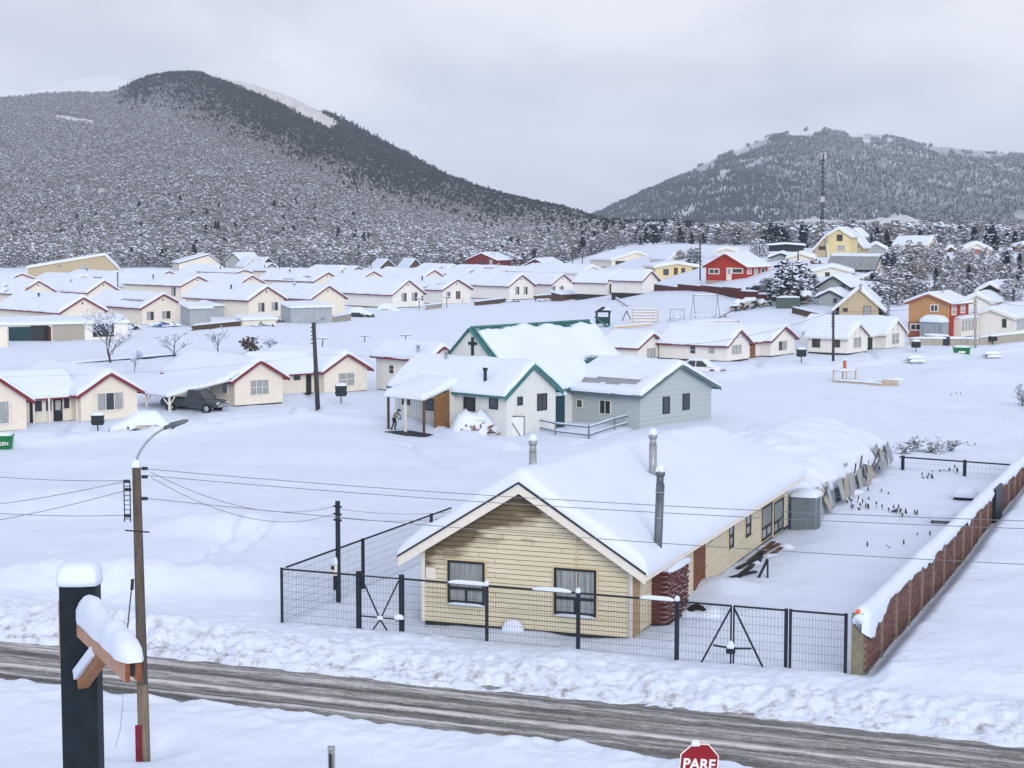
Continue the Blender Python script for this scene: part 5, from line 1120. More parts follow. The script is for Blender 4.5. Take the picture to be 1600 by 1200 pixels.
# snow cap with sagging, uneven skirt on the outer face
ny = 700; ys = np.linspace(-.25, NP * PL, ny); cs_ = [(-.32, -.2), (-.34, .0), (-.26, .18), (-.12, .27), (.03, .25), (.13, .15), (.17, .02), (.14, -.07)]
vs_ = []; 
for j, y_ in enumerate(ys):
    nn = float(fbm(np.array(y_ / 2.2), np.array(.5), 3, 4)); n2 = float(fbm(np.array(y_ / .6), np.array(.9), 2, 14)); e_ = min(1, (y_ + .25) / .3) ** .5
    for i_, (cx, cz) in enumerate(cs_):
        sk = cz - max(0, .05 + .22 * n2 + .1 * nn + (.28 + .7 * n2) * math.exp(-((y_ - 1.2) / 1.6) ** 4)) if i_ == 7 else cz * e_ - .1 * (1 - e_)
        vs_.append((-.1 + (cx + .1) * (1 + .3 * nn) * (.35 + .65 * e_), y_, WT + .02 + sk * (1 + .5 * nn)))
mb = MB(); m8 = len(cs_)
mb.add(vs_, [(j * m8 + i_, j * m8 + i_ + 1, (j + 1) * m8 + i_ + 1, (j + 1) * m8 + i_) for j in range(ny - 1) for i_ in range(m8 - 1)] + [tuple(range(m8)), tuple((ny - 1) * m8 + i_ for i_ in range(m8))[::-1]], 0, True)
mb.build('snow_cap', M_SNOWR, GW)
mb = MB(); mb.pillow((-.14, -.1, WT + .2), .13, .1, .08); tag(mb.build('orange_cup', mat('orange_plastic', (.85, .16, .06), var=.1), GW), 'small orange plastic piece on the wall end')
# gate in the wall (dark)
mb = MB(); mb.box((.0, 27.2, WB), (.24, 29.5, WT + .2)); mb.build('dark_gate', M_STEEL, GW)

# ---------------------------------------------------------------- collapsed greenhouse behind the house and the grey shed
GHo = empty('collapsed_greenhouse', FH.P + FH.d * 0 + FH.n * (L + .6), FH.a, 'collapsed greenhouse under a heap of snow with leaning sheets, behind the cream house', 'greenhouse')
gw_, gl_ = 7.2, 21.0
def ghz(x): return .75 + 1.3 * np.clip(1 - ((x - gw_ * .45) / (gw_ * .62)) ** 2, 0, 1)
mb = snow_sheet(edge_space(-.2, gw_ + .25, 34), edge_space(-.3, gl_, 80), ghz, .42, 6.6, wob=.25)
mb.v = [(x_, y_, z_ + .75 * float(fbm(np.array(x_ / 1.3), np.array(y_ / 1.7), 4, 88, .6)) * (1.15 - y_ / 24)) for (x_, y_, z_) in mb.v]
mb.build('roof_snow', M_SNOWR, GHo)
for i in range(28):
    y_ = .6 + i * .72; mb = MB(); t_ = rnd.uniform(-.45, .25); ww = rnd.uniform(.6, 1.1); hh = rnd.uniform(.8, 1.25)
    p_ = Vector((gw_ + .35 + rnd.uniform(-.1, .35), y_, .1 + rnd.uniform(-.1, .35)))
    up = Vector((rnd.uniform(-.5, .1), t_, 1)).normalized(); al = Vector((0, 1, rnd.uniform(-.2, .2))).normalized(); nn = al.cross(up) * .03
    mb.prism([p_, p_ + al * ww, p_ + al * ww + up * hh, p_ + up * hh], nn); mb.build('sheet', (M_CONC, M_CORR, M_MROOF, M_GREYB)[i % 4], GHo)
    if i % 3 == 0: mb = MB(); mb.pillow((gw_ + rnd.uniform(.4, 1.3), y_ + .9, -.45), rnd.uniform(.8, 1.5), rnd.uniform(.9, 2.0), rnd.uniform(.5, .65), n=9, seed=i, lump=.4, p=2.3, rz=rnd.uniform(-1, 1)); mb.build('snow_clump', M_SNOWR, GHo)
for i in range(10): mb = MB(); y_ = rnd.uniform(0, 20); mb.beam((gw_ + .2, y_, .2), (gw_ + rnd.uniform(-.1, .7), y_ + rnd.uniform(-.5, .5), rnd.uniform(1.0, 1.7)), .06, .05); mb.build('strut', M_BROWN, GHo)
GS = empty('grey_shed', FH.P + FH.d * (w + .2) + FH.n * (L - .1), FH.a, 'small grey slatted shed at the far corner of the cream house', 'shed')
mb = MB(); GS.scale = (.74, .8, .86); mb.box((0, 0, -.5), (1.35, 1.6, 1.75)); mb.build('wall', M_CORR, GS)
for i in range(13): mb = MB(); z_ = -.1 + i * .14; mb.prism([(-.005, -.004, z_), (-.005, -.035, z_), (-.005, -.012, z_ + .13), (-.005, -.004, z_ + .13)], (1.36, 0, 0)); mb.build('slat', mat('slate_grey_slat', (.15, .19, .22), var=.2), GS)
mb = MB(); mb.box((1.36, .2, -.3), (1.39, 1.0, 1.6)); mb.build('door', mat('slate_grey_slat', (.15, .19, .22)), GS)
mb = MB(); mb.pillow((.65, .8, 1.75), 1.7, 2.0, .3); mb.build('snow_cap', M_SNOWR, GS)
for (u_, v_, ww_, lab) in ((1345 + 130, 826, 1.0, 'small wooden hutch against the garden wall, nearer one'), (1508, 789, .9, 'small dark hutch against the garden wall, farther one')):
    p_ = G(u_, v_); B = empty('hutch', p_, RA, lab, 'hutch', 'hutches by the garden wall')
    mb = MB(); mb.box((-.5, -.3, .35), (.5, .3, .42)); mb.build('top', M_CONC, B)
    for x_, y_ in ((-.45, -.25), (.45, -.25), (-.45, .25), (.45, .25)): mb = MB(); mb.box((x_ - .04, y_ - .04, -.4), (x_ + .04, y_ + .04, .35)); mb.build('leg', M_BROWN, B)
    mb = MB(); mb.box((-.4, -.22, -.3), (.4, .25, .34)); mb.build('box', M_DARK if v_ < 800 else M_CONC, B); mb = MB(); mb.pillow((0, 0, .42), 1.25, .85, .35); mb.build('snow_cap', M_SNOWR, B)

# ---------------------------------------------------------------- utility pole with lamp, meter pole, wires
PB = ATZ(226, 1192, 2.34); PT = AT(213, 728, PB.y)
UP = empty('utility_pole', PB, 0, 'weathered timber utility pole with street lamp beside the road', 'utility pole'); tp = PT - PB
M_POLEL = mat('pale_split_pole', (.11, .092, .068), col2=(.22, .185, .14), scale=4, stretch=(5, 5, .3), bump=.4, bscale=10)
ph = tp.length; ax_ = tp.normalized()
mb = MB(); mb.tube([ax_ * -1.0, ax_ * 1.9], .145, 12, r1=.137); mb.build('butt', M_POLEL, UP)
mb = MB(); mb.tube([ax_ * 1.9, ax_ * (ph * .6), ax_ * ph], .13, 12, r1=.10); mb.build('pole', M_POLE, UP)
mb = MB(); mb.box((-.17, -.19, -.2), (-.03, -.13, .95)); mb.build('red_band', mat('dark_red_paint', (.16, .012, .03), var=.3), UP)
mb = MB(); mb.pillow(tp, .22, .22, .16); mb.build('snow_cap', M_SNOWR, UP)
lp = [AT(u_, v_, PB.y - .3 * i_ / 6) - PB for i_, (u_, v_) in enumerate(((214, 716), (219, 705), (228, 692), (240, 680), (252, 672), (262, 667)))]
mb = MB(); mb.tube([tp + Vector((0, .05, -.5))] + lp, .028, 8); la = mb.build('lamp_arm', M_GALV, UP)
e_ = lp[-1]; mb = MB(); mb.tube([e_ - Vector((.08, 0, .03)), e_ + Vector((.1, 0, .05)), e_ + Vector((.3, 0, .12)), e_ + Vector((.48, 0, .15))], .05, 10, r1=.03); hd_ = mb.build('lamp_head', M_FLUE, la)
mb = MB(); mb.tube([e_ + Vector((.08, 0, .02)), e_ + Vector((.2, -.01, .07)), e_ + Vector((.42, 0, .14))], .085, 10, r1=.05); mb.build('lamp_cover', M_FLUE, hd_)
mb = MB(); rk = ax_ * (ph - .35) + Vector((-.16, -.1, 0)); mb.tube([rk + Vector((-.12, 0, -.95)), rk + Vector((-.12, 0, 0))], .014, 5); mb.tube([rk + Vector((.02, 0, -.95)), rk + Vector((.02, 0, 0))], .014, 5)
for i in range(9): mb.tube([rk + Vector((-.12, 0, -.11 * i)), rk + Vector((.02, 0, -.11 * i))], .01, 5)
mb.build('insulator_rack', M_STEEL, UP)
for du, dv in ((198, 752), (200, 765), (199, 806), (226, 732), (226, 745), (226, 779)): q = AT(du, dv, PB.y - .12) - PB; mb = MB(); mb.tube([q - Vector((.07, 0, 0)), q + Vector((.07, 0, 0))], .04, 8); mb.build('insulator', M_DARK, UP)
q = ax_ * (ph * .785); mb = MB(); mb.tube([q + Vector((-.28, -.1, .02)), q + Vector((.28, -.1, -.02))], .018, 6); mb.build('step_bolt', M_STEEL, UP)
q = AT(207, 905, PB.y - .15) - PB; mb = MB(); mb.tube([q, AT(199, 985, PB.y - .3) - PB, AT(196, 1010, PB.y - .3) - PB], .016, 5); mb.tube([q, q - Vector((.02, 0, .25))], .04, 7); mb.build('stay_cable', M_STEEL, UP)
mb = MB(); mb.tube([AT(192, 1060, 40) - PB, AT(192, 1100, 40) - PB, AT(188, 1140, 40) - PB, AT(180, 1168, 40) - PB], .006, 4); mb.build('loose_wire', M_WIRE, UP)
MPo = ATZ(529, 944, 2.45); MP = empty('meter_pole', MPo, 0, 'thin dark meter pole inside the fence, left of the cream house', 'pole')
mb = MB(); mb.box((-.075, -.075, -.5), (.075, .075, 3.45)); mb.build('pole', M_STEEL, MP)
mb = MB(); mb.box((-.16, -.16, .5), (-.08, -.02, 1.5)); mb.build('conduit', M_STEEL, MP)
mb = MB(); mb.box((-.24, -.22, 1.0), (-.02, -.08, 1.4)); mbx = mb.build('meter_box', M_TRIMW, MP); mb = MB(); mb.box((-.22, -.225, 1.2), (-.1, -.22, 1.33)); mb.build('dial_window', M_DARK, mbx); mb = MB(); mb.pillow((-.13, -.13, 1.4), .26, .24, .25); mb.build('snow_cap', M_SNOWR, mbx)
for z_ in (3.3, 3.05, 2.85): mb = MB(); mb.tube([(-.14, -.1, z_), (.14, -.1, z_ - .03)], .035, 6); mb.build('insulator', M_STEEL, MP)
def wire(a, b, sag, label, r=.0075, n=18):
    a = Vector(a); b = Vector(b); mb = MB(); pts = []
    for i in range(n + 1):
        t_ = i / n; p = a.lerp(b, t_); p.z -= sag * 4 * t_ * (1 - t_); pts.append(p)
    mb.tube(pts, r, 4, cap=False); o = mb.build('overhead_wire', M_WIRE); tag(o, label, 'wire', 'overhead wires'); return o
yb = PB.y - .12
def far_r(v): return AT(1600, v, 34.6)
for (u_, v_, vr, lab) in ((232, 733, 788, 'topmost wire running right from the lamp pole over the house'), (232, 743, 800, 'second wire running right from the lamp pole over the house'), (232, 779, 856, 'lowest wire running right from the lamp pole past the gable')):
    a_ = AT(u_, v_, yb); c_ = far_r(vr); wire(a_, a_ + (c_ - a_) * 1.6, .35, lab)
for (u_, v_, vl, lab) in ((196, 751, 741, 'top wire leaving the lamp pole to the left edge'), (196, 752, 783, 'second wire leaving the lamp pole down to the left edge'), (198, 766, 808, 'third wire leaving the lamp pole down to the left edge'), (197, 805, 798, 'lowest wire leaving the lamp pole to the left edge')):
    a_ = AT(u_, v_, yb); c_ = AT(0, vl, 45); wire(a_, a_ + (c_ - a_) * 1.5, .08, lab)
mt = MPo + Vector((-.1, -.1, 3.3))
wire(AT(236, 738, yb), mt, .5, 'upper slack wire from lamp pole to the meter pole'); wire(AT(236, 746, yb), mt - Vector((0, 0, .25)), .6, 'lower slack wire from lamp pole to the meter pole')
wire(mt + Vector((.2, 0, -.1)), FH.P + FH.n * 3 + Vector((-.5, 0, he + .6)), .1, 'upper short wire from meter pole to the house eave'); wire(mt + Vector((.2, 0, -.4)), FH.P + FH.n * 3.4 + Vector((-.5, 0, he + .35)), .1, 'lower short wire from meter pole to the house eave')
# long service wires over the lower row
wire(AT(-60, 588, 128), AT(490, 556, 150), .5, 'wire strung past the gables of the lower left row'); wire(AT(498, 553, 150), AT(700, 556, 150), .15, 'wire from the street pole to the church')

# ---------------------------------------------------------------- near post with timber arm
N0 = AT(121, 905, 9.0); NPst = empty('sign_post', (N0.x, N0.y, gz(N0.x, 10)), R(4), 'tall black post with snowy timber arm in the left foreground', 'post')
zt_ = N0.z - NPst.location.z; hw = .091
mb = MB(); mb.box((-hw, -.02, -.5), (hw, .16, zt_)); mb.build('post', M_BLACKPOST, NPst)
mb = MB(); mb.box((-hw - .012, .02, zt_ - .42), (-hw + .0, .12, zt_ - .12)); mb.build('side_batten', M_WOOD, NPst)
mb = MB(); mb.pillow((0, .07, zt_), .225, .25, .088, n=14, lump=.3, p=4.5); mb.build('snow_cap', M_SNOWR, NPst)
def loc(p): return NPst.matrix_basis.inverted() @ p
ra_ = loc(AT(131, 977, 8.97)); re_ = loc(AT(208, 1046, 8.05)); re_.z = ra_.z; arm = (re_ - ra_).normalized(); sd = arm.cross(Vector((0, 0, 1))).normalized()
for s_, nm_ in ((-1, 'arm_plank'), (1, 'arm_plank')):
    o_ = sd * (s_ * .026); mb = MB(); mb.beam(ra_ + o_ + arm * .0, re_ + o_, .022, .108); mb.build(nm_, M_WOOD, NPst)
    mb = MB(); mb.beam(re_ + o_ + arm * .001, re_ + o_ + arm * .004, .0215, .1075); mb.build('plank_end', M_WOODE, NPst)
mb = MB(); mb.beam(ra_, re_ - arm * .03, .028, .07); mb.build('arm_core', M_DARK, NPst)
sn = MB(); n_ = 26; m_ = 9; vs_ = []
ln = (re_ - ra_).length
for j in range(n_ + 1):
    t_ = j / n_; c_ = ra_ + arm * (t_ * (ln + .03) - .0) + Vector((0, 0, .052)); k_ = (min(1, t_ * 9) ** .5) * (max(0, 1 - max(0, t_ - .9) * 10) ** .5)
    bump_ = 1 + .9 * float(fbm(np.array(t_ * 6), np.array(.3), 2, 9)) - .22 * math.exp(-((t_ - .86) / .025) ** 2) + .12 * math.exp(-((t_ - .2) / .15) ** 2)
    for i in range(m_):
        an = math.pi * i / (m_ - 1); vs_.append(c_ + sd * (-(.062 + .018 * float(fbm(np.array(t_ * 9), np.array(i * .3), 2, 19))) * math.cos(an) * (.55 + .45 * k_)) + Vector((0, 0, .14 * math.sin(an) ** .8 * k_ * bump_ * .85 - (.012 if i in (0, m_ - 1) else 0))))
sn.add(vs_, [(j * m_ + i, j * m_ + i + 1, (j + 1) * m_ + i + 1, (j + 1) * m_ + i) for j in range(n_) for i in range(m_ - 1)], 0, True)
sn.add([vs_[i] for i in range(m_)], [tuple(range(m_))]); sn.add([vs_[n_ * m_ + i] for i in range(m_)], [tuple(range(m_))[::-1]]); sn.build('arm_snow', M_SNOWR, NPst)
b0 = loc(AT(129, 1068, 8.95)); b1 = ra_ + arm * .45 - Vector((0, 0, .05)); mb = MB(); mb.beam(b0, b1, .052, .052); mb.build('brace', mat('weathered_brace', (.22, .10, .05), col2=(.36, .18, .09), scale=6), NPst)
mb = MB(); mb.beam(b0 + Vector((-.02, -.01, .05)), b0.lerp(b1, .8) + Vector((-.02, 0, .045)), .05, .05); mb.build('brace_snow', M_SNOWR, NPst)

# ---------------------------------------------------------------- stop sign and stub post
SG = AT(1092, 1192, 33.9); SP = empty('stop_sign', (SG.x, SG.y, gz(SG.x, SG.y)), R(8), 'red octagonal PARE stop sign with white border at the bottom edge', 'sign'); sz = SG.z - SP.location.z
def octo(r, y): return [(r * math.cos(math.pi / 8 + i * math.pi / 4), y, r * math.sin(math.pi / 8 + i * math.pi / 4)) for i in range(8)]
RO = Matrix.Rotation(R(5), 4, 'Y')
def tl(mb_): mb_.v = [tuple(RO @ Vector(p) + Vector((0, 0, sz))) for p in mb_.v]; return mb_
mb = MB(); mb.prism(octo(.415, 0), (0, -.012, 0)); tl(mb).build('border', M_SIGNW, SP)
mb = MB(); mb.prism(octo(.392, -.0125), (0, -.006, 0)); tl(mb).build('plate', M_SIGNRED, SP)
mb = MB(); mb.tube([(0, .05, -.5), (0, .05, sz + .2)], .035, 8); mb.build('pole', M_GALV, SP)
cu = bpy.data.curves.new('lettering', 'FONT'); cu.body = 'PARE'; cu.size = .285; cu.align_x = 'CENTER'; cu.align_y = 'CENTER'; cu.extrude = .002; cu.offset = .008
to = bpy.data.objects.new('tmp', cu); COL.objects.link(to); dg = bpy.context.evaluated_depsgraph_get(); me = bpy.data.meshes.new_from_object(to.evaluated_get(dg)); bpy.data.objects.remove(to)
me.materials.clear(); me.materials.append(M_SIGNW); lt = mesh_obj('lettering', me, SP); lt.location = (0, -.021, sz - .03); lt.rotation_euler = (math.pi / 2, R(5), 0)
mb = MB(); mb.pillow((-.07, -.0, sz + .375), .17, .12, .09); mb.build('snow_cap', M_SNOWR, SP)
q = AT(518, 1166, 36.5); PBs = empty('marker_post', (q.x, q.y, gz(q.x, q.y)), 0, 'short galvanised channel post sticking out of the near snow', 'post'); zz_ = q.z - PBs.location.z
mb = MB(); mb.box((-.07, -.0, -.4), (.07, .03, zz_)); mb.box((-.07, -.1, -.4), (-.05, .0, zz_ - .05)); mb.box((.05, -.1, -.4), (.07, .0, zz_ - .2)); mb.box((-.075, -.11, zz_ - .05), (.075, .035, zz_)); mb.build('post', M_GALV, PBs)
mb = MB(); mb.box((-.045, -.09, -.4), (.0, -.0, zz_ - .16)); mb.build('slot', M_STEEL, PBs)
# ================================================================== TREES, POLES, VEHICLES, PLAYGROUND
def bare_tree(name, label, p, H, spread, seed, trunks=1, snowy=.6, group='bare trees of the town', leafy=0, low=.3, tuft=True):
    rnd = random.Random(seed); E = empty(name, p, rnd.uniform(0, 6), label, 'tree' if H > 2 else 'bush', group); tr = MB(); cr = MB(); sn = MB()
    def snow_seg(a, b, r):
        d = b - a
        if d.length < .05: return
        s = d.cross(Vector((0, 0, 1)))
        if s.length < .02: return
        s = s.normalized() * max(r * 1.7, .035); up = Vector((0, 0, max(r * 2.0, .06)))
        sn.add([a - s, a + s, b + s * .8, b - s * .8, a + up, b + up * .8], [(0, 4, 5, 3), (1, 2, 5, 4), (0, 1, 4), (3, 5, 2), (0, 3, 2, 1)])
    def grow(a, d, ln, r, dep, mb):
        b = a + d * ln; m = a.lerp(b, .5) + Vector((rnd.gauss(0, .04), rnd.gauss(0, .04), 0)) * ln
        mb.tube([a, m, b], r, 5 if dep == 0 else 3, r1=r * .6, cap=False)
        if dep > 0 and rnd.random() < snowy: snow_seg(m, b, r)
        if tuft and dep > 1 and rnd.random() < snowy * .45: sn.pillow(b, rnd.uniform(.1, .24), rnd.uniform(.1, .2), rnd.uniform(.07, .16), n=3, lump=.5, rz=rnd.uniform(0, 3))
        if dep > 1 and rnd.random() < leafy: cr.pillow(b - Vector((0, 0, .1)), rnd.uniform(.2, .5), rnd.uniform(.2, .4), rnd.uniform(.15, .3), n=3, lump=.5, rz=rnd.uniform(0, 3))
        if dep >= 4: return
        for k in range((5, 4, 3, 3)[dep] if dep < 4 else 0):
            t = rnd.uniform(low if dep == 0 else .35, 1); ang = rnd.uniform(0, 6.283); tilt = rnd.uniform(.5, 1.05)
            ref = Vector((math.cos(ang), math.sin(ang), 0)); nd = (d * math.cos(tilt) + ref * math.sin(tilt) * spread + Vector((0, 0, .12))).normalized()
            grow(a.lerp(b, t), nd, ln * rnd.uniform(.45, .72), max(r * .5, .011), dep + 1, cr)
    for k in range(trunks):
        o = Vector((rnd.uniform(-.3, .3), rnd.uniform(-.3, .3), -.3)) if trunks > 1 else Vector((0, 0, -.3))
        grow(o, Vector((rnd.gauss(0, .1), rnd.gauss(0, .1), 1)).normalized(), H * .55, .028 * H * (.7 if trunks > 1 else 1) * .6, 0, tr)
    tr.build('trunk', M_BARK, E); c = cr.build('crown', M_BARK, E)
    if sn.v: sn.build('branch_snow', M_SNOWR, c)
    return E
BT = [(172, 570, 95, 1.0, 2, .45, 'tall bare twin-trunked tree between the left rows'), (272, 560, 62, 1.3, 1, .6, 'wide bare tree with snowy branches right of the twin-trunked tree'), (340, 556, 56, .9, 1, .7, 'slim bare tree left of the dark-leaved bushes'),
      (388, 560, 42, 1.2, 2, .8, 'dark-leaved snowy bush above the carport house'), (425, 556, 40, 1.4, 2, .9, 'snowy bush right of the dark-leaved one'), (212, 584, 42, .8, 1, .95, 'small white frosted tree below the twin-trunked tree'),
      (466, 548, 16, 1.2, 1, .8, 'tiny frosted bush left of the street pole')]
for i, (u, v, hpx, sp_, tk, sn_, lab) in enumerate(BT):
    p = G(u, v); bare_tree('bare_tree' if hpx > 45 else 'bush', lab, p, hpx * p.y / 2800 / .98, sp_, 20 + i, tk, sn_, leafy=.4 if i == 3 else 0)
BG = [(1405, 716, 30, 1.5, 3, 'snowy bramble thicket at the greenhouse end, left clump'), (1432, 712, 34, 1.4, 3, 'snowy bramble thicket behind the yard fence, second clump'), (1460, 714, 32, 1.4, 3, 'snowy bramble thicket behind the yard fence, third clump'), (1484, 712, 30, 1.3, 3, 'snowy bramble thicket behind the yard fence, right clump'),
      (1600, 640, 40, 1.2, 3, 'dark twiggy bush at the right edge')]
for i, (u, v, hpx, sp_, tk, lab) in enumerate(BG):
    p = G(u, v); bare_tree('bramble', lab, p, hpx * p.y / 2800 / .8, sp_, 60 + i, tk, .4, group='brambles behind the yard', low=.1, tuft=False)
DP = ['at the near foot of the grey shed', 'just right of the grey shed foot', 'leftmost of the mid-yard tufts', 'second of the mid-yard tufts', 'biggest tuft in mid-yard', 'right end of the mid-yard tufts', 'upper middle of the yard', 'along the greenhouse sheets, left', 'along the greenhouse sheets, right', 'between grey shed and greenhouse sheets', 'lone pair in the lower yard, left', 'lone pair in the lower yard, right', 'close to the garden wall cap', 'in front of the yard back fence, right', 'in front of the yard back fence, left', 'on the mound at the left edge', 'on the left mound, second tuft', 'on the left mound, third tuft', 'on the mound right of the lamp pole', 'beyond the yard fence at right', 'near the right edge of the field, nearer', 'near the right edge of the field, farther', 'alone right of the play boat']
for i, (u, v, n_) in enumerate(((1250, 812, 5), (1272, 806, 4), (1330, 790, 6), (1350, 800, 5), (1395, 806, 7), (1415, 812, 5), (1370, 775, 4), (1320, 748, 6), (1345, 740, 6), (1300, 770, 5), (1368, 862, 2), (1396, 864, 2), (1442, 848, 2), (1480, 740, 5), (1450, 750, 4), (20, 800, 3), (80, 790, 3), (115, 790, 3), (330, 832, 2), (1515, 700, 3), (1575, 600, 4), (1560, 596, 3), (1495, 620, 2))):
    p = G(u, v); rnd = random.Random(i); E = empty('dead_plant', p, 0, None, 'plant', 'dead plants in the snow'); E['label'] = 'dead dark stalks poking out of the snow, ' + DP[i]
    mb = MB(); sn = MB()
    for k in range(n_ * 2):
        a = Vector((rnd.gauss(0, .3), rnd.gauss(0, .3), -.2)); b = a + Vector((rnd.gauss(0, .12), rnd.gauss(0, .12), rnd.uniform(.35, .7))); mb.tube([a, b], .014, 3); mb.pillow(b - Vector((0, 0, .14)), .07, .05, .16, n=3)
        if rnd.random() < .6: sn.pillow(b, .1, .09, .06, n=3)
    mb.build('stalks', M_BARK, E)
    if sn.v: sn.build('snow_caps', M_SNOWR, E)
# big trees right of centre: each its own crown of clumps
def clump_tree(label, u, v, hpx, wpx, seed, snow=.6, dark=True):
    p = G(u, v); rnd = random.Random(seed); H = hpx * p.y / 2800; Wd_ = wpx * p.y / 2800 / 2; E = empty('snowy_tree', p, 0, label, 'tree', 'broad snowy trees'); tr = MB(); tr.tube([(0, 0, -.5), (.1, 0, H * .5), (0, .1, H * .9)], .05 * H, 6, r1=.03); tr.build('trunk', M_BARK, E)
    mb = MB()
    for k in range(420):
        a = rnd.uniform(0, 6.283); zz = rnd.uniform(.04, 1) ; rr = Wd_ * math.sqrt(rnd.uniform(.1, 1)) * math.sqrt(max(.04, 1 - (zz * 1.25 - .35) ** 2)); c = Vector((rr * math.cos(a), rr * math.sin(a), zz * H)); R0 = rnd.uniform(.03, .075) * H
        n = 5; ph = rnd.uniform(0, 6); ring = [c + Vector((R0 * rnd.uniform(.6, 1.4) * math.cos(ph + 6.283 * j / n), R0 * rnd.uniform(.6, 1.4) * math.sin(ph + 6.283 * j / n), rnd.uniform(-.2, .2) * R0 - .25 * R0 * (rr / Wd_))) for j in range(n)]
        s = rnd.random() < snow
        mb.add(ring + [c + Vector((0, 0, R0 * .45))], [(j, (j + 1) % n, n) for j in range(n)], 0 if s else 1); mb.add(ring + [c - Vector((0, 0, R0 * .7))], [((j + 1) % n, j, n) for j in range(n)], 1)
    mb.build('crown', [M_SNOW, M_EVER if dark else M_TWIG], E)
for i, a_ in enumerate([('broad snow-laden tree left of the blue-grey slope house', 1237, 474, 66, 78, .62, True), ('tall dark conifer on the hilltop above the right-hand scrub', 1548, 396, 44, 26, .3, True), ('dark tree behind the left hilltop shed', 1215, 392, 42, 30, .25, True), ('dark tree left of the yellow mansion', 1262, 386, 34, 34, .3, True), ('snowy tree right of the yellow mansion roof', 1364, 384, 28, 22, .5, True),
        ('dark bush between bungalow and red house', 1084, 420, 26, 26, .45, True), ('snowy tree behind the red house right end', 1186, 404, 30, 32, .6, False), ('snowy shrub beside the dark barn-like house', 1392, 428, 34, 30, .45, True), ('snowy tree by the pole at the right edge', 1580, 470, 34, 40, .6, False), ('snowy tree right of the tan cottage', 1382, 494, 26, 18, .5, False),
        ('snowy tree above the orange house roof', 1430, 462, 26, 30, .6, False), ('tall snowy tree above the long cream house', 1058, 376, 36, 22, .4, True)]):
    clump_tree(a_[0], *a_[1:5], 200 + i, a_[5], a_[6])

# ---------------------------------------------------------------- town utility poles and mast
M_DPOLE = mat('dark_tarred_pole', (.03, .03, .034), col2=(.075, .07, .07), scale=5, stretch=(5, 5, .3))
def tpole(label, u, v0, v1, r=.13, arms=True, lamp=None, m=None, dx=0):
    p = G(u, v0); t = AT(u + dx, v1, p.y) - p; E = empty('utility_pole', p, 0, label, 'utility pole', 'town utility poles')
    mb = MB(); mb.tube([(0, 0, -.5), t], r, 8, r1=r * .75); mb.build('pole', m or M_DPOLE, E)
    if arms:
        for k in range(5): q = t - Vector((0, 0, .4 + k * .32)); mb = MB(); mb.tube([q - Vector((.22, .05, 0)), q + Vector((.18, -.05, 0))], .05, 5); mb.build('insulator', M_STEEL, E)
    if lamp:
        mb = MB(); mb.tube([t - Vector((0, 0, .5)), t + Vector((lamp * .5, 0, .15)), t + Vector((lamp, 0, .35))], .05, 6); mb.build('lamp_arm', M_GALV, E); mb = MB(); mb.tube([t + Vector((lamp, 0, .33)), t + Vector((lamp * 1.5, 0, .42))], .11, 6); mb.build('lamp_head', M_GALV, E)
    return p + t
tops = [tpole('dark street pole with lamp between the carport house and its neighbour', 497, 638, 504, .2, True, .7, dx=-7), tpole('dark street pole in front of the right-hand row', 1302, 564, 486, .16, True), tpole('pale concrete street pole right of the orange house', 1524, 545, 466, .16, True, None, M_CONC)]
for u, v0, v1, lab in ((184, 462, 425, 'far pole by the far-left gables'), (437, 446, 398, 'far pole left of centre under the forest'), (580, 424, 402, 'thin far pole left of the brown A-frames'), (690, 432, 404, 'far pole left of the red lodge'), (895, 428, 382, 'far pole behind the white row, taller one'), (910, 426, 398, 'far pole behind the white row, shorter one'), (1094, 440, 372, 'tall far pole left of the bright red house'), (1247, 412, 388, 'thin pole by the small cream hilltop house'), (1307, 430, 416, 'short pole by the low slope house'), (1584, 500, 450, 'dark pole at the right edge by the scrub'), (345, 424, 388, 'thin far pole over the cream lopsided house'), (730, 412, 390, 'thin far pole left gable of red lodge')):
    tpole(lab, u, v0, v1, .13, v0 - v1 > 30)
wire(tops[1], tops[2], .6, 'wire between the right-hand street poles', r=.02); wire(tops[1], AT(1040, 540, 190), .8, 'wire from the right street pole leftwards over the roofs', r=.02); wire(tops[2], AT(1660, 478, 215), .4, 'wire from the pale pole to the right edge', r=.02)
pm = Vector(AT(1284, 374, 520)); pm.z = float(hb(pm.x, pm.y)); tpz = AT(1284, 240, 520).z - pm.z
MS = empty('radio_mast', pm, 0, 'tall thin radio mast with antennas above the hilltop', 'mast')
for a in range(3):
    c, s = math.cos(a * 2.094), math.sin(a * 2.094); mb = MB(); mb.tube([(c * .5, s * .5, -1), (c * .28, s * .28, tpz)], .09, 5); mb.build('leg', M_STEEL, MS)
mb = MB()
for k in range(22):
    z0 = tpz * k / 22; z1 = tpz * (k + 1) / 22; r0 = .5 - .22 * k / 22
    for a in range(3): mb.tube([(r0 * math.cos(a * 2.094), r0 * math.sin(a * 2.094), z0), (r0 * math.cos((a + 1) * 2.094), r0 * math.sin((a + 1) * 2.094), z1)], .06, 4, cap=False)
tag(mb.build('lattice', M_STEEL, MS), kind='stuff')
for k in range(6): a = k * 1.047; mb = MB(); mb.box((math.cos(a) * .8 - .15, math.sin(a) * .8 - .15, tpz - 1.6), (math.cos(a) * .8 + .15, math.sin(a) * .8 + .15, tpz + .3)); mb.build('antenna', M_GALV, MS)
for z_ in (.28, .47, .5): mb = MB(); mb.box((-.6, -.5, tpz * z_), (.6, .5, tpz * z_ + .8)); mb.build('antenna', M_GALV if z_ > .4 else M_STEEL, MS)

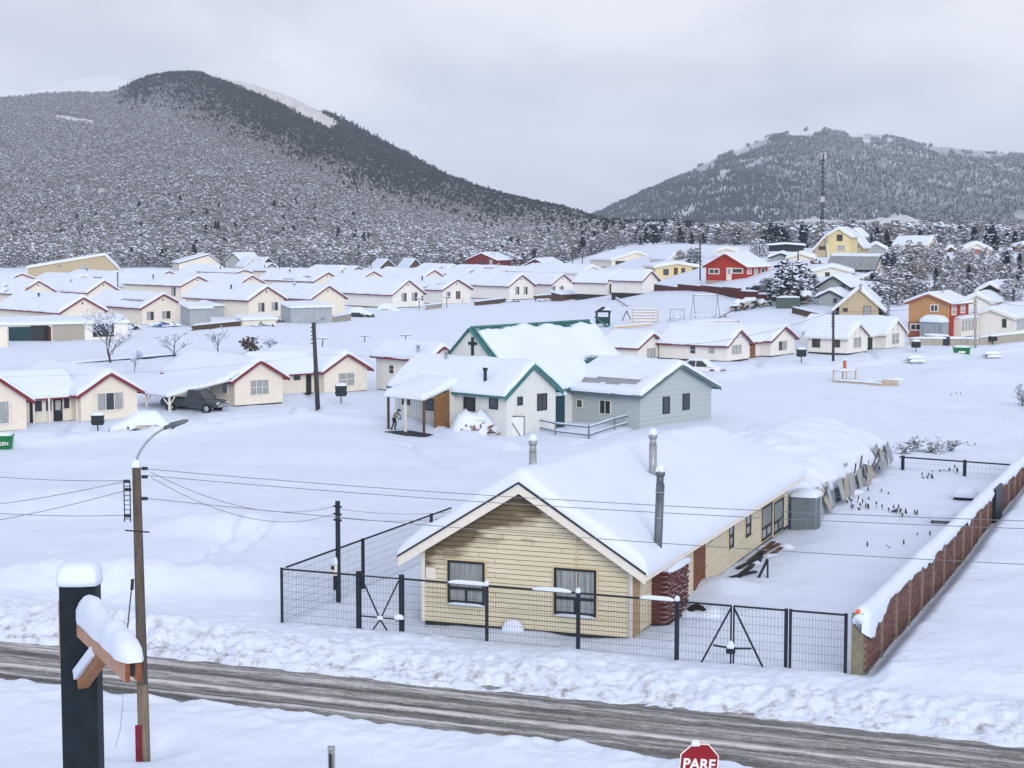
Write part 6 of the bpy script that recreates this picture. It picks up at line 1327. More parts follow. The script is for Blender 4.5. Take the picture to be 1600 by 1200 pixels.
# ---------------------------------------------------------------- vehicles
def wheel(E, x, y, r=.33, wd=.22):
    mb = MB(); mb.tube([(x, y - wd / 2, r), (x, y + wd / 2, r)], r, 16); t = mb.build('wheel', M_RUBBER, E); s = 1 if y > 0 else -1
    mb = MB(); mb.tube([(x, y + s * wd / 2, r), (x, y + s * (wd / 2 + .01), r)], r * .6, 12); mb.build('rim', M_GALV, t)
def loft(secs, mi=0):
    """secs: list of (x, [(y,z)...]) half sections from bottom to top; mirrored"""
    mb = MB(); n = len(secs[0][1]) * 2; vs = []
    for x, half in secs: vs += [(x, y, z) for y, z in half] + [(x, -y, z) for y, z in half[::-1]]
    fs = [(i * n + j, i * n + (j + 1) % n, (i + 1) * n + (j + 1) % n, (i + 1) * n + j) for i in range(len(secs) - 1) for j in range(n)]
    fs += [tuple(range(n))[::-1], tuple((len(secs) - 1) * n + j for j in range(n))]
    mb.add(vs, fs, mi, False); return mb
def car(label, u, v, heading, paint, snow=.25, kind='sedan', name='car', sink=.12):
    p = G(u, v); E = empty(name, p - Vector((0, 0, sink)), heading, label, 'car' if kind != 'pickup' else 'pickup truck')
    Wd2 = .86 if kind != 'pickup' else .93; zb = .28 if kind != 'pickup' else .5; r = .32 if kind != 'pickup' else .4
    bz = .82 if kind != 'pickup' else 1.12
    Lc = 4.3 if kind != 'pickup' else 5.3
    def body(x, zt, k=1.0): return (x, [(Wd2 * .88 * k, zb), (Wd2 * k, zb + .18), (Wd2 * k, zt - .12), (Wd2 * .9 * k, zt)])
    h = Lc / 2
    b = loft([body(-h, bz * .86, .9), body(-h + .12, bz, .97), body(-h * .5, bz), body(h * .35, bz), body(h * .8, bz * .93, .98), body(h - .1, bz * .85, .93), body(h, bz * .72, .86)]); b.build('body', paint, E)
    def cab(x0, x1, x2, x3, zt):
        m = loft([(x0, [(Wd2 * .86, bz - .02), (Wd2 * .86, bz)]), (x1, [(Wd2 * .86, bz - .02), (Wd2 * .7, zt)]), (x2, [(Wd2 * .86, bz - .02), (Wd2 * .7, zt)]), (x3, [(Wd2 * .86, bz - .02), (Wd2 * .86, bz)])]); return m
    zt = 1.42 if kind != 'pickup' else 1.8
    X = (-h + .25, -h * .55, h * .1, h * .5) if kind == 'hatch' else (-h * .75, -h * .42, h * .12, h * .5) if kind == 'sedan' else (-h * .12, -h * .05, h * .3, h * .55)
    cab(*X, zt).build('cabin', M_GLASS, E)
    mb = MB(); mb.box((X[1] - .05, -Wd2 * .71, zt - .02), (X[2] + .05, Wd2 * .71, zt + .05)); mb.build('roof', paint, E)
    for s in (-1, 1):
        mb = MB()
        for a_, b_ in (((X[0], bz), (X[1], zt)), (((X[1] + X[2]) / 2, bz), ((X[1] + X[2]) / 2, zt)), ((X[3], bz), (X[2], zt))): mb.beam((a_[0], s * Wd2 * .865, a_[1]), (b_[0], s * Wd2 * .705, b_[1]), .07, .07)
        mb.build('pillar', paint, E)
        mb = MB(); mb.box((h - .12, s * Wd2 * .72 - .16, bz * .66), (h - .02, s * Wd2 * .72 + .16, bz * .82)); mb.build('headlight', M_SIGNW, E)
        mb = MB(); mb.box((-h - .01, s * Wd2 * .75 - .12, bz * .65), (-h + .1, s * Wd2 * .75 + .12, bz * .85)); mb.build('tail_light', M_SIGNRED, E)
        mb = MB(); mb.box((X[3] - .25, s * (Wd2 + .09) - .09, bz + .02), (X[3] - .12, s * (Wd2 + .09) + .09, bz + .18)); mb.build('mirror', paint, E)
        wheel(E, h * .62, s * (Wd2 - .1), r); wheel(E, -h * .62, s * (Wd2 - .1), r)
    mb = MB(); mb.box((h - .05, -Wd2 * .8, zb + .05), (h + .06, Wd2 * .8, zb + .25)); mb.build('bumper', M_DARK if kind != 'pickup' else M_GALV, E)
    if kind == 'pickup':
        mb = MB(); mb.box((-h + .1, -Wd2 * .8, bz - .0), (X[0] - .05, Wd2 * .8, bz + .006)); mb.build('bed', M_DARK, E)
        mb = MB(); mb.box((h + .005, -Wd2 * .5, bz * .55), (h + .02, Wd2 * .5, bz * .72)); mb.build('grille', M_GALV, E)
    if snow:
        xs = np.linspace(-h - .02, h - .02, 34); ysn = np.linspace(-1, 1, 13); vs = []
        for x in xs:
            zc = np.interp(x, [-h, X[0], X[1], X[2], X[3], h], [bz * .9, bz, zt, zt, bz, bz * .76]); hw = np.interp(x, [-h, X[0], X[1], X[2], X[3], h], [Wd2 * .9, Wd2 * .95, Wd2 * .8, Wd2 * .8, Wd2 * .95, Wd2 * .8]) + .03
            e = math.sqrt(max(0, 1 - abs(x / (h + .0)) ** 6))
            for yn in ysn:
                t = snow * e * max(0, 1 - abs(yn) ** 3.5) ** .5 * (1 + .6 * float(fbm(np.array(x * 1.3 + u), np.array(yn * 1.5), 3, 8)))
                drop = (abs(yn) > .9) * (.4 * (snow > .3) * (abs(x) < h * .8) + .02)
                vs.append((x, yn * hw * (1 + .04 * (snow > .3)), zc + .06 + t - drop))
        mb = MB(); n = len(ysn); mb.add(vs, [(i * n + j, i * n + j + 1, (i + 1) * n + j + 1, (i + 1) * n + j) for i in range(33) for j in range(n - 1)], 0, True); mb.build('snow_cover', M_SNOWR, E)
    return E
car('dark car buried under snow in front of the arched-window house', 219, 684, R(196), M_CARDK, .5, 'hatch', sink=.1)
car('dark pickup truck parked under the open carport', 304, 645, R(-22), mat('grey_truck_paint', (.035, .05, .06), rough=.3, var=.1, spec=.5), .0, 'pickup', name='pickup_truck', sink=-.05)
car('dark station car with snow-heaped bonnet in the middle left row', 563, 496, R(-18), M_CARDK, .5, 'hatch', sink=.25)
car('car lump fully buried beside the dark station car', 607, 486, R(-18), M_CARDK, .6, 'hatch', sink=.75)
car('white car with black windows parked behind the grey house', 1098, 582, R(-28), M_CARWH, .16, 'hatch', sink=.2)
car('snowy car half hidden below the bright red house', 1190, 455, R(-30), M_CARDK, .4, 'sedan', sink=.2)

# ---------------------------------------------------------------- dumpsters, bins, picnic tables
def dumpster(label, u, v, rz, text=None):
    p = G(u, v); E = empty('dumpster', p, rz, label, 'dumpster', 'green dumpsters'); mb = MB()
    mb.prism([(-.75, -.5, .12), (.75, -.5, .12), (.9, -.6, 1.15), (-.9, -.6, 1.15)], (0, 1.1, 0)); bd = mb.build('body', M_GREEN, E)
    mb = MB(); mb.box((-.93, -.66, 1.1), (.93, .55, 1.2)); mb.build('rim', M_GREEN, E)
    for x in (-.5, 0, .5): mb = MB(); mb.box((x - .04, -.64, .2), (x + .04, -.56, 1.1)); mb.build('rib', M_GREEN, E)
    for x in (-.6, .6): mb = MB(); mb.tube([(x, -.4, .0), (x, -.3, .0)], .1, 8); mb.build('caster', M_RUBBER, E)
    mb = MB(); mb.pillow((0, -.05, 1.2), 1.8, 1.2, .22, lump=.4); mb.build('snow_cap', M_SNOWR, E)
    if text:
        cu = bpy.data.curves.new('lettering', 'FONT'); cu.body = text; cu.size = .34; cu.align_x = 'CENTER'; cu.align_y = 'CENTER'; cu.extrude = .004; cu.offset = .006
        to = bpy.data.objects.new('tmp', cu); COL.objects.link(to); me = bpy.data.meshes.new_from_object(to.evaluated_get(bpy.context.evaluated_depsgraph_get())); bpy.data.objects.remove(to); me.materials.clear(); me.materials.append(M_SIGNW)
        lt = mesh_obj('lettering', me, E); lt.location = (0, -.655, .68); lt.rotation_euler = (math.pi / 2 + .1, 0, 0)
    else: mb = MB(); mb.box((-.4, -.655, .6), (.35, -.648, .78)); mb.build('lettering', M_SIGNW, E)
dumpster('green dumpster with white lettering at the left edge', -1, 708, R(8), 'CENGEN')
dumpster('green dumpster standing in the right-hand field', 1502, 559, R(-6))
def bin_(label, u, v, hpx, big=True):
    p = G(u, v); H = hpx * p.y / 2800; E = empty('litter_basket', p, R(12), label, 'litter bin', 'raised litter baskets'); mb = MB(); mb.tube([(0, 0, -.3), (0, 0, H * .5)], .05, 6); mb.build('pole', M_STEEL, E)
    mb = MB(); mb.prism([(-.38, -.3, H * .45), (.38, -.3, H * .45), (.5, -.38, H * .62), (-.5, -.38, H * .62)], (0, .7, 0)); mb.build('tray', M_FOUND, E)
    mb = MB(); mb.prism([(-.42, -.28, H * .6), (.42, -.28, H * .6), (.48, -.3, H * .95), (-.48, -.3, H * .95)], (0, .6, 0)); mb.build('basket', M_DARK, E)
    mb = MB(); mb.pillow((0, 0, H * .95), 1.0, .75, .22); mb.build('snow_cap', M_SNOWR, E)
bin_('dark litter basket on a pole in front of the arched-window house', 153, 678, 32); bin_('dark litter basket on a pole in front of the four-pane house', 533, 634, 34); bin_('snow-topped litter basket beside the right street pole', 1252, 568, 24); bin_('snow-topped litter basket below the orange house', 1431, 552, 20); bin_('snow-topped litter basket near the right edge wall', 1551, 540, 16)
for u, v, lab in ((1430, 570, 'snow-buried picnic table in the right-hand field, left one'), (1550, 563, 'snow-buried picnic table in the right-hand field, right one')):
    p = G(u, v); E = empty('picnic_table', p, R(5), lab, 'picnic table', 'picnic tables'); mb = MB(); mb.box((-.9, -.35, .65), (.9, .35, .72)); mb.build('top', M_PLAY, E)
    for s in (-1, 1):
        mb = MB(); mb.box((-.9, s * .75 - .13, .38), (.9, s * .75 + .13, .44)); mb.build('bench', M_PLAY, E); mb = MB(); mb.beam((s * .6, -.7, 0), (s * .6, .1, .66), .06, .06); mb.beam((s * .6, .7, 0), (s * .6, -.1, .66), .06, .06); mb.build('leg', M_BROWN, E)
        mb = MB(); mb.pillow((0, s * .75, .44), 1.8, .4, .25); mb.build('snow_cap', M_SNOWR, E)
    mb = MB(); mb.pillow((0, 0, .72), 2, .9, .35); mb.build('snow_cap', M_SNOWR, E)
# ---------------------------------------------------------------- wooden play boat
p = G(1308, 600); q = G(1408, 607); B = empty('play_boat', p, math.atan2(q.y - p.y, q.x - p.x), 'wooden play boat with cabin frame and funnel buried in the field', 'play boat'); ln = (q - p).length
for s in (-.9, .9): mb = MB(); mb.beam((0, s, .35), (ln * .78, s, .2), .08, .3); mb.build('side_board', M_PLAY, B); mb = MB(); mb.pillow((ln * .4, s, .46), ln * .8, .3, .15); mb.build('snow_cap', M_SNOWR, B)
for i in range(3): mb = MB(); mb.prism([(ln * .78, -.9, .05 + i * .25), (ln, -.55 , .1 + i * .27), (ln, -.55, .32 + i * .27), (ln * .78, -.9, .27 + i * .25)], (0, .07, 0)); mb.build('bow_plank', M_PLAY if i != 1 else M_TAN, B)
mb = MB(); mb.pillow((ln * .89, 0, .8), ln * .22, 1.6, .2); mb.build('snow_cap', M_SNOWR, B)
for x, y in ((.1, -.8), (1.5, -.8), (.1, .8), (1.5, .8)): mb = MB(); mb.box((x - .05, y - .05, 0), (x + .05, y + .05, 1.3)); mb.build('cabin_post', M_PLAY, B)
mb = MB(); mb.box((0, -.9, 1.28), (1.65, .9, 1.36)); mb.build('cabin_roof', M_PLAY, B); mb = MB(); mb.pillow((.8, 0, 1.36), 1.7, 1.9, .2); mb.build('snow_cap', M_SNOWR, B)
mb = MB(); mb.tube([(.8, 0, 1.3), (.8, 0, 2.3)], .17, 10); mb.build('funnel', mat('faded_red', (.45, .14, .10), var=.2), B); mb = MB(); mb.pillow((.8, 0, 2.3), .42, .42, .18); mb.build('snow_cap', M_SNOWR, B)
# ---------------------------------------------------------------- playground on the rise
def pg(name, label, u, v, rz=0): p = G(u, v); return empty(name, p, R(rz), label, name.replace('_', ' ')), p.y / 2800, p
E, k, p = pg('swing_set', 'tall steel swing set on the playground slope', 1102, 499, -4); w2 = 19 * k; h = 38 * k
for s in (-1, 1):
    for d in (-1, 1): mb = MB(); mb.tube([(s * w2 + d * 4.5 * k, d * .9, -.3), (s * w2, 0, h)], .06, 6); mb.build('leg', M_GALV, E)
mb = MB(); mb.tube([(-w2 - .1, 0, h), (w2 + .1, 0, h)], .06, 6); mb.build('top_bar', M_GALV, E); mb = MB(); mb.pillow((0, 0, h + .04), w2 * 1.9, .16, .12); mb.build('snow_cap', M_SNOWR, E)
for i in range(4):
    x = -w2 * .75 + i * w2 * .5
    for d in (-.22, .22): mb = MB(); mb.tube([(x + d, 0, .5), (x + d, 0, h)], .014, 4); mb.build('chain', M_GALV, E)
    mb = MB(); mb.box((x - .25, -.1, .45), (x + .25, .1, .5)); st_ = mb.build('seat', M_DARK, E); mb = MB(); mb.pillow((x, 0, .5), .5, .24, .18); mb.build('snow_cap', M_SNOWR, st_)
E, k, p = pg('swing_set', 'low square swing frame left of the tall swing set', 1058, 503, 6); w2 = 11 * k; h = 20 * k
for s in (-1, 1): mb = MB(); mb.tube([(s * w2, 0, -.3), (s * w2, 0, h)], .06, 6); mb.tube([(s * w2 - .7, -.3, -.2), (s * w2, 0, .5)], .05, 5); mb.tube([(s * w2 + .7, -.3, -.2), (s * w2, 0, .5)], .05, 5); mb.build('leg', M_GALV, E)
mb = MB(); mb.tube([(-w2, 0, h), (w2, 0, h)], .06, 6); mb.build('top_bar', M_GALV, E)
for x in (-.5, .5): mb = MB(); mb.tube([(x, 0, .5), (x, 0, h)], .014, 4); mb.build('chain', M_GALV, E)
mb = MB(); mb.box((-.55, -.12, .45), (.55, .12, .52)); st_ = mb.build('seat', M_DARK, E); mb = MB(); mb.pillow((0, 0, .52), 1.0, .25, .15); mb.build('snow_cap', M_SNOWR, st_)
# long slide / ramp coming down the slope
a = G(955, 466); b = G(1006, 500); E = empty('slide_ramp', a, 0, 'long snow-covered wooden ramp coming down the slope by the porch', 'ramp')
for o in (Vector((0, 0, .6)), Vector((2.0, 1.5, .6))):
    m_ = (b - a) * .55; mb = MB(); mb.beam(o, o + m_, .25, .12); mb.build('beam', M_PLAY, E); mb = MB(); mb.beam(o + Vector((0, 0, .14)), o + m_ + Vector((0, 0, .14)), .28, .16); mb.build('snow_cap', M_SNOWR, E)
    mb = MB(); mb.beam(o + m_, o + m_ + Vector((2.2, 0, -.1)), .2, .12); mb.beam(o + m_ + Vector((2.2, 0, -.1)), o + m_ + Vector((4.5, -2, -2.2)), .15, .1); mb.build('beam', M_PLAY, E)
    for t in (.0, .5, 1.0): q = o + m_ + Vector((2.2 * t, 0, 0)); mb = MB(); mb.tube([q, q - Vector((0, 0, 2.0))], .07, 5); mb.build('post', M_BROWN, E)
E, k, p = pg('climbing_frame', 'slatted wooden climbing frame at the playground edge', 1008, 509, 0); w2 = 20 * k
for s in (-1, -.2, .6, 1): mb = MB(); mb.box((s * w2 - .06, -.06, -.3), (s * w2 + .06, .06, 26 * k)); mb.build('post', M_PLAY, E)
for j in range(5): mb = MB(); mb.box((-w2, -.1, (6 + j * 4.6) * k), (w2, -.06, (8 + j * 4.6) * k)); mb.build('rung', M_PLAY, E); mb = MB(); mb.pillow((0, -.08, (8 + j * 4.6) * k), w2 * 2, .16, .1); mb.build('snow_cap', M_SNOWR, E)
E, k, p = pg('a_frame', 'small dark A-frame beside the wooden ramp', 978, 503, 0); mb = MB(); mb.tube([(-.7, 0, -.2), (.1, 0, 1.6)], .07, 5); mb.tube([(.9, 0, -.2), (.1, 0, 1.6)], .07, 5); mb.build('leg', M_STEEL, E); mb = MB(); mb.tube([(.1, -.5, 1.6), (.1, .6, 1.6)], .05, 5); mb.build('top_bar', M_STEEL, E)
E, k, p = pg('play_house', 'dark play tower with little roof behind the church hall ridge', 942, 512, -10)
for x, y in ((-.9, -.6), (.9, -.6), (-.9, .6), (.9, .6)): mb = MB(); mb.box((x - .07, y - .07, -.3), (x + .07, y + .07, 2.3)); mb.build('post', M_DARK, E)
mb = MB(); mb.box((-.95, -.65, .6), (.95, .65, 1.5)); mb.build('tower_wall', M_TARP, E); mb = MB(); mb.prism([(-1.2, -.8, 2.2), (0, -.8, 3.0), (1.2, -.8, 2.2)], (0, 1.6, 0)); mb.build('roof', M_DARK, E); mb = MB(); mb.pillow((.5, 0, 2.55), 1.2, 1.8, .3); mb.build('snow_cap', M_SNOWR, E); mb = MB(); mb.beam((-1, -.5, 1.5), (1.6, -3.2, -.1), .5, .08); mb.build('slide', M_TEAL, E)
E, k, p = pg('balance_beam', 'long low wooden beam fence below the climbing frame', 975, 516, 0); ln = 62 * k
mb = MB(); mb.beam((-1.5, 0, .35), (ln - 1.5, 1.0, .75), .2, .3); mb.build('beam', M_PLAY, E); mb = MB(); mb.beam((-1.5, 0, .56), (ln - 1.5, 1.0, .96), .24, .14); mb.build('snow_cap', M_SNOWR, E)
for i in range(6): mb = MB(); t = i / 5; mb.box((-1.5 + ln * t - .06, t - .06, -.3), (-1.5 + ln * t + .06, t + .06, .3)); mb.build('post', M_BROWN, E)
E, k, p = pg('monkey_bars', 'horizontal wooden bars with green posts below the tall swing', 1118, 513, 3); ln = 36 * k
for s in (-1, .1, 1): mb = MB(); mb.box((s * ln - .12, -.1, -.3), (s * ln + .12, .1, 11 * k)); mb.build('post', M_TARP if s > 0 else M_PLAY, E)
mb = MB(); mb.box((-ln, -.08, 10 * k), (ln, .08, 12 * k)); mb.build('bar', M_PLAY, E); mb = MB(); mb.pillow((0, 0, 12 * k), ln * 2, .2, .14); mb.build('snow_cap', M_SNOWR, E); mb = MB(); mb.beam((-ln, 0, 10 * k), (-ln * .3, 0, 0), .12, .1); mb.build('brace', M_PLAY, E)
E, k, p = pg('seesaw', 'dark tilted seesaw plank right of the tall swing set', 1132, 497, 0); mb = MB(); mb.beam((-.9, 0, 0), (1.2, 0, 1.1), .3, .1); mb.build('plank', M_BROWN, E); mb = MB(); mb.prism([(-.2, -.2, -.2), (.4, -.2, -.2), (.1, -.2, .45)], (0, .4, 0)); mb.build('pivot', M_STEEL, E)
# clothes-line posts in the field
for u, v0, v1, lab in ((505, 551, 529, 'leaning T-shaped clothes post behind the four-pane house'), (570, 538, 525, 'upright T-shaped clothes post in the middle field'), (634, 537, 524, 'T-shaped clothes post left of the church'), (655, 463 + 22, 466, 'T-shaped post by the white two-window house'), (698, 483, 464, 'dark T-post by the mesh fence'), (907, 467, 453, 'T-post by the low brick-red bunker')):
    p = G(u, v0); h = (v0 - v1) * p.y / 2800; E = empty('clothes_post', p, R(10), lab, 'clothes post', 'clothes-line posts'); mb = MB(); mb.tube([(-.2 if 'leaning' in lab else 0, 0, -.3), (0, 0, h)], .06, 5); mb.build('post', M_STEEL, E); mb = MB(); mb.box((-.65, -.05, h - .05), (.65, .05, h + .05)); mb.build('crossbar', M_STEEL, E); mb = MB(); mb.pillow((0, 0, h + .05), 1.3, .16, .1); mb.build('snow_cap', M_SNOWR, E)
# ---------------------------------------------------------------- woodpiles, junk, low walls
def heap(name, label, u, v, wpx, hpx, m, seed, n=26, snow=5, cat='pile', size=.5, mound=False):
    p = G(u, v); k = p.y / 2800; W2, H = wpx * k / 2, hpx * k; rnd = random.Random(seed); E = empty(name, p, R(20), label, cat)
    for i in range(n):
        x = rnd.uniform(-1, 1); z = rnd.uniform(0, max(.1, 1 - abs(x) ** 2)) * H * .85; q = Vector((x * W2, rnd.uniform(-.9, .3), z)); d = Vector((rnd.gauss(0, 1), rnd.gauss(0, .7), rnd.gauss(0, .35))).normalized() * rnd.uniform(.4, 1.0) * size
        mb = MB(); mb.beam(q - d, q + d, .16 * size * 2, .13 * size * 2); mb.build('piece', m[i % len(m)], E)
    if mound: mb = MB(); mb.pillow((0, .5, -.3), W2 * 2.1, 2.6, H * .95 + .3, n=14, lump=.5, p=2.2); mb.build('snow_mound', M_SNOWR, E)
    for i in range(snow): x = rnd.uniform(-.8, .8); mb = MB(); mb.pillow((x * W2, rnd.uniform(-.3, .6), H * (1 - x * x) * .7), W2 * rnd.uniform(.5, 1.0), rnd.uniform(.9, 1.6), H * rnd.uniform(.2, .34), n=9, lump=.5, seed=i, p=2.4, rz=rnd.uniform(-.6, .6)); mb.build('snow_clump', M_SNOWR, E)
    return E
heap('wood_heap', 'big snow-covered split firewood heap in front of the church', 742, 684, 74, 42, [M_LOG, M_LOG, M_BRICK], 5, 90, 3, 'wood pile', .3, True)
heap('wood_heap', 'pile under blue tarp before the second cream gable', 257, 513, 46, 12, [M_BLUE, M_BLUE, M_BLUE, M_DARK], 6, 24, 4, 'tarp pile')
heap('wood_heap', 'dark wreck of boards on the slope left of the green fence', 1175, 482, 70, 18, [M_BROWN, M_DARK, M_CONC], 7, 40, 8, 'scrap heap', .8)
heap('wood_heap', 'scattered boards below the boards wreck on the slope', 1205, 512, 60, 8, [M_BROWN, M_PLAY], 8, 14, 4, 'scrap heap', .8)
heap('wood_heap', 'crossed dark red boards left of the blue tarp pile', 211, 518, 22, 14, [M_BRICK, M_DARK], 9, 14, 2, 'scrap heap')
heap('wood_heap', 'red garden junk in the lean-to bay at far left', 62, 532, 28, 10, [M_DRED], 10, 12, 3, 'scrap heap')
heap('wood_heap', 'red and dark clutter in the snow below the white row', 855, 472, 46, 6, [M_DRED, M_DARK, M_TARP], 11, 14, 4, 'scrap heap')
heap('wood_heap', 'dark clutter between corrugated shed and two-window house', 437, 506, 22, 9, [M_BRICK, M_DARK], 12, 12, 2, 'scrap heap')
heap('wood_heap', 'tangle of boards beside the right end of the church hall', 970, 560, 22, 14, [M_BROWN, M_DARK], 13, 12, 2, 'scrap heap', .6)
heap('wood_heap', 'snowy stack of pallets by the green slope fence', 1258, 478, 24, 26, [M_CONC, M_BROWN], 14, 16, 6, 'pallets', .6)
p = G(742, 476); E = empty('mesh_fence', p, R(25), 'low wire enclosure before the brown-shuttered house', 'fence'); wire_panel(E, -2.5, 4.5, .0, 1.1, dv=.3, dh=.3)
for x in (-2.5, -.2, 2.2, 4.5): mb = MB(); mb.box((x - .05, -.05, -.3), (x + .05, .05, 1.2)); mb.build('post', M_CONC, E)
def lowwall(label, u0, v0, u1, v1, h, m, name='garden_wall', planks=0):
    a = G(u0, v0); b = G(u1, v1); E = empty(name, a, math.atan2(b.y - a.y, b.x - a.x), label, 'wall' if not planks else 'fence'); ln = (b - a).length; dz = b.z - a.z
    n = planks or 6
    for i in range(n): mb = MB(); x0, x1 = ln * i / n + .01, ln * (i + 1) / n - .01; z0 = dz * (i + .5) / n; mb.box((x0, -.08, z0 - 1), (x1, .08, z0 + h + random.uniform(-.04, .04))); mb.build('plank' if planks else 'wall_panel', m, E)
    mb = MB(); mb.pillow((ln / 2, 0, h + dz / 2), ln, .45, .25, n=12); sn_ = mb.build('snow_cap', M_SNOWR, E)
    sn_.data.transform(Matrix(((1, 0, 0, 0), (0, 1, 0, 0), (dz / max(ln, .1), 0, 1, -dz / 2), (0, 0, 0, 1))))
lowwall('low concrete block wall below the orange house', 1420, 540, 1530, 541, .9, M_CONC); lowwall('weathered plank fence along the right-edge house', 1530, 541, 1640, 530, 1.1, M_CONC, 'plank_fence', 30)
lowwall('dark green board fence on the slope by the big snowy tree', 1213, 484, 1250, 484, 1.7, mat('grey_green_boards', (.09, .13, .12), var=.15), 'plank_fence', 12); lowwall('dark plank fence climbing down left of the tan cottage', 1238, 492, 1290, 505, 1.1, M_BROWN, 'plank_fence', 20)
lowwall('dark bank edge line crossing the field below the bare trees', 105, 573, 275, 558, .35, M_DARK, 'low_fence', 24)
lowwall('dark covered trailer block before the orange house', 1443, 539, 1484, 541, 1.2, M_CARDK, 'trailer')
# ---------------------------------------------------------------- rail fence and small gate by the church
a = G(822, 688); E = empty('rail_fence', a, 0, 'low two-rail fence enclosing the corner between church and grey house', 'fence')
pts = [G(818, 672), G(868, 684), G(920, 690), G(960, 676), G(992, 668)]
for i in range(4):
    p, q = pts[i] - a, pts[i + 1] - a
    for z in (.45, 1.0): mb = MB(); mb.beam(p + Vector((0, 0, z)), q + Vector((0, 0, z)), .07, .09); mb.build('rail', M_FLUE, E); mb = MB(); mb.beam(p + Vector((0, 0, z + .08)), q + Vector((0, 0, z + .08)), .1, .07); mb.build('snow_cap', M_SNOWR, E)
for q in pts[1:]: q = q - a; mb = MB(); mb.box(q - Vector((.06, .06, .3)), q + Vector((.06, .06, 1.15 if q is not pts[-1] - a else 1.8))); mb.build('post', M_FLUE, E)
p = G(795, 684); E = empty('goal_gate', p, R(10), 'white steel gate leaf with diagonal bar at the church corner', 'gate')
for a_, b_ in (((0, 0, -.2), (0, 0, 1.5)), ((1.1, 0, -.2), (1.1, 0, 1.5)), ((0, 0, 1.5), (1.1, 0, 1.5)), ((0, 0, 1.4), (.9, 0, 0))): mb = MB(); mb.tube([a_, b_], .04, 6); mb.build('frame_bar', M_FLUE, E)
mb = MB(); mb.box((.03, .0, .05), (1.07, .03, 1.45)); mb.build('sheet', M_CHURCHW, E)
p = G(697, 670); E = empty('leaning_panel', p, R(20), 'pale sheet panel leaning at the church porch end', 'panel'); mb = MB(); mb.prism([(0, 0, -.2), (.75, .1, -.2), (.75, .35, 1.7), (.0, .25, 1.75)], (0, .05, 0)); mb.build('panel', M_CHURCHW, E)
# ---------------------------------------------------------------- person bending on the church porch
p = CH.P + CH.d * -2.9 + CH.n * (on_face(CH, 's', 661, 655).y) ; p.z += .16
PE_ = empty('person', p, R(-20), 'person in striped black and white top bending forward on the church porch', 'person')
jo = dict(pel=(0, 0, .88), ch=(.20, -.08, 1.22), nk=(.33, -.12, 1.38), hd=(.42, -.15, 1.48), hl=(-.02, .10, .86), kl=(.10, .12, .46), al=(-.04, .14, .07), tl=(.14, .14, .03), hr=(-.02, -.10, .86), kr=(.02, -.14, .46), ar=(-.20, -.16, .07), tr=(-.02, -.17, .03),
          sl=(.26, .12, 1.28), el=(.38, .20, 1.04), wl=(.46, .12, .84), ml=(.50, .10, .77), sr=(.26, -.28, 1.28), er=(.36, -.38, 1.05), wr=(.48, -.28, .86), mr=(.52, -.26, .79))
names = list(jo); ed = [('pel', 'ch'), ('ch', 'nk'), ('nk', 'hd'), ('pel', 'hl'), ('hl', 'kl'), ('kl', 'al'), ('al', 'tl'), ('pel', 'hr'), ('hr', 'kr'), ('kr', 'ar'), ('ar', 'tr'), ('ch', 'sl'), ('sl', 'el'), ('el', 'wl'), ('wl', 'ml'), ('ch', 'sr'), ('sr', 'er'), ('er', 'wr'), ('wr', 'mr')]
rad = dict(pel=.15, ch=.17, nk=.06, hd=.105, hl=.10, kl=.07, al=.05, tl=.045, hr=.10, kr=.07, ar=.05, tr=.045, sl=.075, el=.055, wl=.04, ml=.042, sr=.075, er=.055, wr=.04, mr=.042)
me = bpy.data.meshes.new('body'); me.from_pydata([jo[n] for n in names], [(names.index(a), names.index(b)) for a, b in ed], [])
bo = mesh_obj('body', me, PE_); sk = bo.modifiers.new('skin', 'SKIN')
for i, n in enumerate(names): me.skin_vertices[0].data[i].radius = (rad[n], rad[n]); me.skin_vertices[0].data[i].use_root = (n == 'pel')
bo.modifiers.new('sub', 'SUBSURF').levels = 1
mp_ = bpy.data.materials.new('striped_top'); mp_.use_nodes = True; t = mp_.node_tree; N = t.nodes; b = N['Principled BSDF']; b.inputs['Roughness'].default_value = .9
tcn = N.new('ShaderNodeTexCoord'); sx = N.new('ShaderNodeSeparateXYZ'); t.links.new(tcn.outputs['Object'], sx.inputs[0]); wv = N.new('ShaderNodeMath'); wv.operation = 'SINE'; ml = N.new('ShaderNodeMath'); ml.operation = 'MULTIPLY'; ml.inputs[1].default_value = 46; t.links.new(sx.outputs[2], ml.inputs[0]); t.links.new(ml.outputs[0], wv.inputs[0])
gt = N.new('ShaderNodeMath'); gt.operation = 'GREATER_THAN'; gt.inputs[1].default_value = .25; t.links.new(wv.outputs[0], gt.inputs[0]); up_ = N.new('ShaderNodeMath'); up_.operation = 'GREATER_THAN'; up_.inputs[1].default_value = .92; t.links.new(sx.outputs[2], up_.inputs[0]); mu = N.new('ShaderNodeMath'); mu.operation = 'MULTIPLY'; t.links.new(gt.outputs[0], mu.inputs[0]); t.links.new(up_.outputs[0], mu.inputs[1])
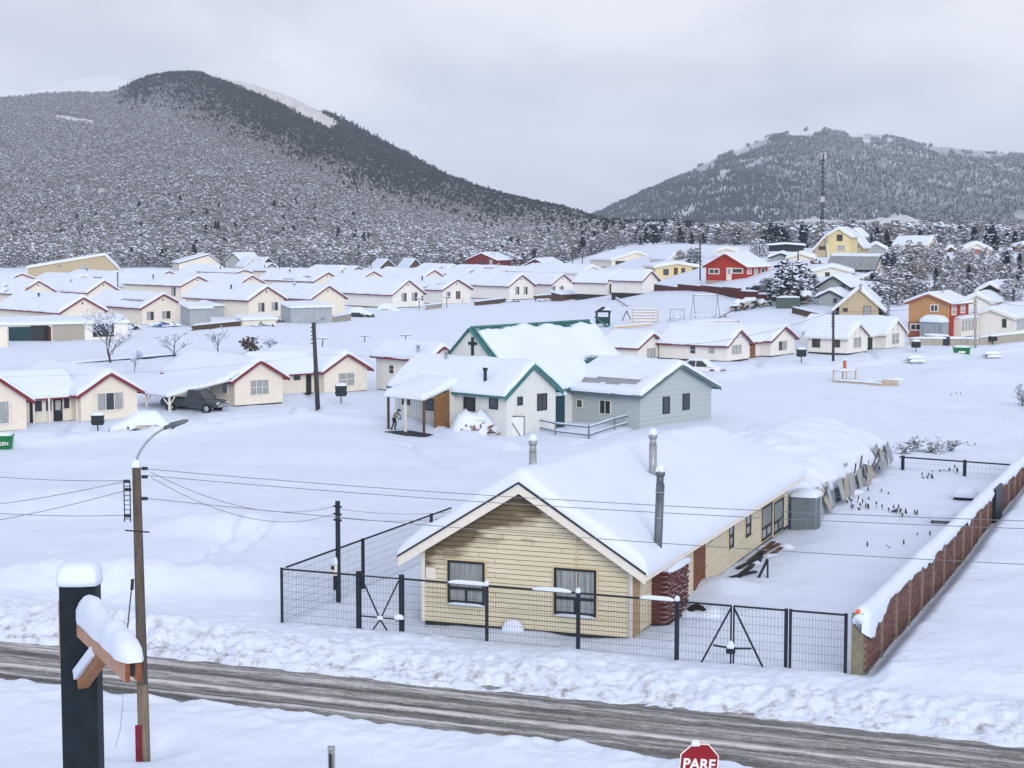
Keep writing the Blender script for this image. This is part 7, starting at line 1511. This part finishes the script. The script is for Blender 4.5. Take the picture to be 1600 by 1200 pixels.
mxp = N.new('ShaderNodeMix'); mxp.data_type = 'RGBA'; mxp.inputs[6].default_value = (.012, .013, .018, 1); mxp.inputs[7].default_value = (.55, .55, .55, 1); t.links.new(mu.outputs[0], mxp.inputs[0]); t.links.new(mxp.outputs[2], b.inputs['Base Color']); me.materials.append(mp_)
mb = MB(); mb.pillow((.45, -.15, 1.45), .26, .22, .14); mb.build('hair', M_DARK, PE_)
# ---------------------------------------------------------------- yard fences and clutter between the rows
for (u0, v0, u1, v1, n_, m_, lab) in ((300, 520, 376, 512, 26, M_BROWN, 'low brown board fence right of the corrugated shed'), (520, 505, 548, 500, 14, M_CONC, 'short grey board fence by the dark station car'), (665, 486, 690, 483, 10, M_CONC, 'short pale fence right of the white two-window house'),
    (742, 480, 790, 474, 22, M_BROWN, 'dark board fence below the long white side wall'), (835, 470, 862, 468, 12, M_BROWN, 'short brown fence between the two white gables'), (20, 470, 30, 468, 6, M_BROWN, 'tiny brown fence by the second far-left gable'), (170, 502, 215, 498, 18, M_CONC, 'grey fence behind the lean-to'), (340, 470, 372, 467, 14, M_BROWN, 'brown fence between two back-row gables'),
    (1420, 500, 1500, 486, 0, M_BROWN, ''), (540, 462, 600, 457, 20, M_BROWN, 'brown fence behind the dark station car row')):
    if lab: lowwall(lab, u0, v0, u1, v1, 1.0, m_, 'board_fence', n_)
heap('wood_heap', 'snow-covered lumber before the cream two-window house', 410, 512, 40, 8, [M_CONC, M_BROWN], 31, 14, 4, 'lumber', .6)
heap('wood_heap', 'dark clutter left of the buried car lump', 520, 503, 16, 8, [M_DARK, M_BROWN], 32, 10, 2, 'scrap heap', .5)
heap('wood_heap', 'dark toys and boards by the white two-window house', 672, 484, 22, 7, [M_DARK, M_TARP], 33, 10, 2, 'scrap heap', .5)
heap('wood_heap', 'clutter below the white house above the cross', 800, 474, 30, 6, [M_TARP, M_DARK, M_DRED], 34, 12, 3, 'scrap heap', .5)
heap('wood_heap', 'snowed-in boards by the yellow mansion terrace', 1270, 414, 30, 7, [M_BROWN, M_DRED], 35, 12, 3, 'scrap heap', .7)
heap('wood_heap', 'snowed-in junk beside the smaller blue-grey gable', 1330, 484, 26, 9, [M_DARK, M_BROWN], 36, 14, 3, 'scrap heap', .6)
